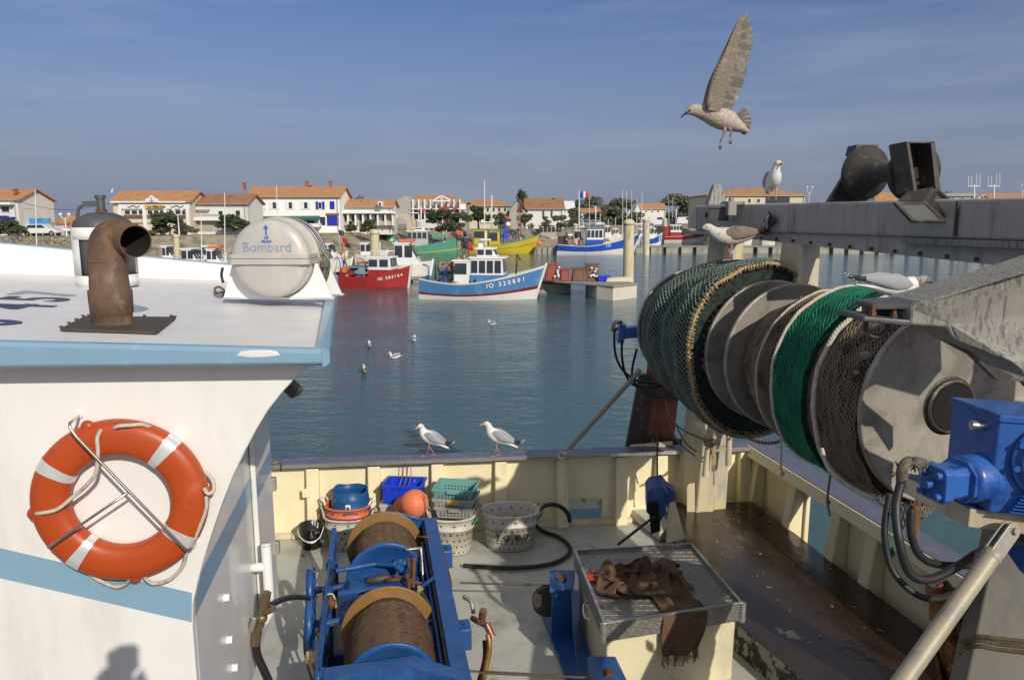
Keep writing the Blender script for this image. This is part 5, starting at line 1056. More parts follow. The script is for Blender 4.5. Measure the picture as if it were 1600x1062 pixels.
for pts in ([(57, 802, .10), (66, 801, .12), (90, 795, .125), (115, 775, .12), (135, 758, .13), (150, 738, .135), (153, 705, .135), (152, 685, .13), (158, 671, .11)],
            [(179, 668, .11), (188, 665, .12), (207, 664, .11), (222, 663, .09), (236, 668, .06)],
            [(320, 736, .05), (332, 750, .06), (334, 765, .09), (325, 771, .11), (318, 762, .11)],
            [(322, 775, .10), (322, 795, .10), (310, 828, .09), (300, 848, .08), (288, 862, .07)],
            [(292, 860, .07), (285, 885, .05), (265, 905, .04), (240, 911, .04), (226, 902, .06), (223, 893, .09)],
            [(116, 876, .05), (132, 890, .04), (155, 906, .04), (180, 916, .04), (197, 911, .05), (204, 900, .08), (204, 893, .09)],
            [(58, 800, .09), (56, 815, .08), (62, 828, .06), (68, 838, .05)]): m = MB(); m.tube(wl_(pts), .0085, n=8, sub=6); m.build('grab_line', m_rope, lb)
for a in (radians(107), radians(186), radians(4), radians(275)): m = MB(); m.sphere(bp_(a, RC+RW*.86, .012), .030, 12, 8, sc=(1, .7, 1)); m.build('rope_boss', m_orange, lb)
hk = thing('lifebuoy_hook', so_pt(125, 648, 0), 0, 'bent steel rod hook holding the orange lifebuoy against the wheelhouse wall', 'hook')
m = MB(); m.tube(wl_([(124, 649, .0), (118, 654, .09), (109, 661, .16), (109, 668, .165), (120, 683, .165)])+wl_([(203, 769, .165), (285, 853, .15), (291, 859, .14), (299, 856, .10), (306, 848, .0)]), .0062, n=10, sub=1); m.build('steel_rod', m_chrome, hk)
m = MB(); m.tube(wl_([(203, 767, .163), (150, 803, .16), (92, 843, .155), (75, 855, .15)]), .0058, n=10); m.build('steel_rod', m_chrome, hk)
for x, y in ((125, 647), (306, 848)): m = MB(); p = so_pt(x, y, .0); m.cyl(p, p+snrm*.012, .016, n=12); m.build('wall_boss', m_pvc, hk)

# ================================================================ LIFE RAFT CANISTER in its cradle
rc = PY(421, 405, 4.34); cax = V(.035, 1, 0).normalized(); cx_ = V(1, -.035, 0); Rr = .232; CL = .38
raft = thing('life_raft_canister', V(rc.x, rc.y+.4, roofpt(421, 465).z), 0, 'white cylindrical life raft canister with blue lettering on the wheelhouse roof', 'life raft')
m = MB(); prof = [(-.03, 0), (-.03, Rr*.55), (-.024, Rr*.80), (-.012, Rr*.93), (.004, Rr*.985), (.03, Rr), (.16, Rr), (.165, Rr+.014), (.20, Rr+.014), (.205, Rr), (.27, Rr), (.275, Rr-.012), (.30, Rr-.012), (.305, Rr), (CL-.03, Rr), (CL, Rr*.9), (CL+.02, 0)]
m.lathe(prof, rc, cax, 80); m.build('shell', m_canw, raft)
m = MB(); vs = []
# seam band: belt around the joint of the two halves
def band_pt(x, y, z): return rc+cx_*x+cax*y+V(0, 0, z)
m.loft([[band_pt(-Rr+.02, -.046, z0_), band_pt(Rr-.02, -.046, z0_), band_pt(Rr+.012, -.02, z0_), band_pt(Rr+.016, CL, z0_), band_pt(-Rr-.016, CL, z0_), band_pt(-Rr-.012, -.02, z0_)] for z0_ in (-.028, .004)], 0, False); m.build('seam_band', m_canw, raft, bev=.01, seg=3)
m = MB(); m.loft([[band_pt(-Rr+.02, -.042, z0_), band_pt(Rr-.02, -.042, z0_), band_pt(Rr+.008, -.02, z0_), band_pt(Rr+.012, CL, z0_), band_pt(-Rr-.012, CL, z0_), band_pt(-Rr-.008, -.02, z0_)] for z0_ in (.007, .030)], 0, False); m.build('seam_band', m_canw, raft, bev=.006)
for t in (.24, .33):
    m = MB(); pts = [rc+cax*t+cx_*((Rr+.010)*cos(a))+V(0, 0, (Rr+.010)*sin(a)) for a in [radians(-30)+radians(240)*k/40 for k in range(41)]]
    vs = [];  
    for p in pts: vs += [p-cax*.018, p+cax*.018]
    m.add(vs, [(2*i, 2*i+1, 2*i+3, 2*i+2) for i in range(40)], 0, True); m.build('lashing_strap', m_cang, raft, solid=.006)
m = MB(); p = rc+cax*.20+cx_*(Rr+.03)+V(0, 0, -.02); m.tube([p+V(0, 0, .05), p+V(.03, 0, .0), p+V(.02, 0, -.08), p+V(.0, 0, -.13)], .012, sub=4); m.box(p+V(.01, 0, -.02), (.05, .06, .04)); m.build('release_hook', m_brass, raft, bev=.004)
fy = -.0315
tp0 = lambda x, z, o=0: rc+cx_*x+cax*(fy-o)+V(0, 0, z)
text('Bombard', .080, mat('pale_print', (.27, .32, .42), .4), tp0(.0, .070), cx_, (0, 0, 1), raft, ext=.0012, sx=.98)
text('UP', .022, m_letblue, tp0(.0, .125), cx_, (0, 0, 1), raft, ext=.001, bold=.001); text('FRONT', .018, m_letblue, tp0(.0, .103), cx_, (0, 0, 1), raft, ext=.001, bold=.001)
m = MB(); m.prism([tp0(-.004, .14), tp0(.004, .14), tp0(.004, .18), tp0(.015, .178), tp0(0, .202), tp0(-.015, .178), tp0(-.004, .18)], cax*-.0015); m.build('arrow_mark', m_letblue, raft)
crd = thing('raft_cradle', V(rc.x, rc.y+.4, roofpt(421, 465).z), 0, 'pair of white triangular supports carrying the life raft canister', 'cradle')
for t in (.08, .29):
    zb_ = roofpt(421, 462).z-rc.z; zb_ = -.245
    m = MB(); Ra = Rr+.012; arc = [(Ra*cos(a), Ra*sin(a)) for a in [radians(187)+radians(166)*k/24 for k in range(25)]]
    for half in (0, 1):
        pa_ = arc[:12] if half == 0 else arc[13:]
        if half == 0: pl = [(-.325, zb_), (-Ra-.012, -.03)]+pa_+[(-.03, zb_)]
        else: pl = [(.03, zb_)]+pa_+[(Ra+.012, -.03), (.345, zb_)]
        m.prism([rc+cx_*x+cax*t+V(0, 0, z) for x, z in pl], cax*.02)
        ex = pl[0] if half == 0 else pl[-1]
    m.hexa([rc+cx_*x+cax*(t+y)+V(0, 0, zb_) for x, y in ((-.325, -.0), (.345, -.0), (.345, .05), (-.325, .05))], [rc+cx_*x+cax*(t+y)+V(0, 0, zb_+.012) for x, y in ((-.325, -.0), (.345, -.0), (.345, .05), (-.325, .05))])
    m.build('cradle_support', m_pvc, crd, bev=.003)
m = MB(); m.tube([roofpt(346, 461, .02), roofpt(338, 463, .02), roofpt(336, 458, .03), roofpt(342, 455, .03), roofpt(350, 458, .02), roofpt(350, 463, .01), roofpt(370, 466, .01), roofpt(400, 466, .008)], .008, n=8, sub=5); tag(m.build('rope', m_ropeb), 'short frayed rope end lying in front of the raft cradle', 'rope')
m = MB(); m.tube([PY(348, 418, 4.5), PY(346, 430, 4.5), PY(349, 442, 4.5)], .009, sub=3); m.build('strap_end', m_rubber, raft)

# ================================================================ GAS BOTTLE in white holder behind the exhaust
gbz = roofpt(169, 446); gy = gbz.y; GR = .195
gb_ = thing('gas_bottle', gbz, 0, 'grey gas bottle in a white slotted holder on the roof behind the rusty exhaust', 'gas bottle')
m = MB(); H_ = .40
m.lathe([(.02, .12), (.02, GR-.015), (.3, GR-.015), (H_, GR-.01), (H_+.04, GR-.02), (H_+.075, GR-.07), (H_+.095, .08), (H_+.10, .0)], gbz, (0, 0, 1), 48); m.build('bottle', m_greyb, gb_)
m = MB()
for a0_, a1_, z0_, z1_ in ((0, 2*pi, .0, .08), (0, 2*pi, .32, .40)):
    m.lathe([(z0_, GR-.004), (z0_, GR), (z1_, GR), (z1_, GR-.004)], gbz, (0, 0, 1), 48)
for k in range(4):
    a = radians(-95)+k*pi/2+.45
    m.lathe([(.08, GR-.004), (.08, GR), (.32, GR), (.32, GR-.004)], gbz, (0, 0, 1), 8, a0=a, a1=a+.75)
m.build('holder', m_white, gb_)
m = MB(); t_ = gbz+V(0, 0, H_+.10); m.cyl(t_, t_+V(0, 0, .02), .04, n=6); m.build('rust_collar', m_rustc, gb_)
m = MB(); m.cyl(t_+V(.0, 0, .02), t_+V(0, 0, .09), .026, n=12); m.cyl(t_+V(.0, 0, .09), t_+V(0, 0, .115), .034, n=12); m.bar(t_+V(-.01, 0, .06), t_+V(-.11, -.01, .055), .04, .035); m.tube([t_+V(-.10, 0, .05), t_+V(-.15, 0, .03), t_+V(-.17, 0, -.05)], .011, sub=4); m.build('valve', m_greyb, gb_)

# ================================================================ BASKETS, TUBS AND CRATES along the far bulwark
def basket(name, label, c, rx, ry, h, mt, rz=0, holes=True, text_=None, handles=m_rope, group=None, nh=30, rows=4, cat='basket', taper=.80, green=False):
    o = thing(name, c, rz, label, cat, group)
    m = MB(); n_ = 64; W_ = Matrix.Translation(c) @ Matrix.Rotation(rz, 4, 'Z')
    def P(an, t, dr=0.0):
        k = taper+(1-taper)*t; e = .86
        cx, sy = cos(an), sin(an); return W_ @ V(math.copysign(abs(cx)**e, cx)*(rx*k+dr), math.copysign(abs(sy)**e, sy)*(ry*k+dr), t*h)
    ring = lambda t, dr=0: [P(2*pi*i/n_, t, dr) for i in range(n_)]
    m.loft([ring(0, -.03), ring(0), ring(.03, .006), ring(.66, .0), ring(.665, .014), ring(.70, .014), ring(.71, .002), ring(.94, .0), ring(.95, .022), ring(.985, .026), ring(1.0, .016), ring(1.0, -.006), ring(.95, -.012), ring(.5, -.012), ring(.06, -.012)], 0, True, False)
    m.add(ring(.06, -.012), [tuple(range(n_))], 0); m.add(ring(0, -.03), [tuple(range(n_))[::-1]], 0)
    if holes:
        for rw in range(rows):
            t = .08+.50*rw/max(1, rows-1) if rows > 1 else .2
            for k in range(nh):
                an = 2*pi*(k+.5*(rw % 2))/nh; s = .011
                for sg in ((.006+.0035), -.0155):
                    q = [P(an+da, t+dt, sg) for da, dt in ((-s/rx, -s/h), (s/rx, -s/h), (s/rx, s/h), (-s/rx, s/h))]; m.add(q, [(0, 1, 2, 3)], 1)
        for k in range(nh//2):
            an = 2*pi*k/(nh//2); s = .011
            for sg in (.006, -.0155): q = [P(an+da, .82+dt, sg) for da, dt in ((-s/rx, -s/h), (s/rx, -s/h), (s/rx, s/h), (-s/rx, s/h))]; m.add(q, [(0, 1, 2, 3)], 1)
    m.build('tub', [mt, m_holes], o)
    for s in (0, pi):
        m = MB(); a_ = P(s-.28, 1, .01); b_ = P(s+.28, 1, .01); mid = P(s, 1, .06)+V(0, 0, .07 if s else .02); m.tube([a_, a_.lerp(mid, .5)+V(0, 0, .04), mid, b_.lerp(mid, .5)+V(0, 0, .04), b_], .011, n=8, sub=4); m.build('handle', handles, o)
    if green:
        m = MB(); a_ = P(-.5, .78, .02); b_ = P(-.12, .78, .02); m.tube([a_, P(-.42, .9, .05), P(-.3, .97, .06), P(-.18, .9, .05), b_], .012, sub=4); m.build('green_cord', m_handg, o)
    if text_:
        R_ = len(text_)
        for i, ch in enumerate(text_):
            an = radians(-118)+i*.165; p = P(an, .40, .015); q = P(an+.05, .40, .015); nrm_ = (P(an, .4, .1)-P(an, .4, 0)).normalized(); text(ch, .115, m_ink, p, (q-p), (0, 0, 1), o, ext=.004, bold=.004, sx=.8)
    return o
m_ink = mat('brown_ink', (.06, .04, .03), .7)
g_b = 'fish baskets on the trawler deck'
basket('fish_basket', 'large oval white fish basket marked T.G.K.D right of the stacked crates', PZ(797, 862, -4.29)+V(0, .22, 0), .375, .27, .50, m_basket, .1, text_='T.G.K.D', handles=m_pole, group=g_b, nh=34, rows=4, green=True)
bb = basket('fish_basket', 'dirty white fish basket under the pile of grey and teal crates', (PZ(705, 868, -4.29)+V(0, .22, 0)), .30, .27, .50, m_basket, .0, group=g_b, nh=26, green=True)
basket('fish_basket', 'white fish basket at the left holding the orange basket and the cut blue barrel', PZ(541, 861, -4.29)+V(0, .22, 0), .31, .27, .44, m_basket, .0, group=g_b, nh=26, green=True)
p3b = PZ(541, 861, -4.29)+V(0, .22, 0)
m_orb = mat('orange_basket', (.60, .15, .07), .5, 0, .1, 6, [((.35, .15, .1), 6, .6, .75, (1, 1, 1))], .1, 40)
basket('fish_basket', 'orange plastic fish basket nested in the white basket under the cut blue barrel', p3b+V(0, 0, .18), .285, .25, .40, m_orb, .0, group=g_b, nh=24, handles=m_pvc, taper=.86)
br = p3b+V(.03, 0, .36)
bl = thing('cut_barrel', br, 0, 'cut down blue barrel with a small white label standing in the orange basket', 'barrel')
m = MB(); n_ = 56
def br_(t, r, wv=0): return [br+V(1.10*r*cos(2*pi*i/n_), 1.05*r*sin(2*pi*i/n_), t+wv*(.02*sin(3*2*pi*i/n_)+.012*sin(5*2*pi*i/n_+1))) for i in range(n_)]
m.loft([br_(0, .21), br_(.02, .225), br_(.14, .228), (br_(.15, .235)), br_(.165, .235), br_(.175, .228), br_(.30, .220), br_(.41, .205, .6), br_(.41, .199, .6), br_(.30, .212), br_(.12, .220), br_(.10, .001)], 0, True, False); m.add(br_(0, .21), [tuple(range(n_))[::-1]]); m.build('shell', m_bluepl, bl)
m = MB(); f = lambda an, z, r=.2395: br+V(r*cos(an), r*sin(an), z); m.prism([f(-1.62, .19), f(-1.36, .19), f(-1.36, .28, .2365), f(-1.62, .28, .2365)], (0, -.004, 0)); m.build('label', m_pvc, bl)
m = MB(); m.cyl(f(-1.5, .235, .240), f(-1.5, .235, .247), .02, n=14); m.build('mark', m_ink, bl)
m = MB(); m.cyl(f(-2.3, .30, .215), f(-2.3, .30, .235), .028, n=14); m.build('bung', m_handg, bl)
m = MB(); m.tube([br+V(-.1, .0, .13), br+V(0, .03, .145), br+V(.1, 0, .13)], .03, sub=4); tag(m.build('rope_coil', m_handg), 'green rope lying inside the cut blue barrel', 'rope')
# black bucket
bkc = (PZ(484, 859, -4.29)+V(0, .12, 0)); bk = thing('bucket', bkc, 0, 'black plastic bucket splashed with white paint, white wire handle, by the left bulwark', 'bucket')
m = MB(); m.lathe([(0, 0), (0, .125), (.28, .158), (.285, .168), (.30, .168), (.30, .156), (.05, .125), (.04, 0)], bkc, (0, 0, 1), 40); m.build('pail', mat('splashed_black', (.015, .015, .016), .35, 0, .2, 9, [((.75, .75, .75), 9, .60, .63, (1, 1, .25))]), bk)
m = MB(); m.tube([bkc+V(-.168, 0, .28), bkc+V(-.13, -.14, .22), bkc+V(0, -.20, .15), bkc+V(.13, -.14, .17), bkc+V(.168, 0, .28)], .006, sub=5); m.tube([bkc+V(.0, -.21, .15), bkc+V(.05, -.20, .14), bkc+V(.10, -.17, .15)], .014); m.build('handle', m_pvc, bk)
# crates
def crate(label, c, L, W, H, mt, rz, group='stacked fish crates', mesh=True, lug=None, splash=False):
    o = thing('fish_crate', c, rz, label, 'crate', group)
    M_ = Matrix.Translation(c) @ Matrix.Rotation(rz, 4, 'Z'); k = .90
    m = MB(); r_ = lambda s, z, d=0: [M_ @ V(x*(L/2*s+d), y*(W/2*s+d), z) for x, y in ((-1, -1), (1, -1), (1, 1), (-1, 1))]
    m.loft([r_(k, 0), r_(1, H-.03), r_(1, H-.03, .018), r_(1, H, .018), r_(1, H, -.012), r_(k, .015, -.012)], 0, False, False); m.add(r_(k, 0), [(3, 2, 1, 0)]); m.add(r_(k, .015, -.012), [(0, 1, 2, 3)])
    m.M = M_
    if mesh:
        for sy in (-1, 1):
            for i in range(int(L/.045)-2):
                for j in range(3):
                    x = -L/2+.07+i*.045; z = .04+j*.035
                    if z > H-.06: continue
                    y = (W/2)*(k+(1-k)*z/H)
                    for dlt in (.003, -.016): m.box((x, sy*(y+dlt), z), (.018, .002, .018), 1)
        for sx in (-1, 1):
            for i in range(int(W/.045)-2):
                for j in range(3):
                    y = -W/2+.07+i*.045; z = .04+j*.035; x = (L/2)*(k+(1-k)*z/H)
                    if z > H-.06: continue
                    m.box((sx*(x+.003), y, z), (.002, .018, .018), 1)
    m.M = Matrix.Identity(4)
    ob = m.build('tray', [mt, m_holes], o)
    if lug: m = MB(); m.M = M_; m.box((0, -W/2-.018, H-.03), (.16, .03, .05)); m.build('grip', lug, o, bev=.008)
    return o
cb = V(PZ(708, 868, -4.29).x, PZ(708, 868, -4.29).y+.27, 0); zt0 = DZ+.50
m_yel = mat('yellow_grip', (.55, .36, .05), .5)
crate('grey plastic fish crate, lowest of the pile on the white basket', V(cb.x+.04, cb.y, zt0-.03), .50, .36, .15, m_crategr, -.12, lug=m_crategr)
crate('pale grey fish crate with yellow grip in the middle of the pile', V(cb.x+.03, cb.y, zt0+.10), .52, .37, .13, m_crategr, -.14, lug=m_yel)
crate('teal plastic fish crate on top of the pile beside the orange buoys', V(cb.x+.03, cb.y+.02, zt0+.20), .52, .38, .16, m_crateg, -.16, lug=m_crateg)
wb = PZ(622, 846, -4.29); wbx = V(wb.x, wb.y+.12, DZ)
m = MB(); m.hexa([wbx+V(-.20, -.15, 0), wbx+V(.18, -.15, 0), wbx+V(.18, .14, 0), wbx+V(-.20, .14, 0)], [wbx+V(-.22, -.17, .51), wbx+V(.20, -.17, .51), wbx+V(.20, .15, .51), wbx+V(-.22, .15, .51)]); bx_ = thing('polystyrene_box', wbx, 0, 'tall off white box half hidden behind the orange buoys', 'box'); m.build('box_walls', m_canw, bx_, bev=.01); m = MB(); m.hexa([wbx+V(-.23, -.18, .511), wbx+V(.21, -.18, .511), wbx+V(.21, .16, .511), wbx+V(-.23, .16, .511)], [wbx+V(-.23, -.18, .555), wbx+V(.21, -.18, .555), wbx+V(.21, .16, .555), wbx+V(-.23, .16, .555)]); m.build('lid', m_canw, bx_, bev=.006)
c_b = crate('bright blue fish crate with white splashes on the pale box behind the orange buoys', V(wbx.x+.09, wbx.y-.02, DZ+.56), .50, .36, .26, m_crateb, -.08, group='stacked fish crates', mesh=False)
m = MB()
for sx in (-.245, -.02, .245): m.M = Matrix.Translation((wbx.x+.09, wbx.y-.02, DZ+.56)) @ Matrix.Rotation(-.08, 4, 'Z'); m.box((sx*.95, -.178, .12), (.02, .02, .2))
m.M = Matrix.Identity(4); m.build('ribs', m_crateb, c_b)
m = MB(); rr = random.Random(3)
for i in range(3): x0 = wbx.x+.02+i*.06; m.tube([V(x0, wbx.y, DZ+.75), V(x0+.02, wbx.y+.12, DZ+.86), V(x0+.0, wbx.y+.18, DZ+1.05), V(x0-.03, wbx.y+.2, DZ+1.10)], .006, sub=4)
tag(m.build('rope', m_ropeb), 'loose brown rope ends hanging from the rail into the blue crate', 'rope')
def ball(label, c, r, group='round orange buoys beside the winch'):
    o = thing('buoy', c-V(0, 0, r), 0, label, 'buoy', group); m = MB(); m.sphere(c, r, 32, 20); m.build('float_ball', m_buoy, o)
    m = MB(); m.cyl(c+V(.10, -.06, .10)*(r/.17), c+V(.15, -.09, .13)*(r/.17), .03, .022, n=12); m.build('eye', m_buoy, o)
    m = MB(); pts = [c+V(r*1.02*cos(a)*.7+.02, -r*1.02*cos(a)*.62-.0, r*1.02*sin(a)) for a in [radians(-50)+radians(90)*k/12 for k in range(13)]]; m.tube(pts, .01, n=6); m.build('lashing', m_ropeb, o)
ball('bright orange round buoy on top, between the blue crate and the stacked crates', PY(648, 786, 8.75), .175)
ball('paler dusty orange buoy half hidden behind the brighter one', PY(633, 791, 9.12), .15)
m = MB(); m.lathe([(0, 0), (0, .20), (.40, .20), (.40, 0)], V(PY(648, 786, 8.8).x, 8.85, DZ), (0, 0, 1), 28); o = m.build('buoy_tub', m_basket, bev=.02); tag(o, 'plain pale tub under the two orange buoys, mostly hidden by the winch', 'tub')
# black suction hose
m = MB(); m.tube([PZ(724, 883, -4.26), PZ(770, 886, -4.26), PZ(815, 886, -4.26), PZ(862, 880, -4.26), PZ(888, 866, -4.26), PZ(889, 852, -4.26), PZ(872, 838, -4.26), PZ(850, 830, -4.26), PZ(838, 820, -4.24), PZ(836, 805, -4.15)], .027, n=12, sub=8); tag(m.build('suction_hose', m_rubber), 'thick black rubber hose curving over the deck around the marked basket', 'hose')
m = MB(); m.tube([PY(842, 798, 9.4), PY(850, 790, 9.42), PY(866, 788, 9.45), PY(880, 794, 9.5), PY(888, 804, 9.55), PY(890, 814, 9.6)], .03, n=12, sub=6); tag(m.build('suction_hose', m_rubber), 'black hose looping up to the freeing port in the bulwark', 'hose')
# stay pole tied to the rail
m = MB(); a = PY(1000, 578, 9.0); b = PY(884, 706, 9.42); m.cyl(a, b, .032, .036, n=14); m.cyl(b, b+(b-a).normalized()*.06, .03, .015, n=12); tag(m.build('stay_pole', m_pole), 'slanting grey pole between the net drum and the far rail', 'pole')
m = MB(); rr = random.Random(5); c = PY(883, 712, 9.38)
for k in range(5): m.tube([c+V(.05*cos(a+k)+.02*k-.04, .05*sin(a*1.0), .035*sin(a+k*1.3)+.012*k) for a in [2*pi*i/10 for i in range(11)]], .014, n=7, sub=2)
m.tube([c+V(.02, -.03, -.05), c+V(.03, -.06, -.12), c+V(.02, -.07, -.25), c+V(0, -.07, -.58)], .006, sub=3); m.tube([c+V(.02, -.08, -.18)+V(.02*cos(t), 0, .05*sin(t)) for t in [2*pi*i/8 for i in range(9)]], .006)
tag(m.build('rope_knot', m_rope), 'grey rope knotted round the pole foot on the far rail with a line hanging down', 'rope')
# ropes from far leg and chain
rr = random.Random(1)
m = MB()
for pts in ([(1040, 632, 9.6), (1050, 655, 9.3), (1068, 672, 9.0), (1090, 682, 8.85), (1106, 690, 8.78)], [(1040, 625, 9.6), (1046, 660, 9.4), (1060, 690, 9.2), (1086, 712, 9.0), (1100, 722, 8.9)], [(1050, 650, 9.4), (1070, 690, 9.1), (1088, 705, 8.95)]): m.tube([PY(*p) for p in pts], .011, n=7, sub=5, mi=0)
tag(m.build('mooring_ropes', m_ropeb), 'dark ropes running down to the bollard horn on the cream leg', 'rope')
m = MB(); c = PY(1107, 689, 8.75)
for k in range(5): m.tube([c+V(.052*cos(a), .052*sin(a), .022*k-.05+.008*sin(a*2+k)) for a in [2*pi*i/14 for i in range(15)]], .011, n=7)
for dx, l_ in ((.06, .5), (.045, .34), (.055, .30), (.035, .36), (.07, .30)): m.tube([c+V(.03, -.05, .03), c+V(.06, -.07, .04), c+V(dx+.0, -.07, -.1), c+V(dx+.01, -.07, -l_)], .009, n=6, sub=4)
m.sphere(c+V(.075, -.07, -.52), .018, 8, 6)
tag(m.build('rope_coil', m_ropey), 'straw coloured rope wound round the bollard horn with frayed tails hanging', 'rope')
m = MB(); pts = catmull([PY(1140, 668, 9.3), PY(1152, 672, 9.3), PY(1165, 682, 9.0), PY(1185, 690, 8.6), PY(1205, 692, 8.2), PY(1222, 688, 7.9)], 8)
L_tot = 0; i = 0; k = 0
for p, q in zip(pts, pts[1:]):
    d_, s_, u_ = frame(q-p); sd_ = s_ if k % 2 else u_; c = (p+q)/2; h = (q-p).length*.62
    m.tube([c+d_*(h*cos(a))+sd_*(h*.52*sin(a)) for a in [2*pi*j/10 for j in range(10)]], .0075, n=5, closed=True); k += 1
for j in range(9): a0 = rr.uniform(0, 6); c = PY(1139, 664, 9.3)+V(rr.uniform(-.05, .06), -.06+rr.uniform(-.03, .03), rr.uniform(-.05, .06)); ax = V(rr.uniform(-1, 1), rr.uniform(-1, 1), rr.uniform(-1, 1)).normalized(); _, s_, u_ = frame(ax); m.tube([c+s_*(.035*cos(a))+u_*(.02*sin(a)) for a in [2*pi*t/8 for t in range(8)]], .008, n=5, closed=True)
tag(m.build('rusty_chain', m_rustc), 'rusty chain strung from the guard tube to the net drum', 'chain')
# blue cable lead by the cream leg
ld = thing('cable_lead_box', PZ(1030, 832, -4.3), 0, 'blue open topped cable lead box on the deck against the cream gantry leg', 'cable lead')
y0 = 8.55
m = MB(); m.prism([PY(1010, 772, y0), PY(1016, 764, y0), PY(1036, 760, y0), PY(1044, 770, y0), PY(1040, 802, y0), PY(1030, 818, y0), PY(1010, 800, y0)], (.05, .38, .02)); m.build('side_plate', m_blue, ld, bev=.006)
m = MB(); m.prism([PY(1013, 787, y0-.04), PY(1028, 785, y0-.04), PY(1031, 830, y0-.04), PY(1017, 834, y0-.04)], (.02, .06, 0)); m.build('throat_shade', m_black, ld)  # black slab paints the shade inside the box mouth
m = MB(); m.prism([PY(1038, 756, y0+.15), PY(1056, 768, y0+.15), PY(1054, 795, y0+.15), PY(1041, 790, y0+.15)], (.02, .2, 0)); m.build('back_plate', m_blue, ld, bev=.006)
m = MB(); q = [PZ(986, 806, -4.29), PZ(1010, 800, -4.29), PZ(1068, 846, -4.29), PZ(1030, 850, -4.29)]; m.prism([PZ(985, 808, -4.28), PZ(1012, 803, -4.28), PZ(1062, 838, -4.28), PZ(1030, 846, -4.28)][::-1], (0, 0, .14)); m.build('plinth', m_deck, ld, bev=.02)
m = MB(); m.prism([PY(1046, 786, 8.35), PY(1052, 784, 8.4), PY(1068, 842, 8.3), PY(1040, 848, 8.3)], (.03, .04, 0)); m.build('leaning_slab', m_creamd, ld, bev=.004)
m = MB(); m.cyl(PY(1023, 806, 8.5), PY(966, 850, 7.95), .017, n=8); m.build('greased_cable', m_rubber, ld)
m = MB(); m.cyl(PY(1027, 602, 9.3), PY(1027, 790, 8.9), .011, n=8); m.build('rod', m_rustc, ld)
# valve and hoses against the aft wall
vv = thing('deck_valve', PZ(408, 1000, -3.6), 0, 'bronze deck valve with hoses beside the wheelhouse corner', 'valve')
yv = 4.3
m = MB(); m.cyl(PY(402, 985, yv), PY(413, 945, yv), .026, .026, n=16); m.cyl(PY(412, 950, yv), PY(417, 925, yv), .034, .030, n=6); m.cyl(PY(399, 1006, yv), PY(402, 985, yv), .032, n=6); m.cyl(PY(410, 958, yv), PY(427, 950, yv-.05), .022, n=12); m.sphere(PY(409, 965, yv), .036, 14, 10); m.cyl(PY(405, 978, yv), PY(406, 973, yv), .034, n=6); m.build('valve_body', m_brass, vv, bev=.003)
m = MB(); m.bar(PY(398, 966, yv-.05), PY(392, 985, yv-.05), .02, .03); m.build('valve_lever', m_chrome, vv)
for pts, r, mt in (([(422, 946, 4.3), (440, 936, 4.6), (462, 932, 5.2), (482, 934, 5.8)], .026, m_hosered), ([(400, 1000, 4.3), (402, 1022, 4.3), (414, 1050, 4.3), (430, 1085, 4.3)], .032, m_hosered), ([(403, 995, 4.35), (404, 970, 4.4), (412, 945, 4.5)], .014, m_darkst)):
    m = MB(); P_s = [PY(*p) for p in pts]; r *= .8; m.tube(P_s, r, n=12, sub=6); h_ = m.build('red_striped_hose', mat('hose_dark', (.02, .012, .014), .4), vv)
    m = MB(); m.tube([p+V(0, -r*.62, r*.62) for p in P_s], r*.25, n=6, sub=6); m.build('red_stripe', mat('hose_red', (.22, .02, .03), .4), h_)
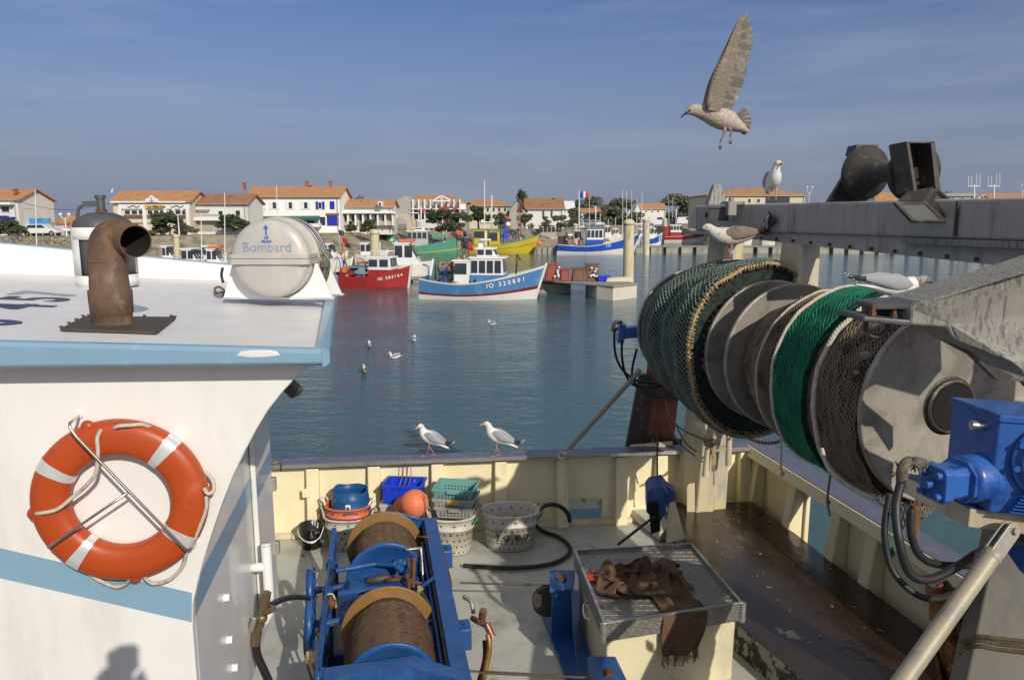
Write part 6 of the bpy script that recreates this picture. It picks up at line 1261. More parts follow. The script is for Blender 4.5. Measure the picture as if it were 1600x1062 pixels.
# ================================================================ BROWN CLOTH crumpled over the hatch box
CLOTH = [
    (14,(1345,1030,601,1394,1054,612,1439,1059,616,1471,1068,611,1505,1074,603,1546,1070,597,1585,1090,601,1631,1109,624,1671,1127,651,1677,1115,642,1664,1091,633,1647,1083,637,1654,1099,622)),
    (14,(1341,1037,680,1393,1050,690,1440,1060,693,1473,1052,691,1503,1070,689,1537,1076,689,1579,1083,695,1631,1078,709,1661,1095,714,1686,1111,700,1692,1112,685,1693,1091,683,1665,1088,683)),
    (14,(1334,1038,768,1383,1051,773,1431,1054,771,1465,1064,769,1494,1080,772,1531,1079,779,1569,1088,784,1615,1082,791,1652,1087,791,1663,1116,774,1695,1131,754,1720,1131,738,1708,1105,740)),
    (14,(1335,1039,856,1384,1052,854,1433,1059,846,1471,1069,844,1506,1072,849,1536,1087,856,1570,1081,861,1605,1105,859,1640,1091,860,1663,1108,851,1691,1130,837,1722,1141,821,1751,1131,808)),
    (14,(1345,1042,936,1396,1054,928,1445,1063,915,1485,1072,910,1522,1081,912,1552,1097,920,1582,1096,921,1610,1094,924,1637,1114,925,1662,1117,926,1692,1132,920,1727,1143,908,1766,1150,891)),
    (14,(1353,1065,996,1408,1070,992,1459,1072,981,1499,1072,974,1535,1081,973,1553,1084,976,1587,1091,981,1617,1105,985,1644,1126,992,1670,1143,993,1699,1150,994,1736,1152,989,1776,1153,977)),
    (14,(1350,1134,992,1406,1137,992,1459,1136,992,1496,1131,1003,1509,1131,1001,1542,1141,1005,1573,1154,994,1606,1174,992,1634,1202,992,1659,1224,995,1684,1237,992,1719,1240,992,1755,1236,992)),
    (14,(1339,1212,992,1397,1218,992,1436,1207,1027,1444,1180,1052,1472,1189,1033,1510,1211,1012,1543,1229,997,1583,1257,999,1620,1285,1023,1639,1307,1034,1661,1320,1017,1687,1320,991,1733,1321,995)),
    (14,(1320,1300,1002,1363,1296,1012,1380,1268,1058,1405,1257,1076,1442,1274,1043,1496,1304,1030,1520,1317,1016,1553,1336,1015,1596,1353,1056,1623,1368,1085,1644,1376,1072,1644,1373,1023,1681,1383,992)),
    (0,(979,1351,992,972,1382,1019,967,1416,1068,1021,1451,1095,1064,1465,1100,1059,1471,1080,1022,1472,1089,1020,1498,1058,1021,1505,1048,1065,1496,1076,1100,1433,1071,1132,1388,1029,1167,1380,1017,1237,1378,1016,1297,1386,1007,1336,1380,1030,1363,1357,1068,1386,1348,1079,1452,1380,1051,1452,1385,1014,1449,1386,992,1506,1415,1012,1570,1431,1007,1582,1419,1035,1605,1411,1024,1631,1425,999,1651,1443,1003,1641,1444,1024,1667,1477,1008,1717,1515,995,1766,1555,992)),
    (0,(901,1377,1022,890,1418,1006,924,1444,1032,971,1485,1090,1024,1505,1105,1037,1517,1085,990,1499,1081,1003,1442,1065,1065,1406,1046,1111,1411,1029,1146,1474,1011,1183,1468,1063,1210,1438,1061,1245,1455,1016,1293,1476,1020,1306,1449,1055,1355,1438,1069,1391,1440,1067,1410,1435,1023,1373,1399,1012,1407,1428,992,1467,1479,992,1526,1497,994,1565,1498,999,1608,1503,1001,1632,1534,1000,1651,1546,1019,1623,1530,1039,1612,1526,1051,1676,1553,1067,1693,1599,1017)),
    (0,(844,1411,1019,835,1380,999,888,1429,992,935,1482,1047,969,1507,1087,974,1514,1060,969,1449,1045,1029,1392,1024,1092,1388,1012,1125,1381,995,1171,1428,999,1204,1483,1012,1230,1501,1034,1292,1505,1027,1334,1503,990,1312,1485,1025,1349,1473,1068,1397,1478,1066,1388,1437,1020,1364,1430,990,1415,1479,992,1471,1530,1011,1514,1533,1011,1552,1545,992,1616,1556,994,1665,1552,1016,1699,1553,1014,1678,1569,1033,1631,1578,1037,1598,1599,1059,1633,1613,1101)),
    (0,(805,1441,1011,817,1412,992,860,1438,992,895,1478,1041,939,1506,1043,951,1476,1021,1004,1444,992,1062,1432,1010,1105,1425,1007,1131,1453,1001,1171,1505,993,1195,1544,1046,1221,1553,1048,1288,1536,999,1365,1531,996,1319,1498,1027,1352,1513,1075,1372,1508,1047,1414,1477,1015,1404,1485,1001,1442,1539,1010,1480,1580,1037,1522,1584,1031,1525,1588,993,1591,1593,994,1639,1582,992,1663,1593,1000,1647,1606,1016,1639,1625,1031,1622,1629,1078,1590,1623,1113)),
    (0,(793,1506,1003,826,1486,992,858,1495,1013,907,1510,1002,939,1515,989,981,1510,991,1031,1494,992,1071,1491,992,1105,1510,997,1139,1544,1013,1156,1575,1064,1165,1608,1111,1193,1619,1104,1231,1587,1011,1302,1563,1027,1307,1560,1061,1369,1579,1115,1397,1569,1093,1404,1553,1022,1425,1564,1014,1464,1604,1047,1506,1631,1072,1526,1640,1065,1486,1628,1023,1531,1612,992,1576,1627,989,1599,1635,1001,1600,1654,1033,1592,1667,1071,1559,1683,1099,1591,1707,1105)),
    (0,(812,1580,1019,839,1574,1000,880,1570,992,919,1569,992,955,1565,991,996,1559,991,1033,1552,992,1059,1553,1008,1086,1556,1016,1121,1566,1027,1137,1598,1069,1143,1636,1111,1164,1624,1093,1220,1604,1024,1269,1607,1021,1316,1620,1084,1362,1630,1153,1403,1618,1111,1424,1596,1037,1445,1611,1031,1493,1648,1062,1509,1669,1113,1525,1689,1105,1503,1686,1066,1489,1678,1016,1524,1655,993,1549,1651,1017,1578,1653,1026,1551,1672,1054,1546,1732,1084,1581,1768,1056)),
    (0,(828,1633,1047,862,1637,1038,903,1615,1058,942,1598,1064,973,1590,1040,987,1605,1015,1020,1607,1002,1048,1597,997,1075,1580,997,1097,1583,1012,1122,1611,1044,1149,1627,1068,1172,1625,1044,1224,1632,1011,1262,1642,1014,1316,1635,1063,1347,1656,1124,1378,1631,1079,1418,1632,1024,1441,1649,1010,1490,1674,1061,1507,1706,1116,1513,1717,1135,1512,1725,1105,1521,1698,1073,1503,1664,1031,1560,1676,1006,1597,1682,1008,1583,1713,1017,1515,1741,1039,1562,1808,1043)),
    (0,(838,1668,1055,867,1654,1052,888,1582,1075,916,1534,1079,958,1536,1085,992,1583,1062,1013,1619,1037,1046,1602,1036,1079,1611,1026,1099,1611,994,1145,1603,1007,1158,1623,1020,1186,1640,1028,1232,1675,991,1254,1689,1014,1313,1661,1021,1321,1668,1080,1380,1650,1067,1394,1683,1005,1398,1690,992,1471,1706,1018,1480,1725,1095,1487,1740,1132,1517,1743,1119,1535,1722,1081,1511,1679,1035,1581,1706,1004,1646,1739,1008,1656,1753,1043,1586,1776,1032,1496,1814,1053)),
    (0,(855,1737,1056,876,1722,1046,892,1658,1086,929,1581,1080,953,1573,1102,974,1626,1067,1038,1650,1059,1008,1635,1027,1020,1640,995,1074,1657,992,1134,1662,1007,1169,1666,999,1185,1683,998,1232,1731,992,1260,1744,1022,1298,1707,1024,1353,1701,1042,1410,1697,1062,1333,1701,1010,1335,1737,999,1401,1737,1011,1463,1756,1033,1457,1761,1085,1479,1756,1077,1480,1737,1041,1539,1738,994,1621,1767,1024,1690,1797,1023,1705,1806,1035,1641,1797,1073,1554,1833,1033)),
    (0,(861,1760,1013,865,1743,1004,898,1743,1035,941,1686,1080,972,1663,1096,1020,1687,1062,957,1656,1027,935,1669,996,973,1686,994,1049,1702,1001,1120,1710,992,1161,1717,1000,1214,1712,1016,1234,1784,1016,1244,1794,996,1297,1773,1020,1349,1736,1071,1387,1743,1052,1306,1736,1020,1275,1744,989,1331,1768,987,1409,1790,996,1430,1799,1006,1464,1799,992,1520,1802,998,1587,1800,1020,1648,1800,998,1690,1826,1004,1705,1837,1014,1657,1800,1039,1593,1846,1061)),
    (0,(887,1777,1012,885,1766,987,924,1741,1006,954,1718,1074,967,1692,1108,1012,1696,1051,950,1678,1002,939,1704,1008,1012,1712,1003,1095,1750,1008,1126,1723,1044,1167,1720,1038,1215,1732,1052,1235,1805,1024,1253,1844,990,1287,1800,1026,1337,1775,1111,1356,1782,1092,1346,1767,998,1299,1775,1009,1343,1801,1003,1406,1823,996,1447,1825,1007,1472,1843,1007,1517,1844,992,1570,1832,989,1598,1806,1013,1630,1823,1004,1641,1823,1011,1635,1837,1045,1599,1877,1082)),
    (0,(899,1743,1069,899,1758,1034,922,1770,1050,912,1733,1125,948,1750,1172,1004,1724,1137,1018,1714,1042,1027,1720,1034,1086,1770,1039,1096,1705,1090,1124,1670,1114,1164,1686,1104,1204,1740,1066,1253,1770,1070,1269,1819,1058,1267,1785,1103,1336,1851,1163,1378,1847,1158,1389,1807,1068,1400,1792,1033,1425,1834,1034,1468,1840,1068,1473,1872,1071,1486,1851,1037,1520,1872,1028,1549,1885,1028,1576,1885,1000,1579,1869,1013,1587,1881,1040,1603,1930,1065,1660,1933,1053)),
    (0,(825,1714,1063,866,1755,1057,880,1774,1058,880,1767,1142,930,1808,1197,977,1805,1161,1021,1764,1090,1048,1767,1068,1081,1771,1088,1110,1726,1105,1119,1701,1120,1155,1702,1102,1188,1737,1073,1217,1789,1051,1241,1798,1084,1262,1833,1144,1320,1891,1190,1360,1892,1168,1390,1859,1088,1399,1853,1069,1450,1869,1076,1492,1888,1100,1517,1877,1078,1482,1877,1055,1511,1884,1036,1543,1920,1038,1572,1927,1016,1600,1923,1007,1646,1921,1015,1681,1959,1051,1699,1915,1063)),
    (0,(830,1757,1056,831,1770,1028,833,1784,1015,888,1784,1071,907,1793,1136,956,1783,1110,1004,1793,1069,1019,1814,1015,1043,1799,1005,1089,1779,1034,1106,1754,1047,1143,1762,1038,1174,1802,1033,1207,1826,1033,1232,1820,1057,1260,1842,1124,1294,1881,1149,1331,1857,1109,1343,1872,1036,1367,1894,1035,1439,1900,1042,1481,1930,1070,1503,1915,1053,1468,1889,1044,1505,1923,1021,1542,1938,998,1559,1967,1006,1593,1968,994,1647,1973,1012,1704,1950,1018,1670,1919,1013)),
    (0,(832,1809,1028,768,1801,1020,771,1806,995,848,1806,1004,896,1802,1072,940,1798,1077,979,1855,1028,1002,1893,999,1032,1880,992,1044,1824,1009,1089,1809,1012,1132,1826,1024,1173,1874,1014,1189,1884,996,1221,1853,1025,1220,1835,1102,1257,1838,1098,1288,1874,1032,1278,1934,993,1315,1939,992,1376,1942,1027,1446,1947,1019,1474,1943,1023,1453,1912,1015,1492,1928,991,1527,1962,997,1549,1991,1001,1581,2008,992,1624,1994,1010,1688,1990,1015,1667,1990,991)),
    (0,(817,1851,1014,763,1838,1020,763,1825,995,825,1832,989,897,1832,1033,934,1844,1063,974,1886,1017,996,1946,989,1034,1927,1004,1041,1847,1046,1081,1824,1049,1117,1864,1046,1155,1914,1000,1184,1917,1000,1231,1884,1030,1222,1873,1091,1270,1872,1079,1272,1955,1036,1230,1996,1001,1274,2003,991,1328,1954,1012,1386,1977,1015,1429,1965,1004,1440,1943,993,1477,1960,992,1513,1990,992,1542,2025,993,1567,2050,1006,1610,2052,1023,1649,2031,993,1688,2049,992)),
    (0,(811,1888,1000,765,1873,1010,783,1853,993,831,1855,1004,904,1847,1014,934,1874,1051,943,1894,1025,992,1959,1019,1023,1927,1030,1054,1859,1073,1090,1832,1078,1099,1887,1057,1152,1934,1026,1188,1931,1032,1242,1903,1071,1245,1883,1108,1291,1910,1108,1235,1963,1064,1240,2024,1038,1279,2020,1020,1321,1989,999,1362,1978,1012,1396,1992,992,1429,1989,1000,1464,2012,992,1503,2045,992,1538,2083,993,1567,2113,999,1601,2114,992,1646,2082,995,1670,2061,1003)),
    (0,(785,1914,991,778,1892,991,804,1877,996,850,1867,1000,910,1877,1018,916,1896,1057,925,1917,1054,998,1922,1039,1036,1899,1050,1072,1852,1111,1105,1828,1113,1102,1861,1068,1157,1909,1058,1194,1903,1076,1241,1905,1126,1282,1892,1145,1303,1902,1113,1281,1931,1095,1285,1956,1049,1318,1977,1051,1318,2002,1042,1356,2018,1020,1389,2031,1009,1406,2035,992,1436,2059,992,1488,2104,1004,1533,2157,992,1563,2185,1000,1603,2163,1003,1635,2088,1018,1698,2070,1007)),
]
# rows of (first column, x y z in millimetres) of the draped cloth
m = MB(); fs = []; where = {}; pts = []
for j, (c0_, r) in enumerate(CLOTH):
    for k in range(len(r)//3): where[(j, c0_+k)] = len(pts); pts.append(V(r[3*k]/1000, 5+r[3*k+1]/1000, 1+r[3*k+2]/1000))
for (j, i) in where:
    q = [(j, i), (j, i+1), (j+1, i+1), (j+1, i)]
    if all(k in where for k in q): fs.append(tuple(where[k] for k in q))
m.add(pts, fs, 0, True); rr = random.Random(12)
cl = m.build('brown_cloth', m_cloth, pivot=(1.3, 6.5, CZ-3.5), sub=2, solid=.007)
tag(cl, 'crumpled brown wool cloth with a frayed end hanging over the tread plate lid', 'cloth')
m = MB(); low = [where[k] for k in sorted(where) if k[0] == 0]
for a, b in zip(low, low[1:]):
    for j in range(9):
        p = pts[a].lerp(pts[b], rr.random())+V(0, -.004, .012); L = rr.uniform(.03, .12)*(1.6 if rr.random() < .15 else 1); m.tube([p, p+V(rr.uniform(-.012, .012), -.004, -L*.5), p+V(rr.uniform(-.03, .03), rr.uniform(-.02, .005), -L)], .0022, n=4, sub=2)
m.build('fringe', m_cloth, cl)
# ================================================================ GULLS
m_gw = mat('gull_white', (.74, .74, .72), .7, 0, .04, 20, bump=.15, bs=90)
m_gg = mat('gull_grey', (.30, .32, .35), .7, 0, .05, 25, [((.36, .38, .41), 30, .5, .7, (3, 1, 1))], .15, 90)
m_gk = mat('gull_black', (.02, .02, .022), .6)
m_gy = mat('gull_bill', (.62, .38, .04), .4)
m_gp = mat('gull_leg', (.50, .26, .22), .5)
m_gj = mat('gull_mottled', (.44, .39, .32), .8, 0, .15, 30, [((.22, .17, .13), 75, .50, .62, (1, 1, 2)), ((.62, .58, .52), 40, .58, .70, (1, 1, 1))], .15, 90)
m_gjd = mat('gull_brown_wing', (.19, .15, .12), .8, 0, .2, 24, [((.42, .38, .32), 26, .60, .68, (.5, 2, 1)), ((.08, .065, .055), 20, .55, .65, (1, 1, 1))], .15, 90)
m_gjh = mat('gull_streaked_head', (.58, .55, .50), .8, 0, .1, 30, [((.28, .24, .2), 36, .56, .66, (1, 1, 1))], .15, 90)
SP_STAND = [(-.275, .125, .018, .006), (-.225, .152, .044, .014), (-.17, .182, .055, .030), (-.112, .210, .066, .054), (-.045, .242, .080, .076), (.022, .280, .084, .088), (.07, .322, .072, .080), (.098, .362, .053, .060), (.110, .398, .042, .045), (.122, .428, .040, .041), (.143, .444, .038, .038), (.167, .442, .027, .027), (.183, .438, .014, .015)]
SP_LEAN = [(-.33, .235, .018, .006), (-.26, .238, .046, .014), (-.20, .240, .055, .032), (-.13, .235, .066, .055), (-.05, .228, .082, .078), (.03, .228, .088, .088), (.10, .240, .078, .080), (.155, .262, .056, .060), (.19, .29, .043, .045), (.215, .31, .041, .042), (.24, .315, .038, .038), (.262, .309, .027, .027), (.278, .303, .014, .015)]
SP_FLOAT = [(-.28, .13, .018, .006), (-.23, .115, .046, .014), (-.17, .09, .06, .032), (-.10, .065, .075, .055), (-.02, .055, .088, .072), (.06, .06, .086, .078), (.115, .09, .066, .070), (.14, .135, .045, .05), (.150, .17, .037, .038), (.165, .195, .037, .037), (.188, .203, .035, .034), (.208, .198, .025, .024), (.222, .192, .013, .013)]
def gull(label, loc, yaw, spine=SP_STAND, head=0.0, mats=None, legs=True, scale=1.0, group=None, adult=True, wingtip=(0, 0), tilt=0.0, legdx=0.0, leanlegs=.02):
    """one continuous body; materials: 0 body, 1 wing, 2 wing tip, 3 bill, 4 leg, 5 eye, 6 head"""
    Wm = Matrix.Translation(loc) @ Matrix.Rotation(yaw, 4, 'Z') @ Matrix.Scale(scale, 4)
    m = MB(); m.M = Wm; n_ = 20; cen = [V(x, 0, z) for x, z, _, _ in spine]; rings = []
    hn = 8; piv = cen[hn]
    def hrot(p, k): 
        R = Matrix.Rotation(head*k, 3, 'Z'); return piv+R @ (p-piv)
    for i, (x, z, ry, rz) in enumerate(spine):
        t = (cen[min(len(cen)-1, i+1)]-cen[max(0, i-1)]).normalized(); sd = V(0, 1, 0); up = t.cross(sd)
        k = 0 if i < hn-1 else min(1, (i-(hn-1))/2)
        rings.append([hrot(cen[i]+sd*(ry*cos(a))+up*(rz*sin(a)), k) for a in [2*pi*j/n_ for j in range(n_)]])
    nR = len(rings); vs = [p for r in rings for p in r]; fs = []; ms = []
    for i in range(nR-1):
        for j in range(n_):
            fs.append((i*n_+j, i*n_+(j+1) % n_, (i+1)*n_+(j+1) % n_, (i+1)*n_+j)); ms.append(6 if i >= hn-1 else 0)
    m.add(vs, fs, ms, True); m.add(rings[0], [tuple(range(n_))], 0)
    # bill
    d = (cen[-1]-cen[-3]).normalized(); b0 = cen[-1]-d*.008; bl_ = []
    for t, ry, rz, dz in ((0, .012, .015, 0), (.02, .0095, .0125, -.001), (.042, .008, .012, -.003), (.056, .005, .008, -.006), (.062, .001, .002, -.010)):
        bl_.append([hrot(b0+d*t+V(0, ry*cos(a), rz*sin(a)+dz), 1) for a in [2*pi*j/10 for j in range(10)]])
    m.loft(bl_, 3)
    e = cen[-3]+d*.002
    for s in (-1, 1): m.sphere(hrot(e+V(.002, s*.033, .008), 1), .0065, 8, 6, mi=5)
    # folded wings
    for s in (-1, 1):
        wr = []; c5 = cen[6]; c1 = cen[1]; L = [(0, .018, .012, .012, .0), (.12, .050, .022, .052, .01), (.30, .068, .026, .066, .016), (.50, .062, .028, .056, .014), (.70, .045, .026, .036, .01), (.86, .028, .020, .022, .006), (1.0, .015, .012, .012, .0), (1.12, .006, .006, .006, -.004)]
        a0 = V(c5.x-.005, s*.060, c5.z+.012); a1 = V(c1.x-.055+wingtip[0], s*.020, c1.z+.040+wingtip[1])
        for t, _, wy, wz, bulge in L:
            c = a0.lerp(a1, t)+V(0, s*(.030*sin(pi*min(1, t))), .010*sin(pi*min(1, t))-.004)
            wr.append([c+V(0, s*wy*cos(a)*.9, wz*sin(a)+wz*.25*cos(a)*-1) for a in [2*pi*j/14 for j in range(14)]])
        n4 = 14; vs = [p for r in wr for p in r]; fs = []; ms = []
        for i in range(len(wr)-1):
            for j in range(n4): fs.append((i*n4+j, i*n4+(j+1) % n4, (i+1)*n4+(j+1) % n4, (i+1)*n4+j)); ms.append(1 if i < len(wr)-3 else 2)
        m.add(vs, fs, ms, True)
        # separate primary tips, white spotted on adults
        for q in range(4):
            p0 = a0.lerp(a1, .86+.05*q)+V(0, s*.012, -.012+.008*q); p1 = p0+V(-.075, -s*.004, -.012+.010*q); m.bar(p0, p1, .012, .004, 2)
            if adult: m.bar(p1+V(.014, 0, 0), p1+V(-.004, 0, 0), .0124, .0045, 0)
    if legs:
        for s in (-1, 1):
            h = V(-.005+leanlegs*.3, s*.035, spine[5][1]-.055); k = V(.0+leanlegs, s*.036, h.z*.50); f = V(.0+leanlegs*s*1.5+legdx*s, s*.038, .006)
            m.tube([h+V(-.01, 0, .03), h, k+V(-.012, 0, .0), f], [.020, .012, .0062, .0058], n=8, mi=[4][0])
            m.tube([h+V(-.005, 0, .05), h+V(-.004, 0, .015), h+V(-.006, 0, -.006)], [.03, .02, .009], n=8, mi=0)
            toes = [f+V(.058*cos(a), .058*sin(a), -.004) for a in (-.45, 0, .45)]
            for t_ in toes: m.tube([f+V(-.002, 0, 0), f.lerp(t_, .5)+V(0, 0, .002), t_], .0042, n=6, mi=4)
            m.add([f+V(0, 0, -.002), toes[0], toes[1]*1.0+V(-.008, 0, 0), toes[2], f+V(0, 0, .001)], [(0, 1, 2), (0, 2, 3)], 4); m.tube([f, f+V(-.018, 0, -.003)], .004, n=6, mi=4)
    m.M = Matrix.Identity(4)
    ml = mats or [m_gw, m_gg, m_gk, m_gy, m_gp, m_gk, m_gw]
    o = m.build('gull', ml, pivot=loc); tag(o, label, 'gull', group); return o
m_gwh = mat('gull_head_white', (.70, .69, .66), .7, 0, .06, 30, [((.42, .40, .38), 40, .62, .70, (1, 1, 1))], .15, 90)
AD = [m_gw, m_gg, m_gk, m_gy, m_gp, m_gk, m_gwh]; JV = [m_gjh, m_gjd, m_gk, m_gk, m_gp, m_gk, m_gjh]
rt_z = DZ+BH+.036
def onrail(px, py): p = PZ(px, py, rt_z-CZ); return p
gull('white gull in left profile on the far rail, right of its neighbour', onrail(777, 712), radians(176), head=.08, mats=AD, scale=1.02)
gull('white and grey gull standing on the far rail with its head turned towards the camera', onrail(672, 712), radians(172), head=radians(58), mats=AD, scale=.96, legdx=.03)
gull('gull facing the camera standing on top of the grey gantry beam', V(PY(1206, 318, 8.55).x, 8.55, BT+.002), radians(-97), head=radians(25), mats=AD, scale=1.0, spine=SP_STAND)
# juvenile on the green net
p = PY(1141, 404, 8.0); 
gull('brown mottled young gull leaning forward on the dark green net', p+V(0, 0, -.02), radians(178), spine=SP_LEAN, mats=JV, adult=False, scale=1.12)
# gull on the arm, facing right, head low
SP_LOW = [(-.36, .16, .016, .006), (-.28, .150, .046, .014), (-.20, .140, .055, .030), (-.12, .132, .066, .052), (-.04, .13, .08, .070), (.04, .135, .082, .078), (.11, .15, .07, .072), (.16, .172, .052, .056), (.195, .185, .040, .042), (.225, .196, .037, .038), (.248, .196, .035, .034), (.27, .188, .025, .025), (.284, .180, .013, .014)]
m_gdh = mat('gull_speckled_head', (.30, .28, .26), .8, 0, .1, 30, [((.12, .10, .09), 40, .5, .6, (1, 1, 1))], .15, 90)
gull('gull with speckled grey head crouching behind the weathered gallows arm, facing right', PY(1398, 474, 4.62), radians(6), spine=SP_LOW, mats=[m_gw, m_gg, m_gk, m_gk, m_gp, m_gk, m_gdh], legs=False, scale=.76, wingtip=(-.03, .03))
gfl = 'gulls floating on the harbour water'
for (x, y, yaw, hd_, mt, lab) in ((617, 560, 175, 0, AD, 'white gull with dark back swimming left, largest of the floating gulls'), (577, 542, 100, 30, AD, 'small white gull floating left, nearest the blue roof corner'), (647, 533, 80, 120, AD, 'white gull floating behind the one swimming left'), (569, 582, 100, 60, JV, 'brown young gull floating closest to the camera'), (769, 508, 150, 20, AD, 'lone white gull floating far right of the others')):
    q = PZ(x, y, -CZ); gull(lab, q+V(0, 0, -.0), radians(yaw), spine=SP_FLOAT, head=radians(hd_), mats=mt, legs=False, scale=1.12, group=gfl, adult=mt is AD, wingtip=(.02, .02))
gull('grey gull perched on top of the thick pale mooring pile', PY(982, 341, 58.5), radians(60), mats=AD, scale=1.3)

# ---- flying juvenile gull, wings raised
FY = 5.1
fp = lambda x, y, dy=0.0: PY(x, y, FY+dy)
m = MB(); rings = []
sp = [(1168, 206, 3, .02), (1160, 201, 9, .015), (1150, 196, 12, .01), (1140, 190, 15, 0), (1128, 185, 17, 0), (1115, 180, 16, 0), (1103, 176, 13, 0), (1093, 173.5, 10.5, 0), (1086, 172, 9, 0), (1080, 172.5, 7.8, 0), (1075.5, 174.5, 5.5, 0), (1072, 176.5, 3, 0)]
cs_ = [fp(x, y, dz) for x, y, _, dz in sp]
for i, (x, y, r, dz) in enumerate(sp):
    t = (cs_[min(len(cs_)-1, i+1)]-cs_[max(0, i-1)]).normalized(); sd = V(0, 1, 0); sd = (sd-t*sd.dot(t)).normalized(); up = t.cross(sd); rr_ = r/1150*FY
    flat = 1.0 if i > 2 else (.5, .7, .85)[i]
    rings.append([cs_[i]+sd*(rr_*.95*cos(a))+up*(rr_*flat*sin(a)) for a in [2*pi*j/20 for j in range(20)]])
m.loft(rings, 0)
bill = []
for x, y, r in ((1075, 175, 4.2), (1071, 177.5, 3.5), (1067, 180.5, 3.3), (1064, 183, 2.2), (1063, 185.5, .5)): c = fp(x, y); bill.append([c+V(0, r/1150*FY*.7*cos(a), 0)+V(.5, 0, .86)*(r/1150*FY*sin(a)) for a in [2*pi*j/10 for j in range(10)]])
m.loft(bill, 3); m.sphere(fp(1077.5, 172.5, -.033), .0075, 8, 6, mi=5)
def feather(root, tip, w, mi=1, curve=V(0, 0, 0), nrm_=V(0, -1, 0)):
    d = tip-root; L = d.length; d.normalize(); s = d.cross(nrm_).normalized(); prof = [(0, .35), (.2, .8), (.55, 1), (.85, .92), (.96, .6), (1, .12)]
    up = []; dn = []
    for t, k in prof: c = root+d*(L*t)+curve*(t*t); up.append(c+s*(w*k)); dn.append(c-s*(w*k))
    lp = dn+up[::-1]; o = nrm_*.0018
    n = len(prof); vs = []; 
    for t, k in zip(range(n), prof): vs += [dn[t], (dn[t]+up[t])/2+o*1.0, up[t]]
    fs = [q for i in range(n-1) for q in ((i*3, i*3+1, i*3+4, i*3+3), (i*3+1, i*3+2, i*3+5, i*3+4))]
    m.add(vs, fs, mi, True); m.add([v-o*.8 for v in vs], [tuple(reversed(f)) for f in fs], mi, True)
lead = catmull([V(*p, 0) for p in ((1106, 168), (1111, 142), (1119, 112), (1132, 83), (1143, 56), (1153, 34), (1162, 19))], 12)
trail = catmull([V(*p, 0) for p in ((1138, 180), (1150, 160), (1162, 132), (1169, 104), (1175, 76), (1178, 50), (1168, 20))], 12)
def at_(c, t): f = t*(len(c)-1); i = min(len(c)-2, int(f)); return c[i].lerp(c[i+1], f-i)
def wing(ox, oy, dy, m1, m2, fold=1.0, shrink=1.0):
    P = lambda q, e=0: fp(1115+(q.x-1115)*shrink+ox, 170+(q.y-170)*shrink+oy, dy+e)
    n_ = 34
    for i in range(n_):
        t = (i+.5)/n_; tl_ = min(1, t*1.0); sw = .06 if t < .5 else .06+.20*(t-.5)/.5; a = at_(lead, max(0, t-sw)); b = at_(trail, min(1, t+.012*noise.noise(V(i*.9, ox, 1))))
        e = -.02*t+.0012*i; feather(P(a, e), P(b, e+.02), .0135 if t < .6 else .0105, m1 if i % 4 == 1 else m2)
    # coverts: three overlapping rows
    for row, (ln, w, mi) in enumerate(((.56, .019, m1), (.40, .018, m1), (.26, .017, m1))):
        for i in range(22):
            t = (i+.5)/22*(.92-.08*row); a = at_(lead, max(0, t-.05)); b = at_(trail, min(1, t+.04*noise.noise(V(i*.7, row*3, 2))+.05)); q = a.lerp(b, ln*(1.0 if t < .4 else 1-.95*(t-.4))); q.y += 2*noise.noise(V(i, row, 0)); feather(P(a, -.008-.004*row-.02*t), P(q, -.008-.004*row-.02*t), w, mi)
    # leading edge arm
    pts = [P(at_(lead, k/12*1.0), -.004) for k in range(13)]; m.tube(pts[:11], [.020, .019, .018, .017, .015, .014, .012, .010, .008, .006, .004], n=10, mi=m1)
wing(0, 0, -.06, 7, 1)
wing(-7, 2, .14, 7, 1, shrink=.78)
for i in range(13):   # fanned tail
    a = radians(-62+i*7.5); r0_ = V(1143, 192, 0); b_ = radians(40-i*7.2); tip = V(1141+33*cos(b_), 191+31*sin(b_), 0)
    feather(fp(r0_.x, r0_.y, .03), fp(tip.x, tip.y, .03+.004*i), .0125, 2 if i % 2 else 1)
for pts in ([(1133, 196), (1132, 208), (1127, 218), (1125, 222)], [(1137, 196), (1142, 204), (1142, 210), (1141, 214)]):
    m.tube([fp(x, y, -.03) for x, y in pts], [.02, .008, .0055, .0055], n=8, mi=4, sub=0)
    x, y = pts[-1]
    for k in (-1, 0, 1): m.tube([fp(x, y, -.03), fp(x+k*1.6+.3, y+6, -.03+k*.008), fp(x+k*1.2, y+11, -.02+k*.01)], .0045, n=6, mi=4)
    m.add([fp(x, y, -.03), fp(x-1.5, y+7, -.04), fp(x+.5, y+10.5, -.02), fp(x+2, y+7, -.02)], [(0, 1, 2, 3)], 4)
m_gft = mat('gull_leg_grey', (.24, .18, .16), .5)
m_gfl = mat('gull_flight_feather', (.11, .10, .092), .8, 0, .2, 9, [((.36, .33, .30), 7, .48, .66, (1, 1, 1))], .1, 90)
m_gcv = mat('gull_covert', (.20, .165, .125), .8, 0, .2, 20, [((.38, .34, .28), 40, .56, .70, (1, 1, 1)), ((.19, .15, .11), 14, .54, .66, (1, 1, 1))], .15, 90)
m_gtl = mat('gull_tail_feather', (.09, .08, .075), .8, 0, .25, 30, [((.4, .37, .33), 30, .62, .68, (1, 1, 1))], .1, 90)
o = m.build('gull', [m_gj, m_gfl, m_gtl, m_gk, m_gft, m_gk, m_gj, m_gcv], pivot=fp(1120, 185)); tag(o, 'brown mottled young gull flying over the boat with wings raised and legs dangling', 'gull')
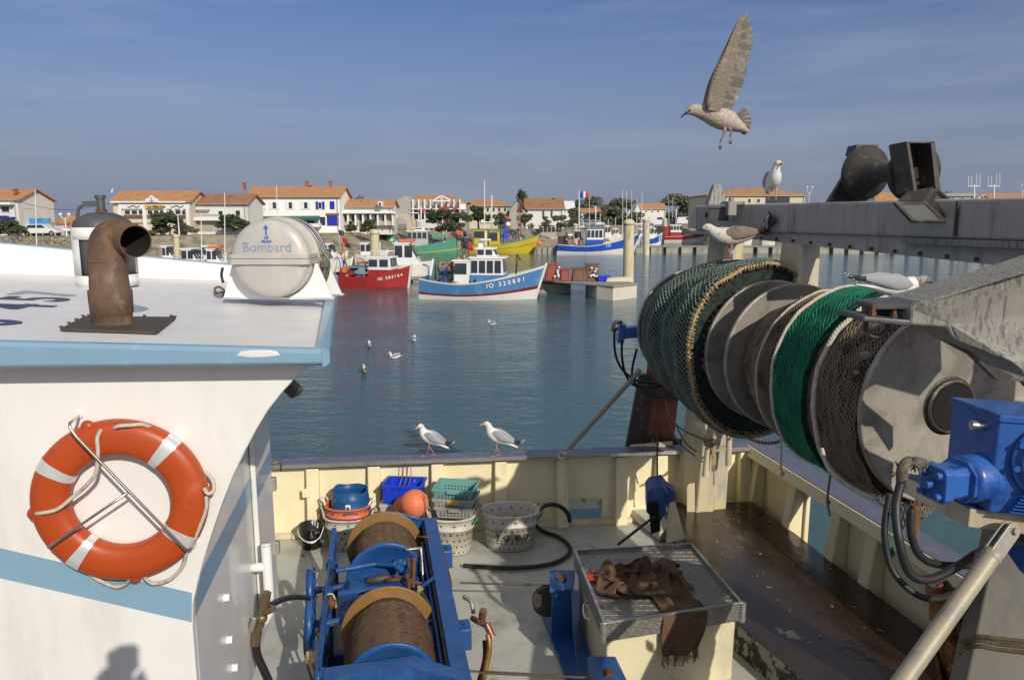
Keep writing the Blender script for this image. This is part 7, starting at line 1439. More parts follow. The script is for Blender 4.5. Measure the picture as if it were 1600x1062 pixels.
# ================================================================ BACKGROUND: town, quay, trees, boats
m_bw = mat('white_render', (.66, .65, .61), .8, 0, .05, .4, [((.52, .50, .45), .5, .55, .75, (1, 1, .4))])
m_bg = mat('grey_render', (.36, .35, .32), .85, 0, .06, .4); m_bcr = mat('cream_render', (.58, .52, .38), .85, 0, .06, .4)
def tiles(t, b, c):
    N = t.nodes; L = t.links.new; w_ = N.new('ShaderNodeTexWave'); w_.inputs['Scale'].default_value = 1.6; w_.bands_direction = 'X'; w_.inputs['Distortion'].default_value = .6; L(c.outputs['Object'], w_.inputs[0])
    bp = N.new('ShaderNodeBump'); bp.inputs['Strength'].default_value = .6; bp.inputs['Distance'].default_value = .12; L(w_.outputs[1], bp.inputs['Height']); L(bp.outputs[0], b.inputs['Normal'])
m_tile = mat('terracotta_tiles', (.50, .255, .115), .85, 0, .18, 1.5, [((.36, .18, .09), .9, .5, .7, (1, 1, 1)), ((.50, .28, .13), 3, .55, .7, (1, 1, 1))], extra=tiles)
m_tile2 = mat('brown_tiles', (.36, .185, .10), .85, 0, .2, 1.5, [((.17, .09, .055), .8, .5, .7, (1, 1, 1)), ((.40, .2, .1), 3, .58, .7, (1, 1, 1))], extra=tiles)
m_win = mat('window_pane', (.035, .045, .06), .15, 0, .3, .6); m_wood2 = mat('timber_brown', (.16, .08, .045), .7, 0, .2, 3)
m_sh = mat('blue_shutter', (.012, .03, .33), .5); m_gr = mat('green_awning', (.012, .13, .09), .7); m_grd = mat('green_paint', (.02, .08, .05), .6); m_redc = mat('red_awning', (.38, .06, .05), .7)
m_st = mat('pale_stone', (.45, .39, .29), .9, 0, .15, 1.2); m_white2 = mat('white_paint', (.74, .74, .72), .45, 0, .05, 1.5, [((.45, .40, .32), 2, .62, .8, (1, 1, .4))]); m_chim = mat('brick_chimney', (.33, .12, .07), .9)
m_cars2 = mat('zinc', (.35, .36, .37), .5, .4, .1, 2)
class Bd:
    def __init__(s, name, label, x0, x1, Y, dep, wm_, eave, cat='building', base=HZ, group=None):
        s.Y = Y; s.dep = dep; s.a = PY(x0, eave, Y); s.b = PY(x1, eave, Y); s.e = s.a.z; s.x0, s.x1 = s.a.x, s.b.x; s.base = base
        s.o = thing(name, ((s.x0+s.x1)/2, Y, base), 0, label, cat, group); s.wm = wm_
        m = MB(); m.hexa([V(s.x0, Y, base-.3), V(s.x1, Y, base-.3), V(s.x1, Y+dep, base-.3), V(s.x0, Y+dep, base-.3)], [V(s.x0, Y, s.e), V(s.x1, Y, s.e), V(s.x1, Y+dep, s.e), V(s.x0, Y+dep, s.e)]); m.build('wall', wm_, s.o)
    def roof(s, ridge, mt=None, kind='x', ov=.35, rx=None):
        mt = mt or m_tile; m = MB(); yc = s.Y+s.dep/2; t = .16
        if kind == 'x':
            rz = PY(0, ridge, yc).z; g0, g1 = s.x0-ov, s.x1+ov
            if rx: r0, r1 = PY(rx[0], ridge, yc).x, PY(rx[1], ridge, yc).x
            else: r0, r1 = g0, g1
            up = V(0, 0, t); yf, yk, ze = s.Y-ov, s.Y+s.dep+ov, s.e-.05
            m.hexa([V(g0, yf, ze), V(g1, yf, ze), V(r1, yc, rz), V(r0, yc, rz)], [V(g0, yf, ze)+up, V(g1, yf, ze)+up, V(r1, yc, rz)+up, V(r0, yc, rz)+up])
            m.hexa([V(r0, yc+.003, rz), V(r1, yc+.003, rz), V(g1, yk, ze), V(g0, yk, ze)], [V(r0, yc+.003, rz)+up, V(r1, yc+.003, rz)+up, V(g1, yk, ze)+up, V(g0, yk, ze)+up])
            if rx:
                m.add([V(g1, yf+.01, ze+t), V(g1, yk, ze+t), V(r1+.01, yc, rz+t)], [(0, 1, 2)]); m.add([V(g0, yf+.01, ze+t), V(g0, yk, ze+t), V(r0-.01, yc, rz+t)], [(2, 1, 0)])
            if not rx:
                w = MB()
                for x in (s.x0, s.x1-.2): w.prism([V(x, s.Y, s.e), V(x, s.Y+s.dep, s.e), V(x, yc, rz-.06)], (.2, 0, 0))
                w.build('gable', s.wm, s.o)
        elif kind == 'y':
            xc = (s.x0+s.x1)/2; rz = PY(0, ridge, s.Y).z
            for sg in (-1, 1):
                xe = s.x0-ov if sg < 0 else s.x1+ov; ze = s.e-(rz-s.e)*ov/((s.x1-s.x0)/2)
                q = [V(xc, s.Y-ov, rz+.0), V(xe, s.Y-ov, ze), V(xe, s.Y+s.dep+ov, ze), V(xc, s.Y+s.dep+ov, rz)]; m.prism(q, (0, 0, t))
            w = MB(); w.prism([V(s.x0, s.Y, s.e), V(s.x1, s.Y, s.e), V(xc, s.Y, rz)], (0, s.dep, 0)); w.build('gable', s.wm, s.o)
        else: m.box(((s.x0+s.x1)/2, yc, s.e+.1), (s.x1-s.x0+.4, s.dep+.4, .2))
        s.r = m.build('roof', mt, s.o)
        if kind == 'x': g = MB(); g.cyl(V(s.x0-.2, s.Y-ov-.05, s.e), V(s.x1+.2, s.Y-ov-.05, s.e), .08, n=6); g.cyl(V(s.x1-.3, s.Y-.12, s.e-.1), V(s.x1-.3, s.Y-.12, s.base), .06, n=6); g.build('gutter', m_cars2, s.r)
        return s
    def rect(s, x0, y0, x1, y1, name, mt, d=.06, par=None, off=0.0):
        a = PY(x0, y1, s.Y); b = PY(x1, y0, s.Y); m = MB(); m.box(((a.x+b.x)/2, s.Y-d/2-off, (a.z+b.z)/2), (b.x-a.x, d, b.z-a.z)); return m.build(name, mt, par or s.o)
    def win(s, x0, y0, x1, y1, fr=None, mt=None):
        f = s.rect(x0, y0, x1, y1, 'window', fr or m_white2, .07); w = (x1-x0)*.12; h = (y1-y0)*.10
        s.rect(x0+w, y0+h, x1-w, y1-h, 'pane', mt or m_win, .03, f, .065); return f
    def chim(s, x, y0, y1, w=3.2, dy=None): a = PY(x, y1, s.Y+(s.dep/2 if dy is None else dy)); b = PY(x, y0, a.y); m = MB(); m.box((a.x, a.y, (a.z+b.z)/2), (w/1150*a.y, .6, b.z-a.z)); m.box((a.x, a.y, b.z), (w*1.3/1150*a.y, .8, .15)); c = m.build('chimney', m_chim, s.r); return c
rr = random.Random(11)
b = Bd('balcony_house', 'white house with brown tiled roof and timber balcony at the far left edge', -60, 27, 90, 7, m_bw, 313).roof(297); b.chim(25, 296, 302, 4, 1)
b.rect(-40, 316, 24, 320, 'balcony_beam', m_white2, .9); b.win(2, 322, 16, 332); b.rect(-40, 339, 24, 342, 'blue_sign_board', m_sh, .5); b.rect(2, 337, 14, 339, 'railing', m_win, .4)
b = Bd('souvenir_shop', 'low shop with bright blue billboard above a dark green OFFRIR fascia', 38, 86, 92, 8, m_white2, 350); b.roof(342, kind='flat')
b.rect(41, 341, 79, 351.5, 'blue_billboard', mat('billboard_blue', (.05, .22, .50), .6, 0, .3, .8, [((.12, .42, .45), .6, .5, .65, (1, 1, 1))]), .25); f = b.rect(42, 352.5, 85, 359.5, 'green_fascia', m_grd, .5); b.rect(48, 361.5, 66, 374, 'shop_window', m_win, .08); b.rect(69, 361.5, 83, 374, 'shop_window', m_win, .08); b.rect(40, 351.6, 84, 353, 'canopy', m_white2, .9)
p = PY(57, 356, 91.4); text('OFFRIR', .42, m_white2, p, (1, 0, 0), (0, 0, 1), b.o, sx=1.25, bold=.015); 
m = MB(); q = PY(78, 356, 91.42); m.lathe([(0, 0), (0, .2), (.02, .2), (.02, 0)], q, (0, -1, 0), 14); m.build('yellow_emblem', mat('lime', (.4, .5, .1), .6), f)
b = Bd('low_shop_row', 'low row of shops with long orange tiled roof and a yellow door', 84, 196, 94, 8, m_bw, 357).roof(338)
b.rect(84, 357, 190, 360.5, 'white_beam', m_white2, .7); b.rect(89.5, 362, 95, 374, 'door', mat('yellow_door', (.42, .34, .03), .6)); b.rect(97, 362, 104, 374, 'shop_window', m_win); b.rect(109, 361.5, 125, 372, 'shop_window', m_win); b.rect(130, 362, 160, 373, 'shop_window', m_win)
# La Marine
b = Bd('restaurant', 'cream restaurant La Marine with anchor pediment and glazed upper floor', 176, 296, 95, 6, m_bcr, 316).roof(300)
b.rect(176, 314.5, 292, 317, 'cornice', m_white2, .6); b.rect(187, 319, 297, 326.5, 'sign_band', m_white2, .3); 
for x0, x1 in ((194, 227), (230, 259), (263, 294)):
    b.rect(x0, 336, x1, 341.5, 'timber_parapet', m_wood2, .12)
    n = 3
    for k in range(n): w = (x1-x0)/n; b.win(x0+w*k+.5, 328, x0+w*(k+1)-.5, 335.5)
for x in (190, 228.5, 261, 295.5): b.rect(x-1, 326.5, x+1, 368, 'column', m_white2, .35)
b.rect(206, 343, 240, 348, 'menu_board', m_bcr, .25); b.rect(280, 343, 296, 348, 'menu_board', m_bcr, .25)
for x in (200, 250, 275): b.rect(x, 350, x+16, 367, 'shop_window', m_win)
m = MB(); c = PY(237, 316, 94.3); m.prism([c+V(x, 0, z) for x, z in ((-.8, 0), (-.8, .35), (-.5, .5), (-.3, .55), (-.2, .75), (0, .85), (.2, .75), (.3, .55), (.5, .5), (.8, .35), (.8, 0))], (0, .2, 0)); pd_ = m.build('pediment', m_white2, b.o)
m = MB(); m.tube([c+V(.28*cos(a), -.03, .30+.2*sin(a)) for a in [pi+pi*k/8 for k in range(9)]], .035, n=5); m.tube([c+V(0, -.03, .12), c+V(0, -.03, .62)], .035, n=5); m.tube([c+V(-.13, -.03, .5), c+V(.13, -.03, .5)], .03, n=5); m.build('anchor', m_navy, pd_)
bd = b.rect(228, 320, 259, 326, 'name_board', mat('name_yellow', (.60, .45, .16), .6), .06, None, .31); text('La Marine', .48, mat('name_brown', (.12, .05, .02), .6), PY(243.5, 323, 94.59), (1, 0, 0), (0, 0, 1), b.o, shear=.3, sx=1.2, bold=.012)
for x0 in (199, 267): m = MB(); m.tube([PY(x0+k*2.4, 322.5+1.3*sin(k*1.3), 94.62) for k in range(9)], .05, n=5, sub=3); m.build('scroll_ornament', m_wood2, b.o)
m = MB(); c = PY(177, 298, 97); m.lathe([(0, .0), (.05, .28), (.12, .36)], c, (-.6, -.6, .3), 14); m.build('satellite_dish', m_white2, b.o)
b = Bd('awning_shop', 'white terraced shop with faded brown roof and scalloped white awning', 297, 386, 97, 6, m_bw, 319).roof(305, m_tile2)
b.rect(302, 327, 328, 329, 'rolled_awning', m_bg, .6); b.rect(301, 339.5, 350, 344.5, 'white_awning', m_white2, 1.0); b.rect(304, 346, 333, 361, 'shop_window', m_bg, .1); b.rect(336, 346, 366, 361, 'shutter', m_bg, .1); b.win(368, 328, 376, 337); b.win(341, 329, 349, 336); b.chim(325, 308, 315, 2.5, 3)
b.rect(302, 334.5, 342, 338, 'lettering_strip', m_bg, .08)
# big white house
b = Bd('white_house', 'big two storey white house with orange roof, four chimneys, green awning and blue shutters', 388, 530, 105, 7, mat('bright_render', (.80, .80, .77), .8, 0, .03, .4), 308).roof(293)
for x, y0, y1 in ((381.5, 286, 297), (479, 284, 296), (484.5, 290, 299), (516, 284, 297)): b.chim(x+.5, y0, y1)
for x in (408, 429, 454, 478):
    b.win(x-3, 315, x+3, 327)
    for s_ in (-1, 1): b.rect(x+s_*5.2-2, 315, x+s_*5.2+2, 327, 'shutter', m_white2, .1)
b.win(497.5, 315, 503, 327); b.rect(494, 315, 497, 327, 'shutter', m_sh, .12); b.rect(504, 315, 507, 327, 'shutter', m_sh, .12); b.rect(516, 314.5, 522.5, 326.5, 'shutter', m_sh, .12)
m = MB(); m.hexa([PY(397, 344, 102.8), PY(500, 342.5, 102.8), PY(500, 341.5, 105), PY(397, 343, 105)], [PY(397, 342, 102.8), PY(500, 340.5, 102.8), PY(500, 337, 105), PY(397, 338, 105)]); m.build('green_awning', m_gr, b.o)
for k in range(7): b.rect(402+k*13, 345, 413+k*13, 352, 'terrace_window', m_win)
b.rect(466, 349, 503, 354.5, 'planter_rail', m_white2, 1.6); b.rect(511.5, 337, 529, 352.5, 'garage_door', m_sh, .1); b.rect(510, 333, 530, 335.5, 'lintel', m_chim, .3); b.rect(500.5, 339, 508, 352, 'dark_doorway', m_win)
b = Bd('pergola_house', 'small white house with arched blue attic window above a white pergola terrace', 532, 612, 108, 5, m_bw, 324).roof(313)
m = MB(); m.prism([PY(555, 324.5, 109.6), PY(576, 324.5, 109.6), PY(565.5, 313.5, 109.6)], (0, 3, 0)); dm = m.build('dormer', m_bw, b.o); m = MB(); c = PY(565, 324, 109.5); m.prism([c+V(x, 0, z) for x, z in ((-.28, 0), (.28, 0), (.28, .7), (.15, .88), (0, .94), (-.15, .88), (-.28, .7))], (0, -.06, 0)); m.build('attic_window', m_sh, dm)
b.rect(593.5, 315, 599.5, 323, 'small_dormer', m_white2, 1.5); b.rect(595, 317, 598, 322.5, 'attic_window', m_sh, .06, None, 1.51)
for k in range(8): b.rect(534+k*11.5, 333, 536+k*11.5, 352, 'pergola_post', m_white2, 1.2)
b.rect(533, 330.5, 620, 333.5, 'pergola_beam', m_white2, 1.6); 
for k in range(6): b.rect(538+k*12, 335, 545.5+k*12, 345, 'terrace_window', m_win)
b.rect(592, 345.5, 622, 352, 'stone_wall', m_st, 1.0); b.rect(533, 347, 560, 352, 'stone_wall', m_st, 1.0)
ar = thing('stone_arch', PY(627, 352, 112), 0, 'pale stone gateway arch between the pergola house and the balcony building', 'arch'); m = MB(); c = PY(626, 352, 112); c.z = HZ
m.prism([c+V(x, 0, z) for x, z in [(-.9, 0), (-.9, 1.2)]+[(.9*cos(a), 1.2+.9*sin(a)) for a in [pi-pi*k/8 for k in range(1, 8)]]+[(.9, 1.2), (.9, 0), (2.8, 0), (2.8, 1.4), (.9, 2.7), (-1.6, 2.7), (-1.6, 0)]], (0, .6, 0)); m.build('masonry', m_st, ar)
b = Bd('balcony_block', 'grey and white balcony block with orange roof, glazed gable and red awnings', 642, 728, 128, 10, m_bg, 317).roof(306, rx=(652, 700))
m = MB(); m.prism([PY(612, 350, 126), PY(646, 350, 126), PY(646, 316, 126), PY(633, 306, 126), PY(613, 317, 126)], (0, 7, 0)); m.build('side_wing', m_bg, b.o)
b.rect(646, 317, 728, 349, 'facade_panel', m_bw, .3)
for x in range(648, 728, 9):
    b.rect(x-.6, 312, x+.6, 349, 'steel_post', m_white2, 2.4)
for x in range(649, 722, 9): b.win(x+.8, 317.5, x+7, 325); b.rect(x+.8, 335, x+7, 345, 'shop_window', m_win, .36)
for y in (326, 332): b.rect(646, y, 728, y+1.6, 'balcony_floor', m_white2, 2.6)
b.rect(640, 324, 648, 330, 'red_awning', m_redc, 1.8); b.rect(659, 326.5, 668, 331.5, 'red_awning', m_redc, 3); b.rect(690, 323.5, 703, 331, 'red_awning', m_redc, 3); b.rect(711, 324, 717, 328, 'red_awning', m_redc, 3)
m = MB()
for p, q in (((676, 314), (690, 305.5)), ((690, 305.5), (704, 313)), ((677, 314), (703, 314)), ((690, 306), (690, 324))): m.bar(PY(*p, 125.2), PY(*q, 125.2), .22, .22)
m.build('gable_truss', m_white2, b.o)
b = Bd('orange_roof_terrace', 'pale terraced houses with low orange roofs behind the dark tree', 733, 796, 142, 8, m_bcr, 322).roof(313, rx=(741, 780))
for x in range(742, 794, 9): b.win(x, 324, x+4.5, 331)
b.rect(752, 338, 775, 348, 'white_picket_front', m_white2, .3)
b = Bd('green_gable_house', 'white bungalow with broad orange tiled roof, green gable boards and green shutters', 822, 880, 142, 9, m_bw, 327).roof(311, m_tile2, rx=None)
b.chim(866, 309, 316, 2.6, 4)
for x in (849, 862): b.rect(x-1.5, 329.5, x+1.5, 340, 'shutter', m_grd, .1)
b2 = Bd('gable_wing', 'grey gabled wing with dark green barge boards at the left of the bungalow', 796, 822, 138, 12, m_bg, 328); b2.roof(312.5, m_grd, 'y'); b2.win(808, 318, 810, 321)
for (n_, lab, x0, x1, Y, e, r, mt) in (('far_cottage', 'tiny white cottage with orange roof left of the flag mast', 908, 938, 220, 332, 326, m_tile), ('far_white_gable', 'far white gabled house above the pontoon masts', 992, 1002, 210, 329, 318, m_white2), ('far_cottage', 'far long cottage with orange roof right of the white gable', 1002, 1040, 215, 327, 318.5, m_tile), ('far_white_house', 'small white house with stepped roof right of the bungalow', 880, 897, 190, 327, 315, m_white2), ('far_cottage', 'low far roofline seen under the big warp roller', 1356, 1412, 180, 315, 302, m_tile), ('harbour_shed', 'grey flat harbour shed right of the work light', 1478, 1536, 170, 306, 303, m_bg), ('far_cottage', 'small cream gable end beside the grey harbour shed', 1518, 1544, 168, 317, 306, m_bcr), ('blue_shed', 'blue walled shed with orange roof at the far right edge', 1548, 1640, 175, 311, 303, m_tile)):
    b = Bd(n_, lab, x0, x1, Y, 8, {'blue_shed': m_sh, 'harbour_shed': m_bg}.get(n_, m_bw), e); b.roof(r, mt, 'y' if 'gable' in n_ or 'cream' in lab else 'x')
    for k in range(3): w = (x1-x0)/4; b.win(x0+w*(k+.6), e+2, x0+w*(k+.6)+w*.35, e+5)
b = Bd('harbour_hall', 'long cream harbour hall with low hipped orange roof behind the standing gull', 1106, 1258, 150, 16, m_bcr, 306).roof(295.5, rx=(1150, 1206))
for x in (1168, 1182, 1200, 1215): b.win(x, 310, x+6, 317.5)
b.rect(1196, 308, 1234, 318, 'dark_entrance', m_win, .1); b.rect(1120, 309, 1135, 312, 'shop_window', m_win)
# rubble wall on the left quay
m = MB(); m.hexa([V(-68, 84.5, .4), V(-43, 85.9, .4), V(-43, 86.6, .4), V(-68, 85.2, .4)], [V(-68, 84.5, HZ+.05), V(-43, 85.9, HZ+.05), V(-43, 86.6, HZ+.05), V(-68, 85.2, HZ+.05)]); tag(m.build('quay_wall', m_swall), 'rubble stone quay wall under the low shops at the left', 'wall')
# ---- trees
m_leaf = [mat('leaf_dark', (.045, .065, .028), .8, 0, .35, .9), mat('leaf_olive', (.085, .10, .045), .8, 0, .3, .9), mat('leaf_grey_green', (.12, .13, .085), .85, 0, .25, .9)]
m_bark = mat('bark', (.12, .085, .06), .9, 0, .2, 4)
def tree(label, px, base, top, crown_width, Y, kind=0, n=900, trunk=.3, name='tree', seed=0, z0=HZ, lobes=9):
    c = PY(px, base, Y); c.z = z0; H = PY(px, top, Y).z-z0; W = crown_width/1150*Y/2; rr = random.Random(seed+int(px)); o = thing(name, c, 0, label, 'bush' if name == 'bush' else 'tree', None)
    m = MB(); tz = c+V(rr.uniform(-.1, .1)*W, 0, H*(trunk+.25)); m.tube([c-V(0, 0, .2), c.lerp(tz, .5)+V(rr.uniform(-.1, .1)*W, 0, 0), tz], [H*.045, H*.035, H*.02], n=8)
    L = []
    for k in range(lobes):
        a = 2*pi*k/lobes+rr.random(); r = W*rr.uniform(.25, .72); L.append((c+V(r*cos(a), r*.8*sin(a), H*rr.uniform(trunk+.12, .86)), W*rr.uniform(.28, .46), H*rr.uniform(.12, .20))); m.tube([tz-V(0, 0, H*.12), L[-1][0]], [H*.02, H*.007], n=5)
    L.append((c+V(0, 0, H*.8), W*.4, H*.18)); m.build('trunk', m_bark, o)
    m = MB(); s = W*.062+.05
    for i in range(int(n*1.6)):
        q, rw, rh = rr.choice(L); d = V(rr.gauss(0, 1), rr.gauss(0, 1), rr.gauss(0, 1)).normalized(); p = q+V(d.x*rw, d.y*rw, d.z*rh)*rr.uniform(.45, 1.08)
        if p.z < z0+.05: p.z = z0+.05+rr.random()*.2
        _, u, v = frame(V(rr.uniform(-1, 1), rr.uniform(-1, 1), rr.uniform(-.4, 1))); k = s*rr.uniform(.6, 1.5); m.add([p-u*k, p+v*k*.6, p+u*k, p-v*k*.6], [(0, 1, 2, 3)], 0 if rr.random() < .75 else 1)
    m.build('crown', [m_leaf[kind], m_leaf[min(2, kind+1)]], o); return o
for i, a in enumerate((('dark bushy tree in front of the far left balcony house', 14, 371, 342, 52, 87, 0, 1100, .1), ('round dark tree in front of the restaurant', 258, 362, 332, 54, 89.5, 0, 1500, .08), ('wide dark tree left of the raft canister', 366, 360, 335, 54, 94, 0, 1400, .08), ('tree top poking up behind the pergola house', 561, 330, 304, 24, 135, 1, 400, .3), ('dark round tree before the balcony block, leftmost of its clump', 690, 354, 327, 46, 112, 0, 1300, -.05), ('olive tree beside the clump before the balcony block', 716, 354, 331, 44, 114, 1, 1200, -.05), ('spreading dark tree in front of the orange terrace', 748, 350, 321, 40, 118, 0, 1100, .35), ('small olive tree behind the yellow boat', 782, 350, 331, 26, 122, 1, 700, .2), ('lone dark wind bent cypress above the bungalow roof', 816, 330, 294, 19, 165, 0, 700, .6), ('ragged shrub tree hiding the corner of the grey gabled wing', 820, 352, 333, 28, 128, 1, 700, .1), ('small tree before the bungalow wall between its shutters', 853, 352, 337, 18, 130, 1, 500, .2), ('olive tree at the right end of the bungalow', 898, 352, 323, 34, 160, 1, 900, -.05), ('dark tree left of the flag mast skyline', 905, 350, 311, 44, 230, 0, 1100, -.06), ('broad grey green tree above the masts, left part of the far wood', 930, 350, 306, 58, 240, 2, 1400, -.06), ('grey green far tree in the middle of the skyline wood', 963, 350, 309, 56, 240, 2, 1400, -.06), ('lower far tree right of the skyline wood', 992, 350, 314, 44, 245, 1, 1000, -.06), ('big far grey green tree left of the gantry tip', 1062, 350, 305, 66, 235, 2, 1500, -.06), ('far tree partly behind the gantry tip', 1092, 350, 312, 48, 232, 1, 1000, -.06), ('far dark umbrella pine above the harbour shed', 1478, 318, 296, 20, 260, 0, 500, .5), ('far low tree beside the aerials', 1505, 318, 300, 26, 270, 0, 500, .2))): tree(*a, seed=i)
for i, a in enumerate((('round clipped grey green bush right of the bungalow', 876, 352, 336, 28, 135, 2, 1100, .0), ('low bush under the restaurant tree', 290, 366, 352, 38, 90.5, 1, 700, .0), ('low spreading bush on the bank by the lamp', 235, 372, 360, 34, 88.5, 1, 500, .0), ('dark hedge bush by the pergola terrace', 575, 356, 343, 34, 100, 0, 700, .0), ('small hedge bush at the blue garage door', 548, 354, 345, 22, 101, 0, 400, .0), ('olive scrub on the bank right of the bungalow', 985, 352, 331, 60, 200, 1, 900, .0), ('far scrub between the white van and the trees', 1030, 352, 330, 60, 222, 1, 900, .0), ('scrub bush before the far cottages', 935, 352, 332, 60, 215, 1, 900, .0))): tree(*a, name='bush', seed=50+i, lobes=7)
# ---- cars, lamps, bins, flag
m_carw = mat('car_white', (.70, .70, .70), .25, 0, .02, 3, coat=.6); m_cart = mat('car_dark', (.03, .035, .045), .3, 0, .1, 3, coat=.6); m_cars = mat('car_silver', (.32, .33, .35), .3, .4, .05, 3, coat=.6)
def car(label, px, base, Y, L, H, mt, van=False, yaw=0.0):
    c = PY(px, base, Y); c.z = HZ; o = thing('parked_van' if van else 'parked_car', c, yaw, label, 'van' if van else 'car', 'vehicles parked along the quay'); Wd = 1.7
    T = Matrix.Translation(c) @ Matrix.Rotation(yaw, 4, 'Z')
    pr = [(-.5, .22), (-.5, .62), (-.44, .95), (.22, 1.0), (.34, .62), (.47, .52), (.5, .25)] if van else [(-.5, .22), (-.49, .58), (-.40, .66), (-.30, .96), (.10, 1.0), (.24, .66), (.45, .56), (.5, .26)]
    m = MB(); m.M = T; m.loft([[V(x*L, y, z*H) for x, z in pr] for y in (-Wd/2, Wd/2)], 0, False); m.build('body', mt, o, bev=.05)
    g = [(-.05, .66), (-.04, .92), (.2, .94), (.30, .66)] if van else [(-.34, .66), (-.27, .90), (.09, .93), (.19, .66)]
    for y in (-Wd/2-.012, Wd/2+.002): m = MB(); m.M = T; m.prism([V(x*L, y, z*H) for x, z in g], (0, .01, 0)); m.build('window', m_win, o)
    for x in (-.32, .33):
        for y in (-Wd/2-.02, Wd/2-.16):
            m = MB(); m.M = T; m.cyl((x*L, y, .31), (x*L, y+.18, .31), .31, n=18); w_ = m.build('wheel', m_rubber, o); m = MB(); m.M = T; m.cyl((x*L, y-.01, .31), (x*L, y, .31), .18, n=12); m.build('hubcap', m_cars, w_)
car('white hatchback parked before the green OFFRIR shop front', 68, 376, 89, 4.2, 1.42, m_carw, yaw=.1)
car('white van parked before the balcony block', 668, 349, 119, 4.6, 1.9, m_carw, True)
for x, Y, mt, lab in ((887, 172, m_carw, 'white car parked leftmost of the row right of the bungalow'), (905, 176, m_cart, 'dark car second from the left in the far quay row'), (918, 172, m_cars, 'silver car in the middle of the far quay row'), (931, 175, m_carw, 'white car fourth in the far quay row, left of the pile'), (944, 178, m_cart, 'dark car at the right end of the far quay row'), (1048, 190, m_cart, 'dark car parked beside the white van on the far quay')): car(lab, x, 350, Y, 4.2, 1.45, mt)
car('white panel van parked alone on the far quay', 1027, 348, 200, 5, 2.2, m_carw, True); car('white pickup van near the gantry tip on the far quay', 1072, 348, 188, 5, 2.2, m_carw, True); car('long white camper van on the quay left of the warp roller', 1292, 318, 160, 5.5, 2.9, m_carw, True)
def lamp(label, px, base, top, Y, two=True):
    c = PY(px, base, Y); c.z = HZ; H = PY(px, top, Y).z-HZ; o = thing('street_lamp', c, 0, label, 'lamp'); m = MB(); m.cyl(c, c+V(0, 0, H*.8), .09, .05, n=8); m.build('post', m_white2, o)
    for s in ((-1, 1) if two else (1,)): m = MB(); m.tube([c+V(0, 0, H*.75), c+V(s*.35, 0, H*.82), c+V(s*.5, 0, H*.92)], .04, n=6, sub=3); a_ = m.build('arm', m_white2, o); m = MB(); m.lathe([(0, .08), (.18, .22), (.3, .16), (.36, .02)], c+V(s*.5, 0, H*.90), (0, 0, 1), 10); m.build('lantern', m_white2, a_)
lamp('white twin lantern street lamp before the low shop row', 105, 376, 334, 87.5); lamp('white twin lantern street lamp before the restaurant', 280, 366, 326, 89); lamp('tall thin lamp left of the harbour hall', 1155, 330, 293, 160, False); lamp('twin headed lamp post right of the harbour hall', 1263, 325, 287, 150); lamp('lamp post at the far right edge by the blue shed', 1596, 318, 283, 165)
def pole(label, px, y0, y1, Y, r=.07, z=None, name='mast', flag=None, cat='mast'):
    a = PY(px, y1, Y); a.z = z if z is not None else a.z; b = PY(px, y0, Y); o = thing(name, a, 0, label, cat); m = MB(); m.cyl(a, b, r, r*.6, n=8); m.build('pole', m_white2, o)
    if flag:
        for k, mt in enumerate(flag): m = MB(); m.grid(lambda u, v: b+V(.1+(k+u)*.42, .12*sin((k+u)*3), -.15-v*.95+.06*sin((k+u)*4)), 4, 4); m.build('flag', mt, o, solid=.02)
    return o
pole('tall white flagstaff rising behind the green boat', 757, 282, 372, 116, .10, HZ-2)
m_flb = mat('flag_blue', (.02, .05, .3), .8); m_flr = mat('flag_red', (.5, .02, .03), .8)
pole('white mast flying a small blue white red flag', 905, 298, 366, 112, .12, .3, 'flag_mast', (m_flb, m_white2, m_flr))
grp = 'slender sailing masts along the pontoon'
for k, (x, y0, Y) in enumerate(((921, 307, 118), (973, 296, 115), (979, 298, 117), (987, 297, 121), (995, 310, 119), (1003, 299, 116), (1045, 312, 160), (1051, 310, 162))): o = pole('one of the slender bare sailing masts standing along the far pontoon', x, y0, 384, Y, .055, .4); o['group'] = grp
for x, y0, y1, Y, lab in ((351, 301, 412, 74, 'pale mast left of the raft canister, leaning slightly'), (314, 333, 395, 74, 'short thin mast among the small white cabin boats'), (432, 290, 350, 86, 'thin pale mast before the big white house'), (55, 298, 395, 66, 'tall thin mast at the far left behind the roof')): pole(lab, x, y0, y1, Y, .06, .5)
for x in (1522, 1553):
    o = thing('aerial_mast', PY(x, 318, 120), 0, 'white aerial mast with four upright rods, %s of the two' % ('left' if x < 1540 else 'right'), 'aerial'); m = MB(); m.cyl(PY(x, 318, 120), PY(x, 288, 120), .12, n=8); m.bar(PY(x-9, 291, 120), PY(x+9, 291, 120), .1, .1); m.build('post', m_white2, o)
    for d_ in (-9, -4, 4, 9): m = MB(); m.cyl(PY(x+d_, 291, 120), PY(x+d_, 271 if d_ > 0 else 275, 120), .05, n=6); m.build('rod', m_white2, o)
m = MB(); m.tube([PY(36, 317, 90)]+[PY(36+k*15, 317+11*sin(pi*k/9)+1.0*k*.0, 92) for k in range(1, 9)]+[PY(172, 318, 95)], .03, n=4, sub=3); tag(m.build('overhead_cable', m_rubber), 'thin cable slung between the far left house and the restaurant', 'cable')
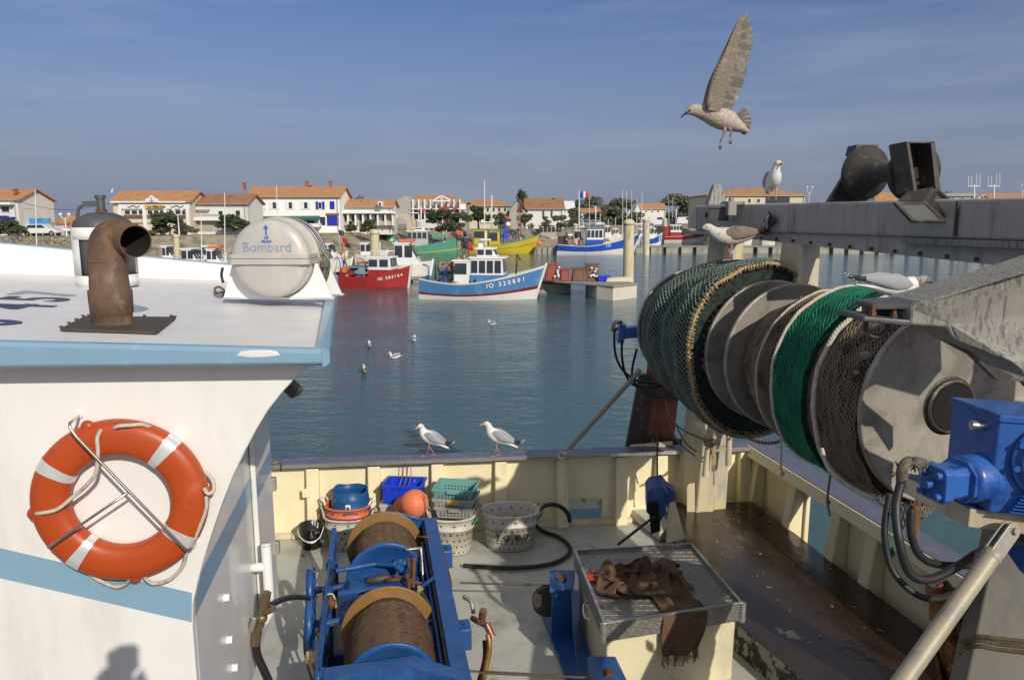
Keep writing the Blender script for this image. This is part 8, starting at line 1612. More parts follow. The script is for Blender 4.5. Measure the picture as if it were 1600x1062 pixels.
# ---- mooring piles
m_pile = mat('pile_pale', (.56, .50, .34), .7, 0, .12, 1.5, [((.62, .60, .55), .8, .5, .62, (1, 1, .5)), ((.26, .19, .09), 1.4, .56, .7, (2, 2, .35)), ((.12, .10, .06), 3, .62, .72, (2, 2, .3))])
def pile(label, px, top, Y, r): c = PY(px, 400, Y); c.z = -1; t = PY(px, top, Y); o = thing('mooring_pile', V(c.x, Y, 0), 0, label, 'pile'); m = MB(); m.cyl(c, t-V(0, 0, r*.9), r, n=28); m.build('post', m_pile, o); m = MB(); m.lathe([(-r*1.1, r*1.0), (-r*1.1, r*1.1), (-r*.6, r*1.08), (-r*.2, r*.75), (0, r*.12), (0.01, 0)], t, (0, 0, 1), 24); m.build('cap', m_pile, o)
pile('thick pale mooring pile with domed cap at the end of the near pontoon', 983, 342, 60, .44); pile('second pale pile behind the first, right of the blue and white boat', 1010, 341, 108, .46); pile('stubby stained pile behind the red boat', 585, 358, 82, .50); pile('far short pile by the red and white boat', 1039, 341, 158, .5); pile('white capped pile between the small white boats at the left', 275, 366, 76, .30); pile('pale pile left of the flag mast', 899, 349, 118, .38); pile('thin pile behind the green boat', 647, 355, 112, .5)
# ---- pontoons
m_conc = mat('pontoon_concrete', (.34, .32, .27), .85, 0, .15, .9, [((.16, .14, .10), .8, .5, .65, (1, 1, .5)), ((.46, .44, .38), 1.5, .58, .7, (1, 1, 1))]); m_plank = mat('pontoon_deck', (.26, .25, .22), .85, 0, .15, 2)
pn = thing('near_pontoon', PZ(920, 458, -CZ), 0, 'near pontoon with pale concrete end block carrying fishing pots', 'pontoon')
a = PZ(932, 467, -CZ); a1 = PZ(958, 469.5, -CZ); a2 = PZ(995, 465, -CZ)
def slab(pts, z0, z1, name, mt, par): m = MB(); m.prism([V(p.x, p.y, z0) for p in pts][::1], (0, 0, z1-z0)); return m.build(name, mt, par, bev=.03)
slab([a, a1, a2, a2+V(-1, 3.0, 0), a+V(-.5, 2.6, 0)], -.5, .85, 'end_block', mat('block_pale', (.58, .54, .45), .8, 0, .08, 1, [((.35, .27, .15), 1.2, .55, .72, (1, 1, .4))]), pn)
slab([PZ(842, 458, -CZ), PZ(892, 459, -CZ), PZ(892, 459, -CZ)+V(0, 2.4, 0), PZ(842, 458, -CZ)+V(0, 2.4, 0)], -.5, .70, 'float', m_conc, pn)
slab([PZ(842, 458, -CZ)+V(-.1, -.1, 0), a+V(-.1, .1, 0), a1+V(0, -.1, 0), a2+V(.1, 0, 0), a2+V(-1, 3.1, 0), PZ(842, 458, -CZ)+V(0, 2.6, 0)], .86, .98, 'walkway', m_plank, pn)
def onp(px, dy=.9): p = PZ(px, 462, -CZ); p.y += dy; p.z = .985; return p
m_potr = mat('pot_red', (.30, .07, .05), .7, 0, .15, 3); m_pot = mat('pot_brown', (.17, .10, .07), .8, 0, .2, 3)
for px, w, h, mt, lab in ((863, 1.0, 1.15, m_potr, 'tall red fishing pot beside the bow of the blue boat'), (884, .75, .8, m_potr, 'small orange red fishing pot second from the left on the pontoon'), (906, 1.0, .85, m_pot, 'brown wooden fishing pot in the middle of the pontoon'), (926, .95, 1.15, m_pot, 'tall dark fishing pot hung with pale floats')):
    c = onp(px); o = thing('fishing_pot', c, 0, lab, 'fishing pot', 'fishing pots on the near pontoon'); m = MB(); m.hexa([c+V(-w/2, -.4, 0), c+V(w/2, -.4, 0), c+V(w/2, .4, 0), c+V(-w/2, .4, 0)], [c+V(-w*.43, -.35, h), c+V(w*.43, -.35, h), c+V(w*.43, .35, h), c+V(-w*.43, .35, h)]); m.build('cage', mt, o, bev=.05); m = MB(); m.box(c+V(0, 0, h+.03), (w*1.05, .85, .09)); m.build('rim', mt, o)
    for s in (-1, 1): m = MB(); m.bar(c+V(s*w*.3, -.41, .0), c+V(s*w*.3, -.37, h), .05, .05); m.build('lath', m_pot, o)
for k in range(16): c = onp(870+rr.choice([0, 58])+rr.uniform(-5, 5), .35)+V(0, rr.uniform(-.1, .1), rr.uniform(.3, 1.0)); m = MB(); m.sphere(c, .085, 8, 6); o = m.build('net_float', m_white2); tag(o, 'one of the small white floats strung on the fishing pots of the near pontoon', 'float', 'white floats on the fishing pots')
c = onp(944, .5); m = MB(); m.hexa([c+V(-.4, -.3, 0), c+V(.4, -.3, 0), c+V(.4, .3, 0), c+V(-.4, .3, 0)], [c+V(-.45, -.35, .4), c+V(.45, -.35, .4), c+V(.45, .35, .4), c+V(-.45, .35, .4)]); tag(m.build('plastic_crate', m_crateb, bev=.03), 'blue plastic crate on the near pontoon left of the thick pile', 'crate')
c = onp(968, .3); m = MB(); m.hexa([c+V(-1.0, -.5, 0), c+V(.95, -.3, 0), c+V(.95, .3, 0), c+V(-1.0, .2, 0)], [c+V(-.9, -.5, .25), c+V(.9, -.2, .35), c+V(.9, .3, .35), c+V(-.9, .2, .25)]); tag(m.build('upturned_board', m_bcr, bev=.03), 'pale upturned board lying at the pontoon end by the pile', 'board')
def pontoon(label, x0, x1, wl, top, nf, dw=2.2, posts=True):
    a = PZ(x0, wl, -CZ); b = PZ(x1, wl, -CZ); o = thing('pontoon', (a+b)/2, 0, label, 'pontoon'); zt = PY(x0, top, a.y).z; d = (b-a).normalized(); nn_ = V(-d.y, d.x, 0); L = (b-a).length
    m = MB(); m.hexa([a+V(0, 0, zt-.16), b+V(0, 0, zt-.16), b+nn_*dw+V(0, 0, zt-.16), a+nn_*dw+V(0, 0, zt-.16)], [a+V(0, 0, zt), b+V(0, 0, zt), b+nn_*dw+V(0, 0, zt), a+nn_*dw+V(0, 0, zt)]); m.build('walkway', m_plank, o)
    for k in range(nf):
        t = L*(k+.15)/nf; w = L/nf*.72; p = a+d*t+nn_*.1; q = p+d*w; m = MB(); m.hexa([p+V(0, 0, -.4), q+V(0, 0, -.4), q+nn_*(dw-.2)+V(0, 0, -.4), p+nn_*(dw-.2)+V(0, 0, -.4)], [p+V(0, 0, zt-.17), q+V(0, 0, zt-.17), q+nn_*(dw-.2)+V(0, 0, zt-.17), p+nn_*(dw-.2)+V(0, 0, zt-.17)]); m.build('float', m_conc, o)
    return o
pontoon('long concrete pontoon with spaced floats across the far harbour basin', 990, 1560, 396, 384.5, 24); pontoon('short dark pontoon between the yellow and the blue and white boats', 838, 872, 397, 384, 4); pontoon('low pontoon behind the red boat', 500, 665, 441, 434, 7, 1.6)
# ================================================================ MOORED BOATS
m_hb = mat('hull_blue', (.07, .20, .40), .4, 0, .07, 1.2, [((.12, .30, .50), 2, .55, .7, (1, 1, .4)), ((.35, .25, .15), 3, .68, .78, (1, 1, .4))]); m_hb2 = mat('hull_royal', (.015, .075, .42), .4, 0, .07, 1.2, [((.1, .2, .45), 2, .6, .75, (1, 1, .4))])
m_hw = mat('hull_white', (.66, .65, .60), .45, 0, .06, 1.0, [((.50, .40, .24), 1.6, .56, .72, (1, 1, .5))]); m_hr = mat('hull_red', (.34, .025, .028), .4, 0, .08, 1.2, [((.5, .12, .1), 3, .6, .75, (1, 1, .4))]); m_hdr = mat('hull_dark_red', (.20, .014, .02), .45, 0, .1, 1.5)
m_hg = mat('hull_green', (.085, .29, .20), .45, 0, .1, .8, [((.12, .36, .27), 1.5, .55, .72, (1, 1, .4))]); m_hy = mat('hull_yellow', (.52, .40, .03), .45, 0, .08, .8, [((.45, .34, .05), 1.5, .6, .75, (1, 1, .4))]); m_hgr = mat('house_grey', (.40, .41, .42), .5, 0, .05, 1)
m_or2 = mat('orange_gear', (.60, .16, .05), .6); m_dk = mat('dark_gear', (.04, .04, .045), .7, 0, .3, 3)
class Boat:
    def __init__(s, label, px0, px1, wl, L=None, B=3.0, z=(1.2, 1.0, 2.3), yaw=0.0, mats=None, bands=(0, .32, .42), rake=.10, name='fishing_boat', cat='fishing boat', group=None, dk=.45, Y=None):
        a = PZ(px0, wl, -CZ); b = PZ(px1, wl, -CZ); c = (a+b)/2; c.z = 0; s.L = L or (b-a).length/max(.2, abs(cos(yaw)))/(1+rake*.45); s.o = thing(name, c, yaw, label, cat, group); s.T = Matrix.Translation(c) @ Matrix.Rotation(yaw, 4, 'Z')
        s.B, s.z = B, z; n = 26; L_ = s.L; F = [0]+list(bands[1:])+[.93, 1.0] if len(bands) > 1 else [0, .93, 1]; F = [0, bands[1]*.5, bands[1], bands[2], .75, .94, 1.0]; s.rake = rake
        def pt(u, f, ins=0.0):
            sh = s.sheer(u); z_ = -.35+(sh+.35)*f; pl = s.plan(u)*(.70+.30*f**.6)*(1-.35*max(0, (u-.72)/.28)*(1-f)); x = L_*(u-.5)+rake*L_*f*max(0, (u-.55)/.45)**1.5-.05*L_*(1-f)*max(0, .2-u)*2
            return V(x-(ins if u > .95 else 0)*(1)+(ins if u < .02 else 0), max(0, B/2*pl-ins), z_)
        us = [1-(1-i/n)**1.25 for i in range(n+1)]
        m = s.mb(); k = len(F)
        for sg in (1, -1):
            vs = [V(p.x, sg*p.y, p.z) for u in us for p in [pt(u, f) for f in F]]; fs = []; ms = []
            for i in range(n):
                for j in range(k-1):
                    q = (i*k+j, (i+1)*k+j, (i+1)*k+j+1, i*k+j+1); fs.append(q if sg < 0 else q[::-1]); ms.append(0 if j < 2 else 1 if j == 2 else 2 if j < 5 else 3)
            m.add(vs, fs, ms, True)
        tr = [V(pt(0, f).x, sg*pt(0, f).y, pt(0, f).z) for sg in (1, -1) for f in (F if sg > 0 else F[::-1])]; m.add(tr, [tuple(range(len(tr)))], 2)
        s.hull = m.build('hull', mats, s.o)
        lowy = lambda u: pt(u, 1-dk/(s.sheer(u)+.35), .09).y
        m = s.mb()
        for sg in (1, -1):
            vs = [V(p.x, sg*p.y, p.z) for u in us for p in (pt(u, 1.0), pt(u, 1.0, .07), V(pt(u, 1, .07).x, lowy(u), s.sheer(u)-dk))]
            m.add(vs, [(i*3+j, i*3+j+1, (i+1)*3+j+1, (i+1)*3+j) for i in range(n) for j in range(2)], 0)
        m.build('gunwale', mats[3], s.o)
        m = s.mb(); vs = [V(pt(u, 1, .07).x, sg*lowy(u), s.sheer(u)-dk) for u in us for sg in (1, -1)]; m.add(vs, [(2*i, 2*i+1, 2*i+3, 2*i+2) for i in range(n)]); m.build('deck', m_plank, s.o)
        tp_ = pt(1, 1.0); bt_ = pt(1, 0.1); m = s.mb(); m.bar(V(bt_.x, 0, bt_.z), V(tp_.x+.02, 0, tp_.z+.12), .14, .16); m.build('stem', mats[4] if len(mats) > 4 else mats[3], s.o)
    def mb(s): m = MB(); m.M = s.T; return m
    def sheer(s, u): a, b, c = s.z; return b+(c-b)*((u-.35)/.65)**1.8 if u > .35 else b+(a-b)*((.35-u)/.35)**1.6
    def plan(s, u): return .86+.14*sin(pi*min(1, u/.5)/2) if u < .5 else max(.015, 1-((u-.5)/.5)**2.3)
    def X(s, u): return s.L*(u-.5)
    def cabin(s, u0, u1, w, z0, z1, mt, nw=3, roof=None, wf=.42, slope=.12, name='wheelhouse', trim=None):
        x0, x1 = s.X(u0), s.X(u1); h = z1-z0; m = s.mb(); hw = w/2
        m.hexa([V(x0, -hw, z0), V(x1+slope*h, -hw, z0), V(x1+slope*h, hw, z0), V(x0, hw, z0)], [V(x0, -hw*.95, z1), V(x1-slope*h, -hw*.95, z1), V(x1-slope*h, hw*.95, z1), V(x0, hw*.95, z1)]); c = m.build(name, mt, s.o, bev=.03)
        m = s.mb(); m.hexa([V(x0-.15, -hw-.02, z1), V(x1-slope*h+.22, -hw-.02, z1), V(x1-slope*h+.22, hw+.02, z1), V(x0-.15, hw+.02, z1)], [V(x0-.12, -hw+.05, z1+.09), V(x1-slope*h+.15, -hw+.05, z1+.09), V(x1-slope*h+.15, hw-.05, z1+.09), V(x0-.12, hw-.05, z1+.09)]); m.build('roof', roof or mt, c, bev=.02)
        if trim: m = s.mb(); m.hexa([V(x0-.02, -hw-.02, z0), V(x1+slope*h+.02, -hw-.02, z0), V(x1+slope*h+.02, hw+.02, z0), V(x0-.02, hw+.02, z0)], [V(x0-.02, -hw-.02, z0+.38*h), V(x1+slope*h*.6+.02, -hw-.02, z0+.38*h), V(x1+slope*h*.6+.02, hw+.02, z0+.38*h), V(x0-.02, hw+.02, z0+.38*h)]); m.build('lower_panel', trim, c)
        za, zb = z0+h*(1-wf)-.04*h, z0+h*.92
        for k in range(nw):
            L_ = (x1-x0-.1)/nw; a = x0+.06+L_*k; b = a+L_*.78; m = s.mb(); m.hexa([V(a, -hw-.025, za), V(b, -hw-.025, za), V(b, hw+.025, za), V(a, hw+.025, za)], [V(a, -hw*.95-.028, zb), V(b, -hw*.95-.028, zb), V(b, hw*.95+.028, zb), V(a, hw*.95+.028, zb)]); m.build('window', m_win, c)
        for k in range(3):
            ww = w/3; y = -hw+ww*(k+.5); t = lambda z: x1+slope*h*(1-2*(z-z0)/h)+.015; m = s.mb(); m.prism([V(t(za), y-ww*.38, za), V(t(za), y+ww*.38, za), V(t(zb), y+ww*.36, zb), V(t(zb), y-ww*.36, zb)], (.015, 0, 0)); m.build('window', m_win, c)
        return c
    def tube(s, pts, r, mt, name='rigging', n=6): m = s.mb(); m.tube([V(*p) for p in pts], r, n=n); return m.build(name, mt, s.o)
    def box(s, c, d, mt, name): m = s.mb(); m.box(c, d); return m.build(name, mt, s.o, bev=.03)
    def reel(s, c, r, w, mt, core=None):
        m = s.mb(); m.lathe([(-w/2, 0), (-w/2, r*1.1), (-w/2+.05, r*1.1), (-w/2+.05, r*.85), (-w/4, r), (w/4, r*.97), (w/2-.05, r*.85), (w/2-.05, r*1.1), (w/2, r*1.1), (w/2, 0)], V(*c), (1, .25, 0), 22); return m.build('net_reel', mt, s.o)
    def clutter(s, n, u0, u1, seed, zr=.5):
        rr = random.Random(seed); ms = [m_dk, m_or2, m_crateb, m_hg, m_rope, m_white2, m_bg, m_bluepl]
        for k in range(n):
            u = rr.uniform(u0, u1); w = rr.uniform(.2, .5); z = s.sheer(u)-.4; c = V(s.X(u), rr.uniform(-.35, .35)*s.B, z+rr.uniform(.1, zr)); mt = rr.choice(ms); m = s.mb()
            if k % 3 == 0: m.sphere(c, w*.45, 10, 7)
            elif k % 3 == 1: m.box(c, (w, w*.8, w*rr.uniform(.5, 1.2)), rz=rr.random()*3)
            else: m.tube([c, c+V(rr.uniform(-.3, .3), rr.uniform(-.3, .3), rr.uniform(.3, 1.0)), c+V(rr.uniform(-.6, .6), 0, rr.uniform(.2, 1.4))], .04, n=5, sub=3)
            m.build('deck_gear', mt, s.o, bev=.0)
    def flags(s, u, n, seed, h=2.2, base=None):
        rr = random.Random(seed)
        for k in range(n):
            x = s.X(u)+rr.uniform(-.35, .35); y = rr.uniform(-.5, .5); z = s.sheer(u)-.2; H = rr.uniform(.7, 1.1)*h; dx = rr.uniform(-.4, .3); t = V(x+dx, y, z+H); p = s.tube([(x, y, z), tuple(t)], .025, rr.choice([m_rope, m_or2, m_bark]), 'dan_pole'); m = s.mb(); mt = rr.choice([m_dk, m_dk, m_or2, m_flr, m_yfl])
            m.grid(lambda a, b: t+V(.02+a*.42, .07*sin(a*6+k), -.02-b*.36-.12*a), 4, 3); m.build('flag', mt, p, solid=.015)
            m = s.mb(); m.sphere(V(x+dx*.5, y, z+H*.5), .11, 8, 6); m.build('pole_float', rr.choice([m_or2, m_hy, m_flr]), p)
    def num(s, txt, u, f, size, mt, sg=-1):
        p = V(s.X(u), sg*0, 0); q = s.sheer(u); 
        for i, ch in enumerate(txt):
            if ch == ' ': continue
            uu = u+i*size*.62/s.L; h = lambda a, f_: V(s.L*(a-.5)+s.rake*s.L*f_*max(0, (a-.55)/.45)**1.5, -s.B/2*s.plan(a)*(.70+.30*f_**.6)*(1-.35*max(0, (a-.72)/.28)*(1-f_)), -.35+(s.sheer(a)+.35)*f_)
            a = h(uu, f); b = h(uu+.01, f); c = h(uu, f+.05); X_ = (b-a).normalized(); U_ = (c-a).normalized(); N_ = X_.cross(U_).normalized(); R = s.T.to_3x3(); text(ch, size, mt, s.T @ (a+N_*.055), R @ X_, R @ U_, s.hull, ext=.004, bold=.012)
m_yfl = mat('flag_yellow', (.6, .5, .03), .7)
# --- blue boat 320801
b = Boat('blue fishing boat numbered IO 320801 with red stripe, nearest of the moored boats', 657, 838, 466, B=3.1, z=(1.45, 1.12, 2.30), yaw=-.10, mats=[m_hw, m_hdr, m_hb, m_hw, m_hw], bands=(0, .40, .49), rake=.11)
b.num('IO 320801', .60, .78, .40, m_white2); c = b.cabin(.45, .74, 2.0, 1.0, 2.75, m_white2, 4, trim=m_hb, wf=.50, slope=.04); b.cabin(.50, .66, 1.4, 2.84, 3.35, m_white2, 2, wf=.7, slope=.3, name='pilot_hood'); b.cabin(.30, .45, 1.9, 1.0, 2.55, m_white2, 1, wf=.5, slope=-.1, name='aft_shelter')
b.reel((b.X(.21), 0, 2.05), .48, 1.05, mat('reel_net', (.26, .19, .09), .9, 0, .3, 4, [((.02, .05, .14), 2, .5, .55, (1, 1, 1))])); b.tube([(b.X(.08), -1.1, 1.2), (b.X(.08), -1.1, 2.2), (b.X(.03), -1.0, 2.35)], .06, m_hb, 'davit'); b.tube([(b.X(.08), 1.1, 1.2), (b.X(.08), 1.1, 2.2), (b.X(.16), .9, 1.2)], .06, m_hb, 'davit'); b.tube([(b.X(.57), 0, 3.4), (b.X(.57), 0, 4.5)], .05, m_white2, 'mast'); b.box((b.X(.57), 0, 3.95), (.7, .3, .12), m_white2, 'radar'); b.box((b.X(.52), .3, 3.6), (.35, .35, .5), m_white2, 'life_raft'); b.tube([(b.X(.38), 0, 2.6), (b.X(.30), .1, 4.3)], .04, m_rope, 'boom'); b.clutter(26, .12, .46, 5, .8); b.flags(.36, 8, 3, 3.4); b.box((b.X(.54), -1.18, 1.28), (.55, .35, .42), m_hb, 'blue_locker'); b.tube([(b.X(.84), 0, 1.5), (b.X(.85), 0, 3.0), (b.X(.88), 0, 2.6)], .06, m_dk, 'bow_winch')
# --- red boat
b = Boat('bright red fishing boat numbered IO 288164, moored left of the blue and white boat', 519, 640, 449, B=2.6, z=(1.12, .92, 1.75), yaw=-.14, mats=[m_hdr, m_hr, m_hr, m_hr, m_hw], bands=(0, .25, .33), rake=.05)
b.num('IO 288164', .66, .74, .30, m_white2); b.cabin(.52, .82, 1.7, .9, 2.35, m_white2, 2, trim=m_hr, wf=.42, slope=.05); b.clutter(22, .05, .5, 9, .9); b.tube([(b.X(.64), 0, 2.4), (b.X(.64), 0, 3.5)], .04, m_white2, 'mast'); b.tube([(b.X(.55), -.7, 2.4), (b.X(.55), -.7, 2.9), (b.X(.8), -.7, 2.8)], .03, m_white2, 'rail'); b.tube([(b.X(.55), .7, 2.4), (b.X(.55), .7, 2.9), (b.X(.8), .7, 2.8)], .03, m_white2, 'rail')
b.box((b.X(.36), 0, 1.6), (1.1, 1.4, .1), mat('tarp_blue', (.10, .28, .45), .7), 'canopy'); b.box((b.X(.20), -.3, 1.15), (.9, .9, .4), m_hr, 'fish_box'); b.box((b.X(.26), .2, 1.5), (.6, .6, .35), m_wood2, 'wooden_box'); b.flags(.16, 3, 8, 3.6); b.box((b.X(.42), 0, 1.95), (.9, 1.0, .12), m_chim, 'upper_board')
# --- white cabin cruiser between
def cruiser(label, px0, px1, wl, z=(1.0, .9, 1.3), cab=(.25, .68), h=1.6, yaw=.0, seed=1, group='small white motor boats moored at the left', raft=False):
    b = Boat(label, px0, px1, wl, B=2.4, z=z, yaw=yaw, mats=[m_hw, m_hw, m_hw, m_white2, m_white2], bands=(0, .3, .4), rake=.12, name='motor_boat', cat='motor boat', group=group); b.cabin(cab[0], cab[1], 1.8, z[1]-.3, z[1]+h*.85, m_white2, 2, wf=.52, slope=.28, name='cabin'); b.tube([(b.X(.9), -.6, z[2]), (b.X(.95), -.4, z[2]+.5), (b.X(.7), -1.0, z[1]+.55)], .03, m_cars, 'bow_rail'); b.clutter(3, .02, .22, seed, .5)
    if raft: b.box((b.X(.42), 0, z[1]+h*.85+.25), (1.3, 1.1, .22), m_or2, 'orange_raft')
    return b
cruiser('white cabin boat with orange raft on its roof between the red and blue boats', 612, 672, 437, (1.5, 1.4, 1.7), (.1, .66), 2.1, seed=2, raft=True)
for i, (px0, px1, wl, cab, y, lab) in enumerate(((252, 286, 417, (.2, .6), .1, 'small white cabin boat leftmost by the capped pile, angled windscreen'), (280, 330, 424, (.2, .66), -.05, 'white cabin boat with two square windows, second from the left'), (322, 362, 425, (.15, .6), .1, 'white boat with orange trim right of the capped pile, partly behind the raft canister'), (314, 352, 416, (.2, .7), .0, 'farther white boat behind the one by the raft canister'), (458, 508, 428, (.1, .5), -.1, 'white cuddy boat just right of the raft canister'), (484, 546, 424, (.12, .55), .05, 'white cabin boat with flat hardtop behind the red boat stern'), (500, 540, 411, (.2, .6), .0, 'little far white boat over the hardtop of the nearer one'), (556, 602, 409, (.2, .6), .0, 'white boat with round bow behind the stubby pile'))): cruiser(lab, px0, px1, wl, cab=cab, yaw=y, seed=20+i, raft=i == 2, z=(1.0, .9, 1.35))
# --- green, yellow, royal blue, red far boats
b = Boat('long green fishing boat with grey wheelhouse and a yellow line along its hull', 586, 722, 396.5, B=4.0, z=(1.25, 1.1, 2.8), yaw=.05, mats=[m_hg, m_hy, m_hg, m_hg], bands=(0, .34, .41), rake=.07)
b.cabin(.38, .62, 3.0, 1.0, 3.35, m_hgr, 4, roof=m_white2, wf=.4, slope=0); b.cabin(.46, .58, 2.2, 3.45, 3.8, m_white2, 1, name='top_house'); b.clutter(26, .03, .42, 4, 1.4); b.tube([(b.X(.54), 0, 3.7), (b.X(.54), 0, 7.0)], .09, m_white2, 'mast'); b.tube([(b.X(.45), -1, 4), (b.X(.40), -1, 6.6)], .06, m_cars, 'aerial'); b.tube([(b.X(.2), 0, 1), (b.X(.2), 0, 3.9), (b.X(.35), 0, 3.5)], .09, m_hg, 'gallows'); b.reel((b.X(.18), 0, 2.0), .6, 1.4, m_hg); b.clutter(12, .70, .86, 14, 1.2); b.box((b.X(.74), 0, 2.6), (2.0, 1.4, .5), m_hg, 'bow_locker')
b = Boat('green hulled workboat behind the white cabin boat, left of the long green boat', 560, 640, 392, B=3.6, z=(1.6, 1.5, 2.4), yaw=.04, mats=[m_hg, m_hg, m_hg, m_hw], bands=(0, .3, .4)); b.clutter(26, .05, .9, 31, 1.9); b.cabin(.5, .7, 2.2, 1.3, 3.3, m_bg, 2); b.tube([(b.X(.3), 0, 1.5), (b.X(.3), 0, 5)], .08, m_hg, 'gallows')
b = Boat('yellow fishing boat with yellow wheelhouse and green deck edge crowded with marker flags', 734, 834, 395.5, B=3.9, z=(1.35, 1.3, 2.75), yaw=-.05, mats=[m_hy, m_grd, m_hy, m_hg, m_hy], bands=(0, .60, .63), rake=.10)
b.cabin(.06, .28, 3.0, 1.1, 3.5, m_hy, 1, roof=m_hg, wf=.45, slope=0); b.cabin(.30, .48, 2.8, 1.1, 3.3, m_hy, 1, roof=m_hg, wf=.6, slope=0, name='open_shelter'); b.clutter(34, .45, .90, 6, 2.0); b.flags(.78, 9, 12, 5.6); b.flags(.60, 4, 13, 4.0); b.tube([(b.X(.34), 0, 3.3), (b.X(.34), 0, 8.6)], .09, m_white2, 'mast'); b.tube([(b.X(.52), .6, 1.5), (b.X(.52), .6, 5.0)], .08, m_hb2, 'crane_post'); m = b.mb(); m.sphere(V(b.X(1.11), 0, 1.5), .38, 14, 10); b_ = m.build('bow_fender', m_buoy, b.o); m = b.mb(); m.sphere(V(b.X(.6), 0, 4.3), .38, 14, 10); m.build('radar_dome', m_white2, b.o); m = b.mb(); m.box((b.X(.57), -1.2, 2.9), (.6, .2, 1.5), rz=.1); m.build('blue_panel', m_hb2, b.o)
b = Boat('royal blue and white fishing boat lying across the basin left of the thick pile', 869, 990, 397, B=3.8, z=(1.5, 1.25, 3.1), yaw=-.03, mats=[m_hw, m_hw, m_hb2, m_hw], bands=(0, .44, .47), rake=.09)
b.cabin(.38, .60, 2.6, 1.2, 3.7, m_white2, 4, roof=m_hb2, wf=.45, slope=0, trim=m_hb2); b.clutter(20, .04, .36, 8, 1.6); b.reel((b.X(.16), 0, 2.7), .5, .9, m_cars); b.reel((b.X(.27), .4, 2.8), .5, .7, m_dk); b.tube([(b.X(.5), 0, 4), (b.X(.5), 0, 7)], .08, m_white2, 'mast'); b.num('IO', .63, .80, .6, m_white2); b.tube([(b.X(.1), -1, 1.8), (b.X(.1), -1, 3.8), (b.X(.38), -1, 3.7)], .06, m_dk, 'gallows'); b.box((b.X(.07), 0, 1.9), (1.5, 1.5, 1.5), m_dk, 'winch_housing'); b.num('IO', .04, .74, .5, m_dk)
b = Boat('red and white fishing boat far off by the gantry tip', 1036, 1098, 379, B=3.6, z=(1.3, 1.4, 2.9), yaw=-.05, mats=[m_hw, m_hw, m_hr, m_hw], bands=(0, .52, .55), rake=.10)
b.cabin(.14, .45, 2.8, 1.3, 3.7, m_white2, 4, wf=.38, slope=0, trim=m_hr); b.tube([(b.X(.3), 0, 3.7), (b.X(.3), 0, 7)], .1, m_white2, 'mast'); b.box((b.X(.08), 0, 2.4), (1.5, 2, 2.0), m_hr, 'red_gantry'); b.clutter(10, .05, .4, 18, 1.5)
b = Boat('grey workboat with dark canopy between the yellow and the blue and white boats', 838, 874, 386, B=3.2, z=(1.6, 1.6, 2.0), yaw=0, mats=[m_bg, m_bg, m_bg, m_white2]); b.cabin(.1, .85, 2.6, 1.5, 3.8, m_bg, 4, roof=m_dk); b.clutter(10, .1, .9, 41, 2.4)
rr = random.Random(77)
for k in range(13):
    px = (913, 938, 950, 963, 1000, 1022, 640+1, 668, 700, 1015, 1120, 1160, 1200)[k]; wl = (380, 379, 381, 380, 381, 382, 391, 390, 389, 384, 383, 383, 383)[k]; lab = ('open', 'small', 'low', 'narrow', 'squat', 'blue trimmed', 'white', 'tiny', 'pale', 'little', 'slim', 'plain', 'modest')[k]+' white boat moored far off, '+('above the blue and white boat bow', 'behind the wheelhouse of the blue and white boat', 'just left of the thick pile', 'right behind the thick pile', 'between the two tall piles', 'right of the second pile', 'above the green boat stern', 'over the grey wheelhouse', 'before the clump of dark trees', 'on the pontoon by the second pile', 'left behind the gantry leg', 'under the gantry beam', 'between the gantry legs')[k]
    b = Boat(lab, px-rr.uniform(9, 14), px+rr.uniform(9, 14), wl, B=2.6, z=(1.5, 1.4, 2.2), yaw=rr.uniform(-.1, .1), mats=[m_hw, m_hw, m_hb2 if k % 4 == 1 else m_hw, m_white2], name='motor_boat', cat='motor boat', group='small far boats along the pontoons'); b.cabin(.25, .62, 2.0, 1.3, rr.uniform(2.8, 3.6), m_white2, 2, wf=.5, slope=.15); b.clutter(3, .03, .25, k+90, 1.2); b.tube([(b.X(.45), 0, 3), (b.X(.45), 0, rr.uniform(4.5, 7))], .05, m_white2, 'mast')
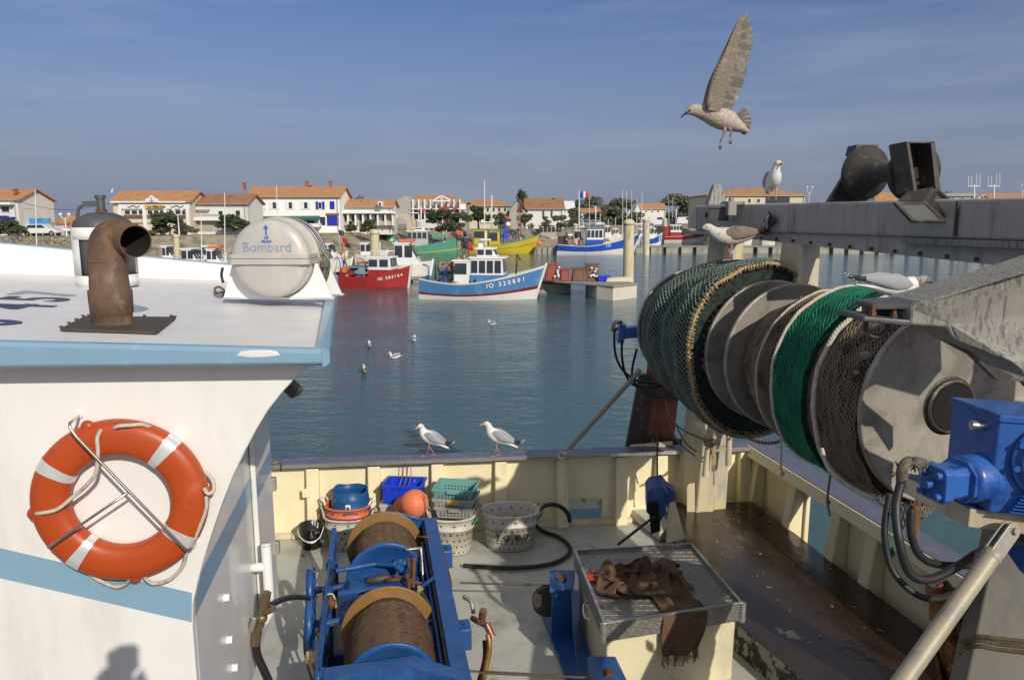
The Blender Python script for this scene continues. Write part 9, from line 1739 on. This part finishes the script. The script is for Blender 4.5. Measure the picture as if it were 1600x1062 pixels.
# ================================================================ the quay the picture is taken from, and the photographer whose shadow falls on the white wall
m = MB(); m.hexa([V(-60, -58, -2), V(60, -58, -2), V(60, .35, -2), V(-60, .35, -2)], [V(-60, -58, 3.86), V(60, -58, 3.86), V(60, .35, 3.86), V(-60, .35, 3.86)]); tag(m.build('near_quay', m_land, pivot=(0, 0, 0)), kind='structure')
pts = [V(0, -.42, 4.80), V(.0, -.40, 5.02), V(0, -.36, 5.22), V(0, -.30, 5.34), V(.01, -.20, 5.45), V(.01, -.19, 5.53),
       V(-.19, -.36, 5.25), V(-.27, -.28, 5.04), V(-.12, -.13, 5.26), V(-.07, -.10, 5.40), V(.19, -.36, 5.25), V(.27, -.28, 5.04), V(.12, -.13, 5.26), V(.07, -.10, 5.40),
       V(-.10, -.42, 4.72), V(-.12, -.38, 4.32), V(-.13, -.42, 3.95), V(-.13, -.30, 3.90), V(.10, -.42, 4.72), V(.12, -.40, 4.32), V(.13, -.44, 3.95), V(.13, -.30, 3.90)]
edges = [(0, 1), (1, 2), (2, 3), (3, 4), (4, 5), (2, 6), (6, 7), (7, 8), (8, 9), (2, 10), (10, 11), (11, 12), (12, 13), (0, 14), (14, 15), (15, 16), (16, 17), (0, 18), (18, 19), (19, 20), (20, 21)]
rad = [.14, .15, .14, .055, .10, .085, .07, .045, .035, .03, .07, .045, .035, .03, .09, .062, .045, .045, .09, .062, .045, .045]
for sg, w_ in ((-1, 9), (1, 13)):      # fingers curled round the camera body
    for k in range(4): n_ = len(pts); pts += [pts[w_]+V(-sg*.010*k, .028, .025-.018*k), pts[w_]+V(-sg*(.02+.01*k), .048, .020-.018*k)]; edges += [(w_, n_), (n_, n_+1)]; rad += [.010, .008]
    n_ = len(pts); pts.append(pts[w_]+V(-sg*.035, -.01, -.01)); edges.append((w_, n_)); rad.append(.011)
me = bpy.data.meshes.new('person'); o0 = V(0, -.4, 3.86); me.from_pydata([p-o0 for p in pts], edges, []); po_ = bpy.data.objects.new('person', me); COL.objects.link(po_); po_.location = o0
md = po_.modifiers.new('skin', 'SKIN'); 
for v, r in zip(me.skin_vertices[0].data if me.skin_vertices else [], rad): v.radius = (r, r)
if me.skin_vertices: me.skin_vertices[0].data[0].use_root = True
else: print('no skin layer')
sb_ = po_.modifiers.new('smooth', 'SUBSURF'); sb_.levels = sb_.render_levels = 1
me.materials.append(mat('dark_jacket', (.04, .05, .07), .9)); tag(po_, 'person in dark clothes standing on the quay behind the lens, seen only as a shadow', 'person')
cm_ = thing('photo_camera', V(0, -.10, 5.44), 0, 'black camera held by the person on the quay, seen only as a shadow', 'camera'); m = MB(); m.box((0, -.10, 5.5), (.13, .045, .09)); m.box((0, -.10, 5.555), (.05, .04, .03)); m.build('camera_body', m_blackp, cm_, bev=.008); m = MB(); m.cyl(V(0, -.08, 5.5), V(0, -.02, 5.5), .035, n=20); m.build('lens', m_blackp, cm_)
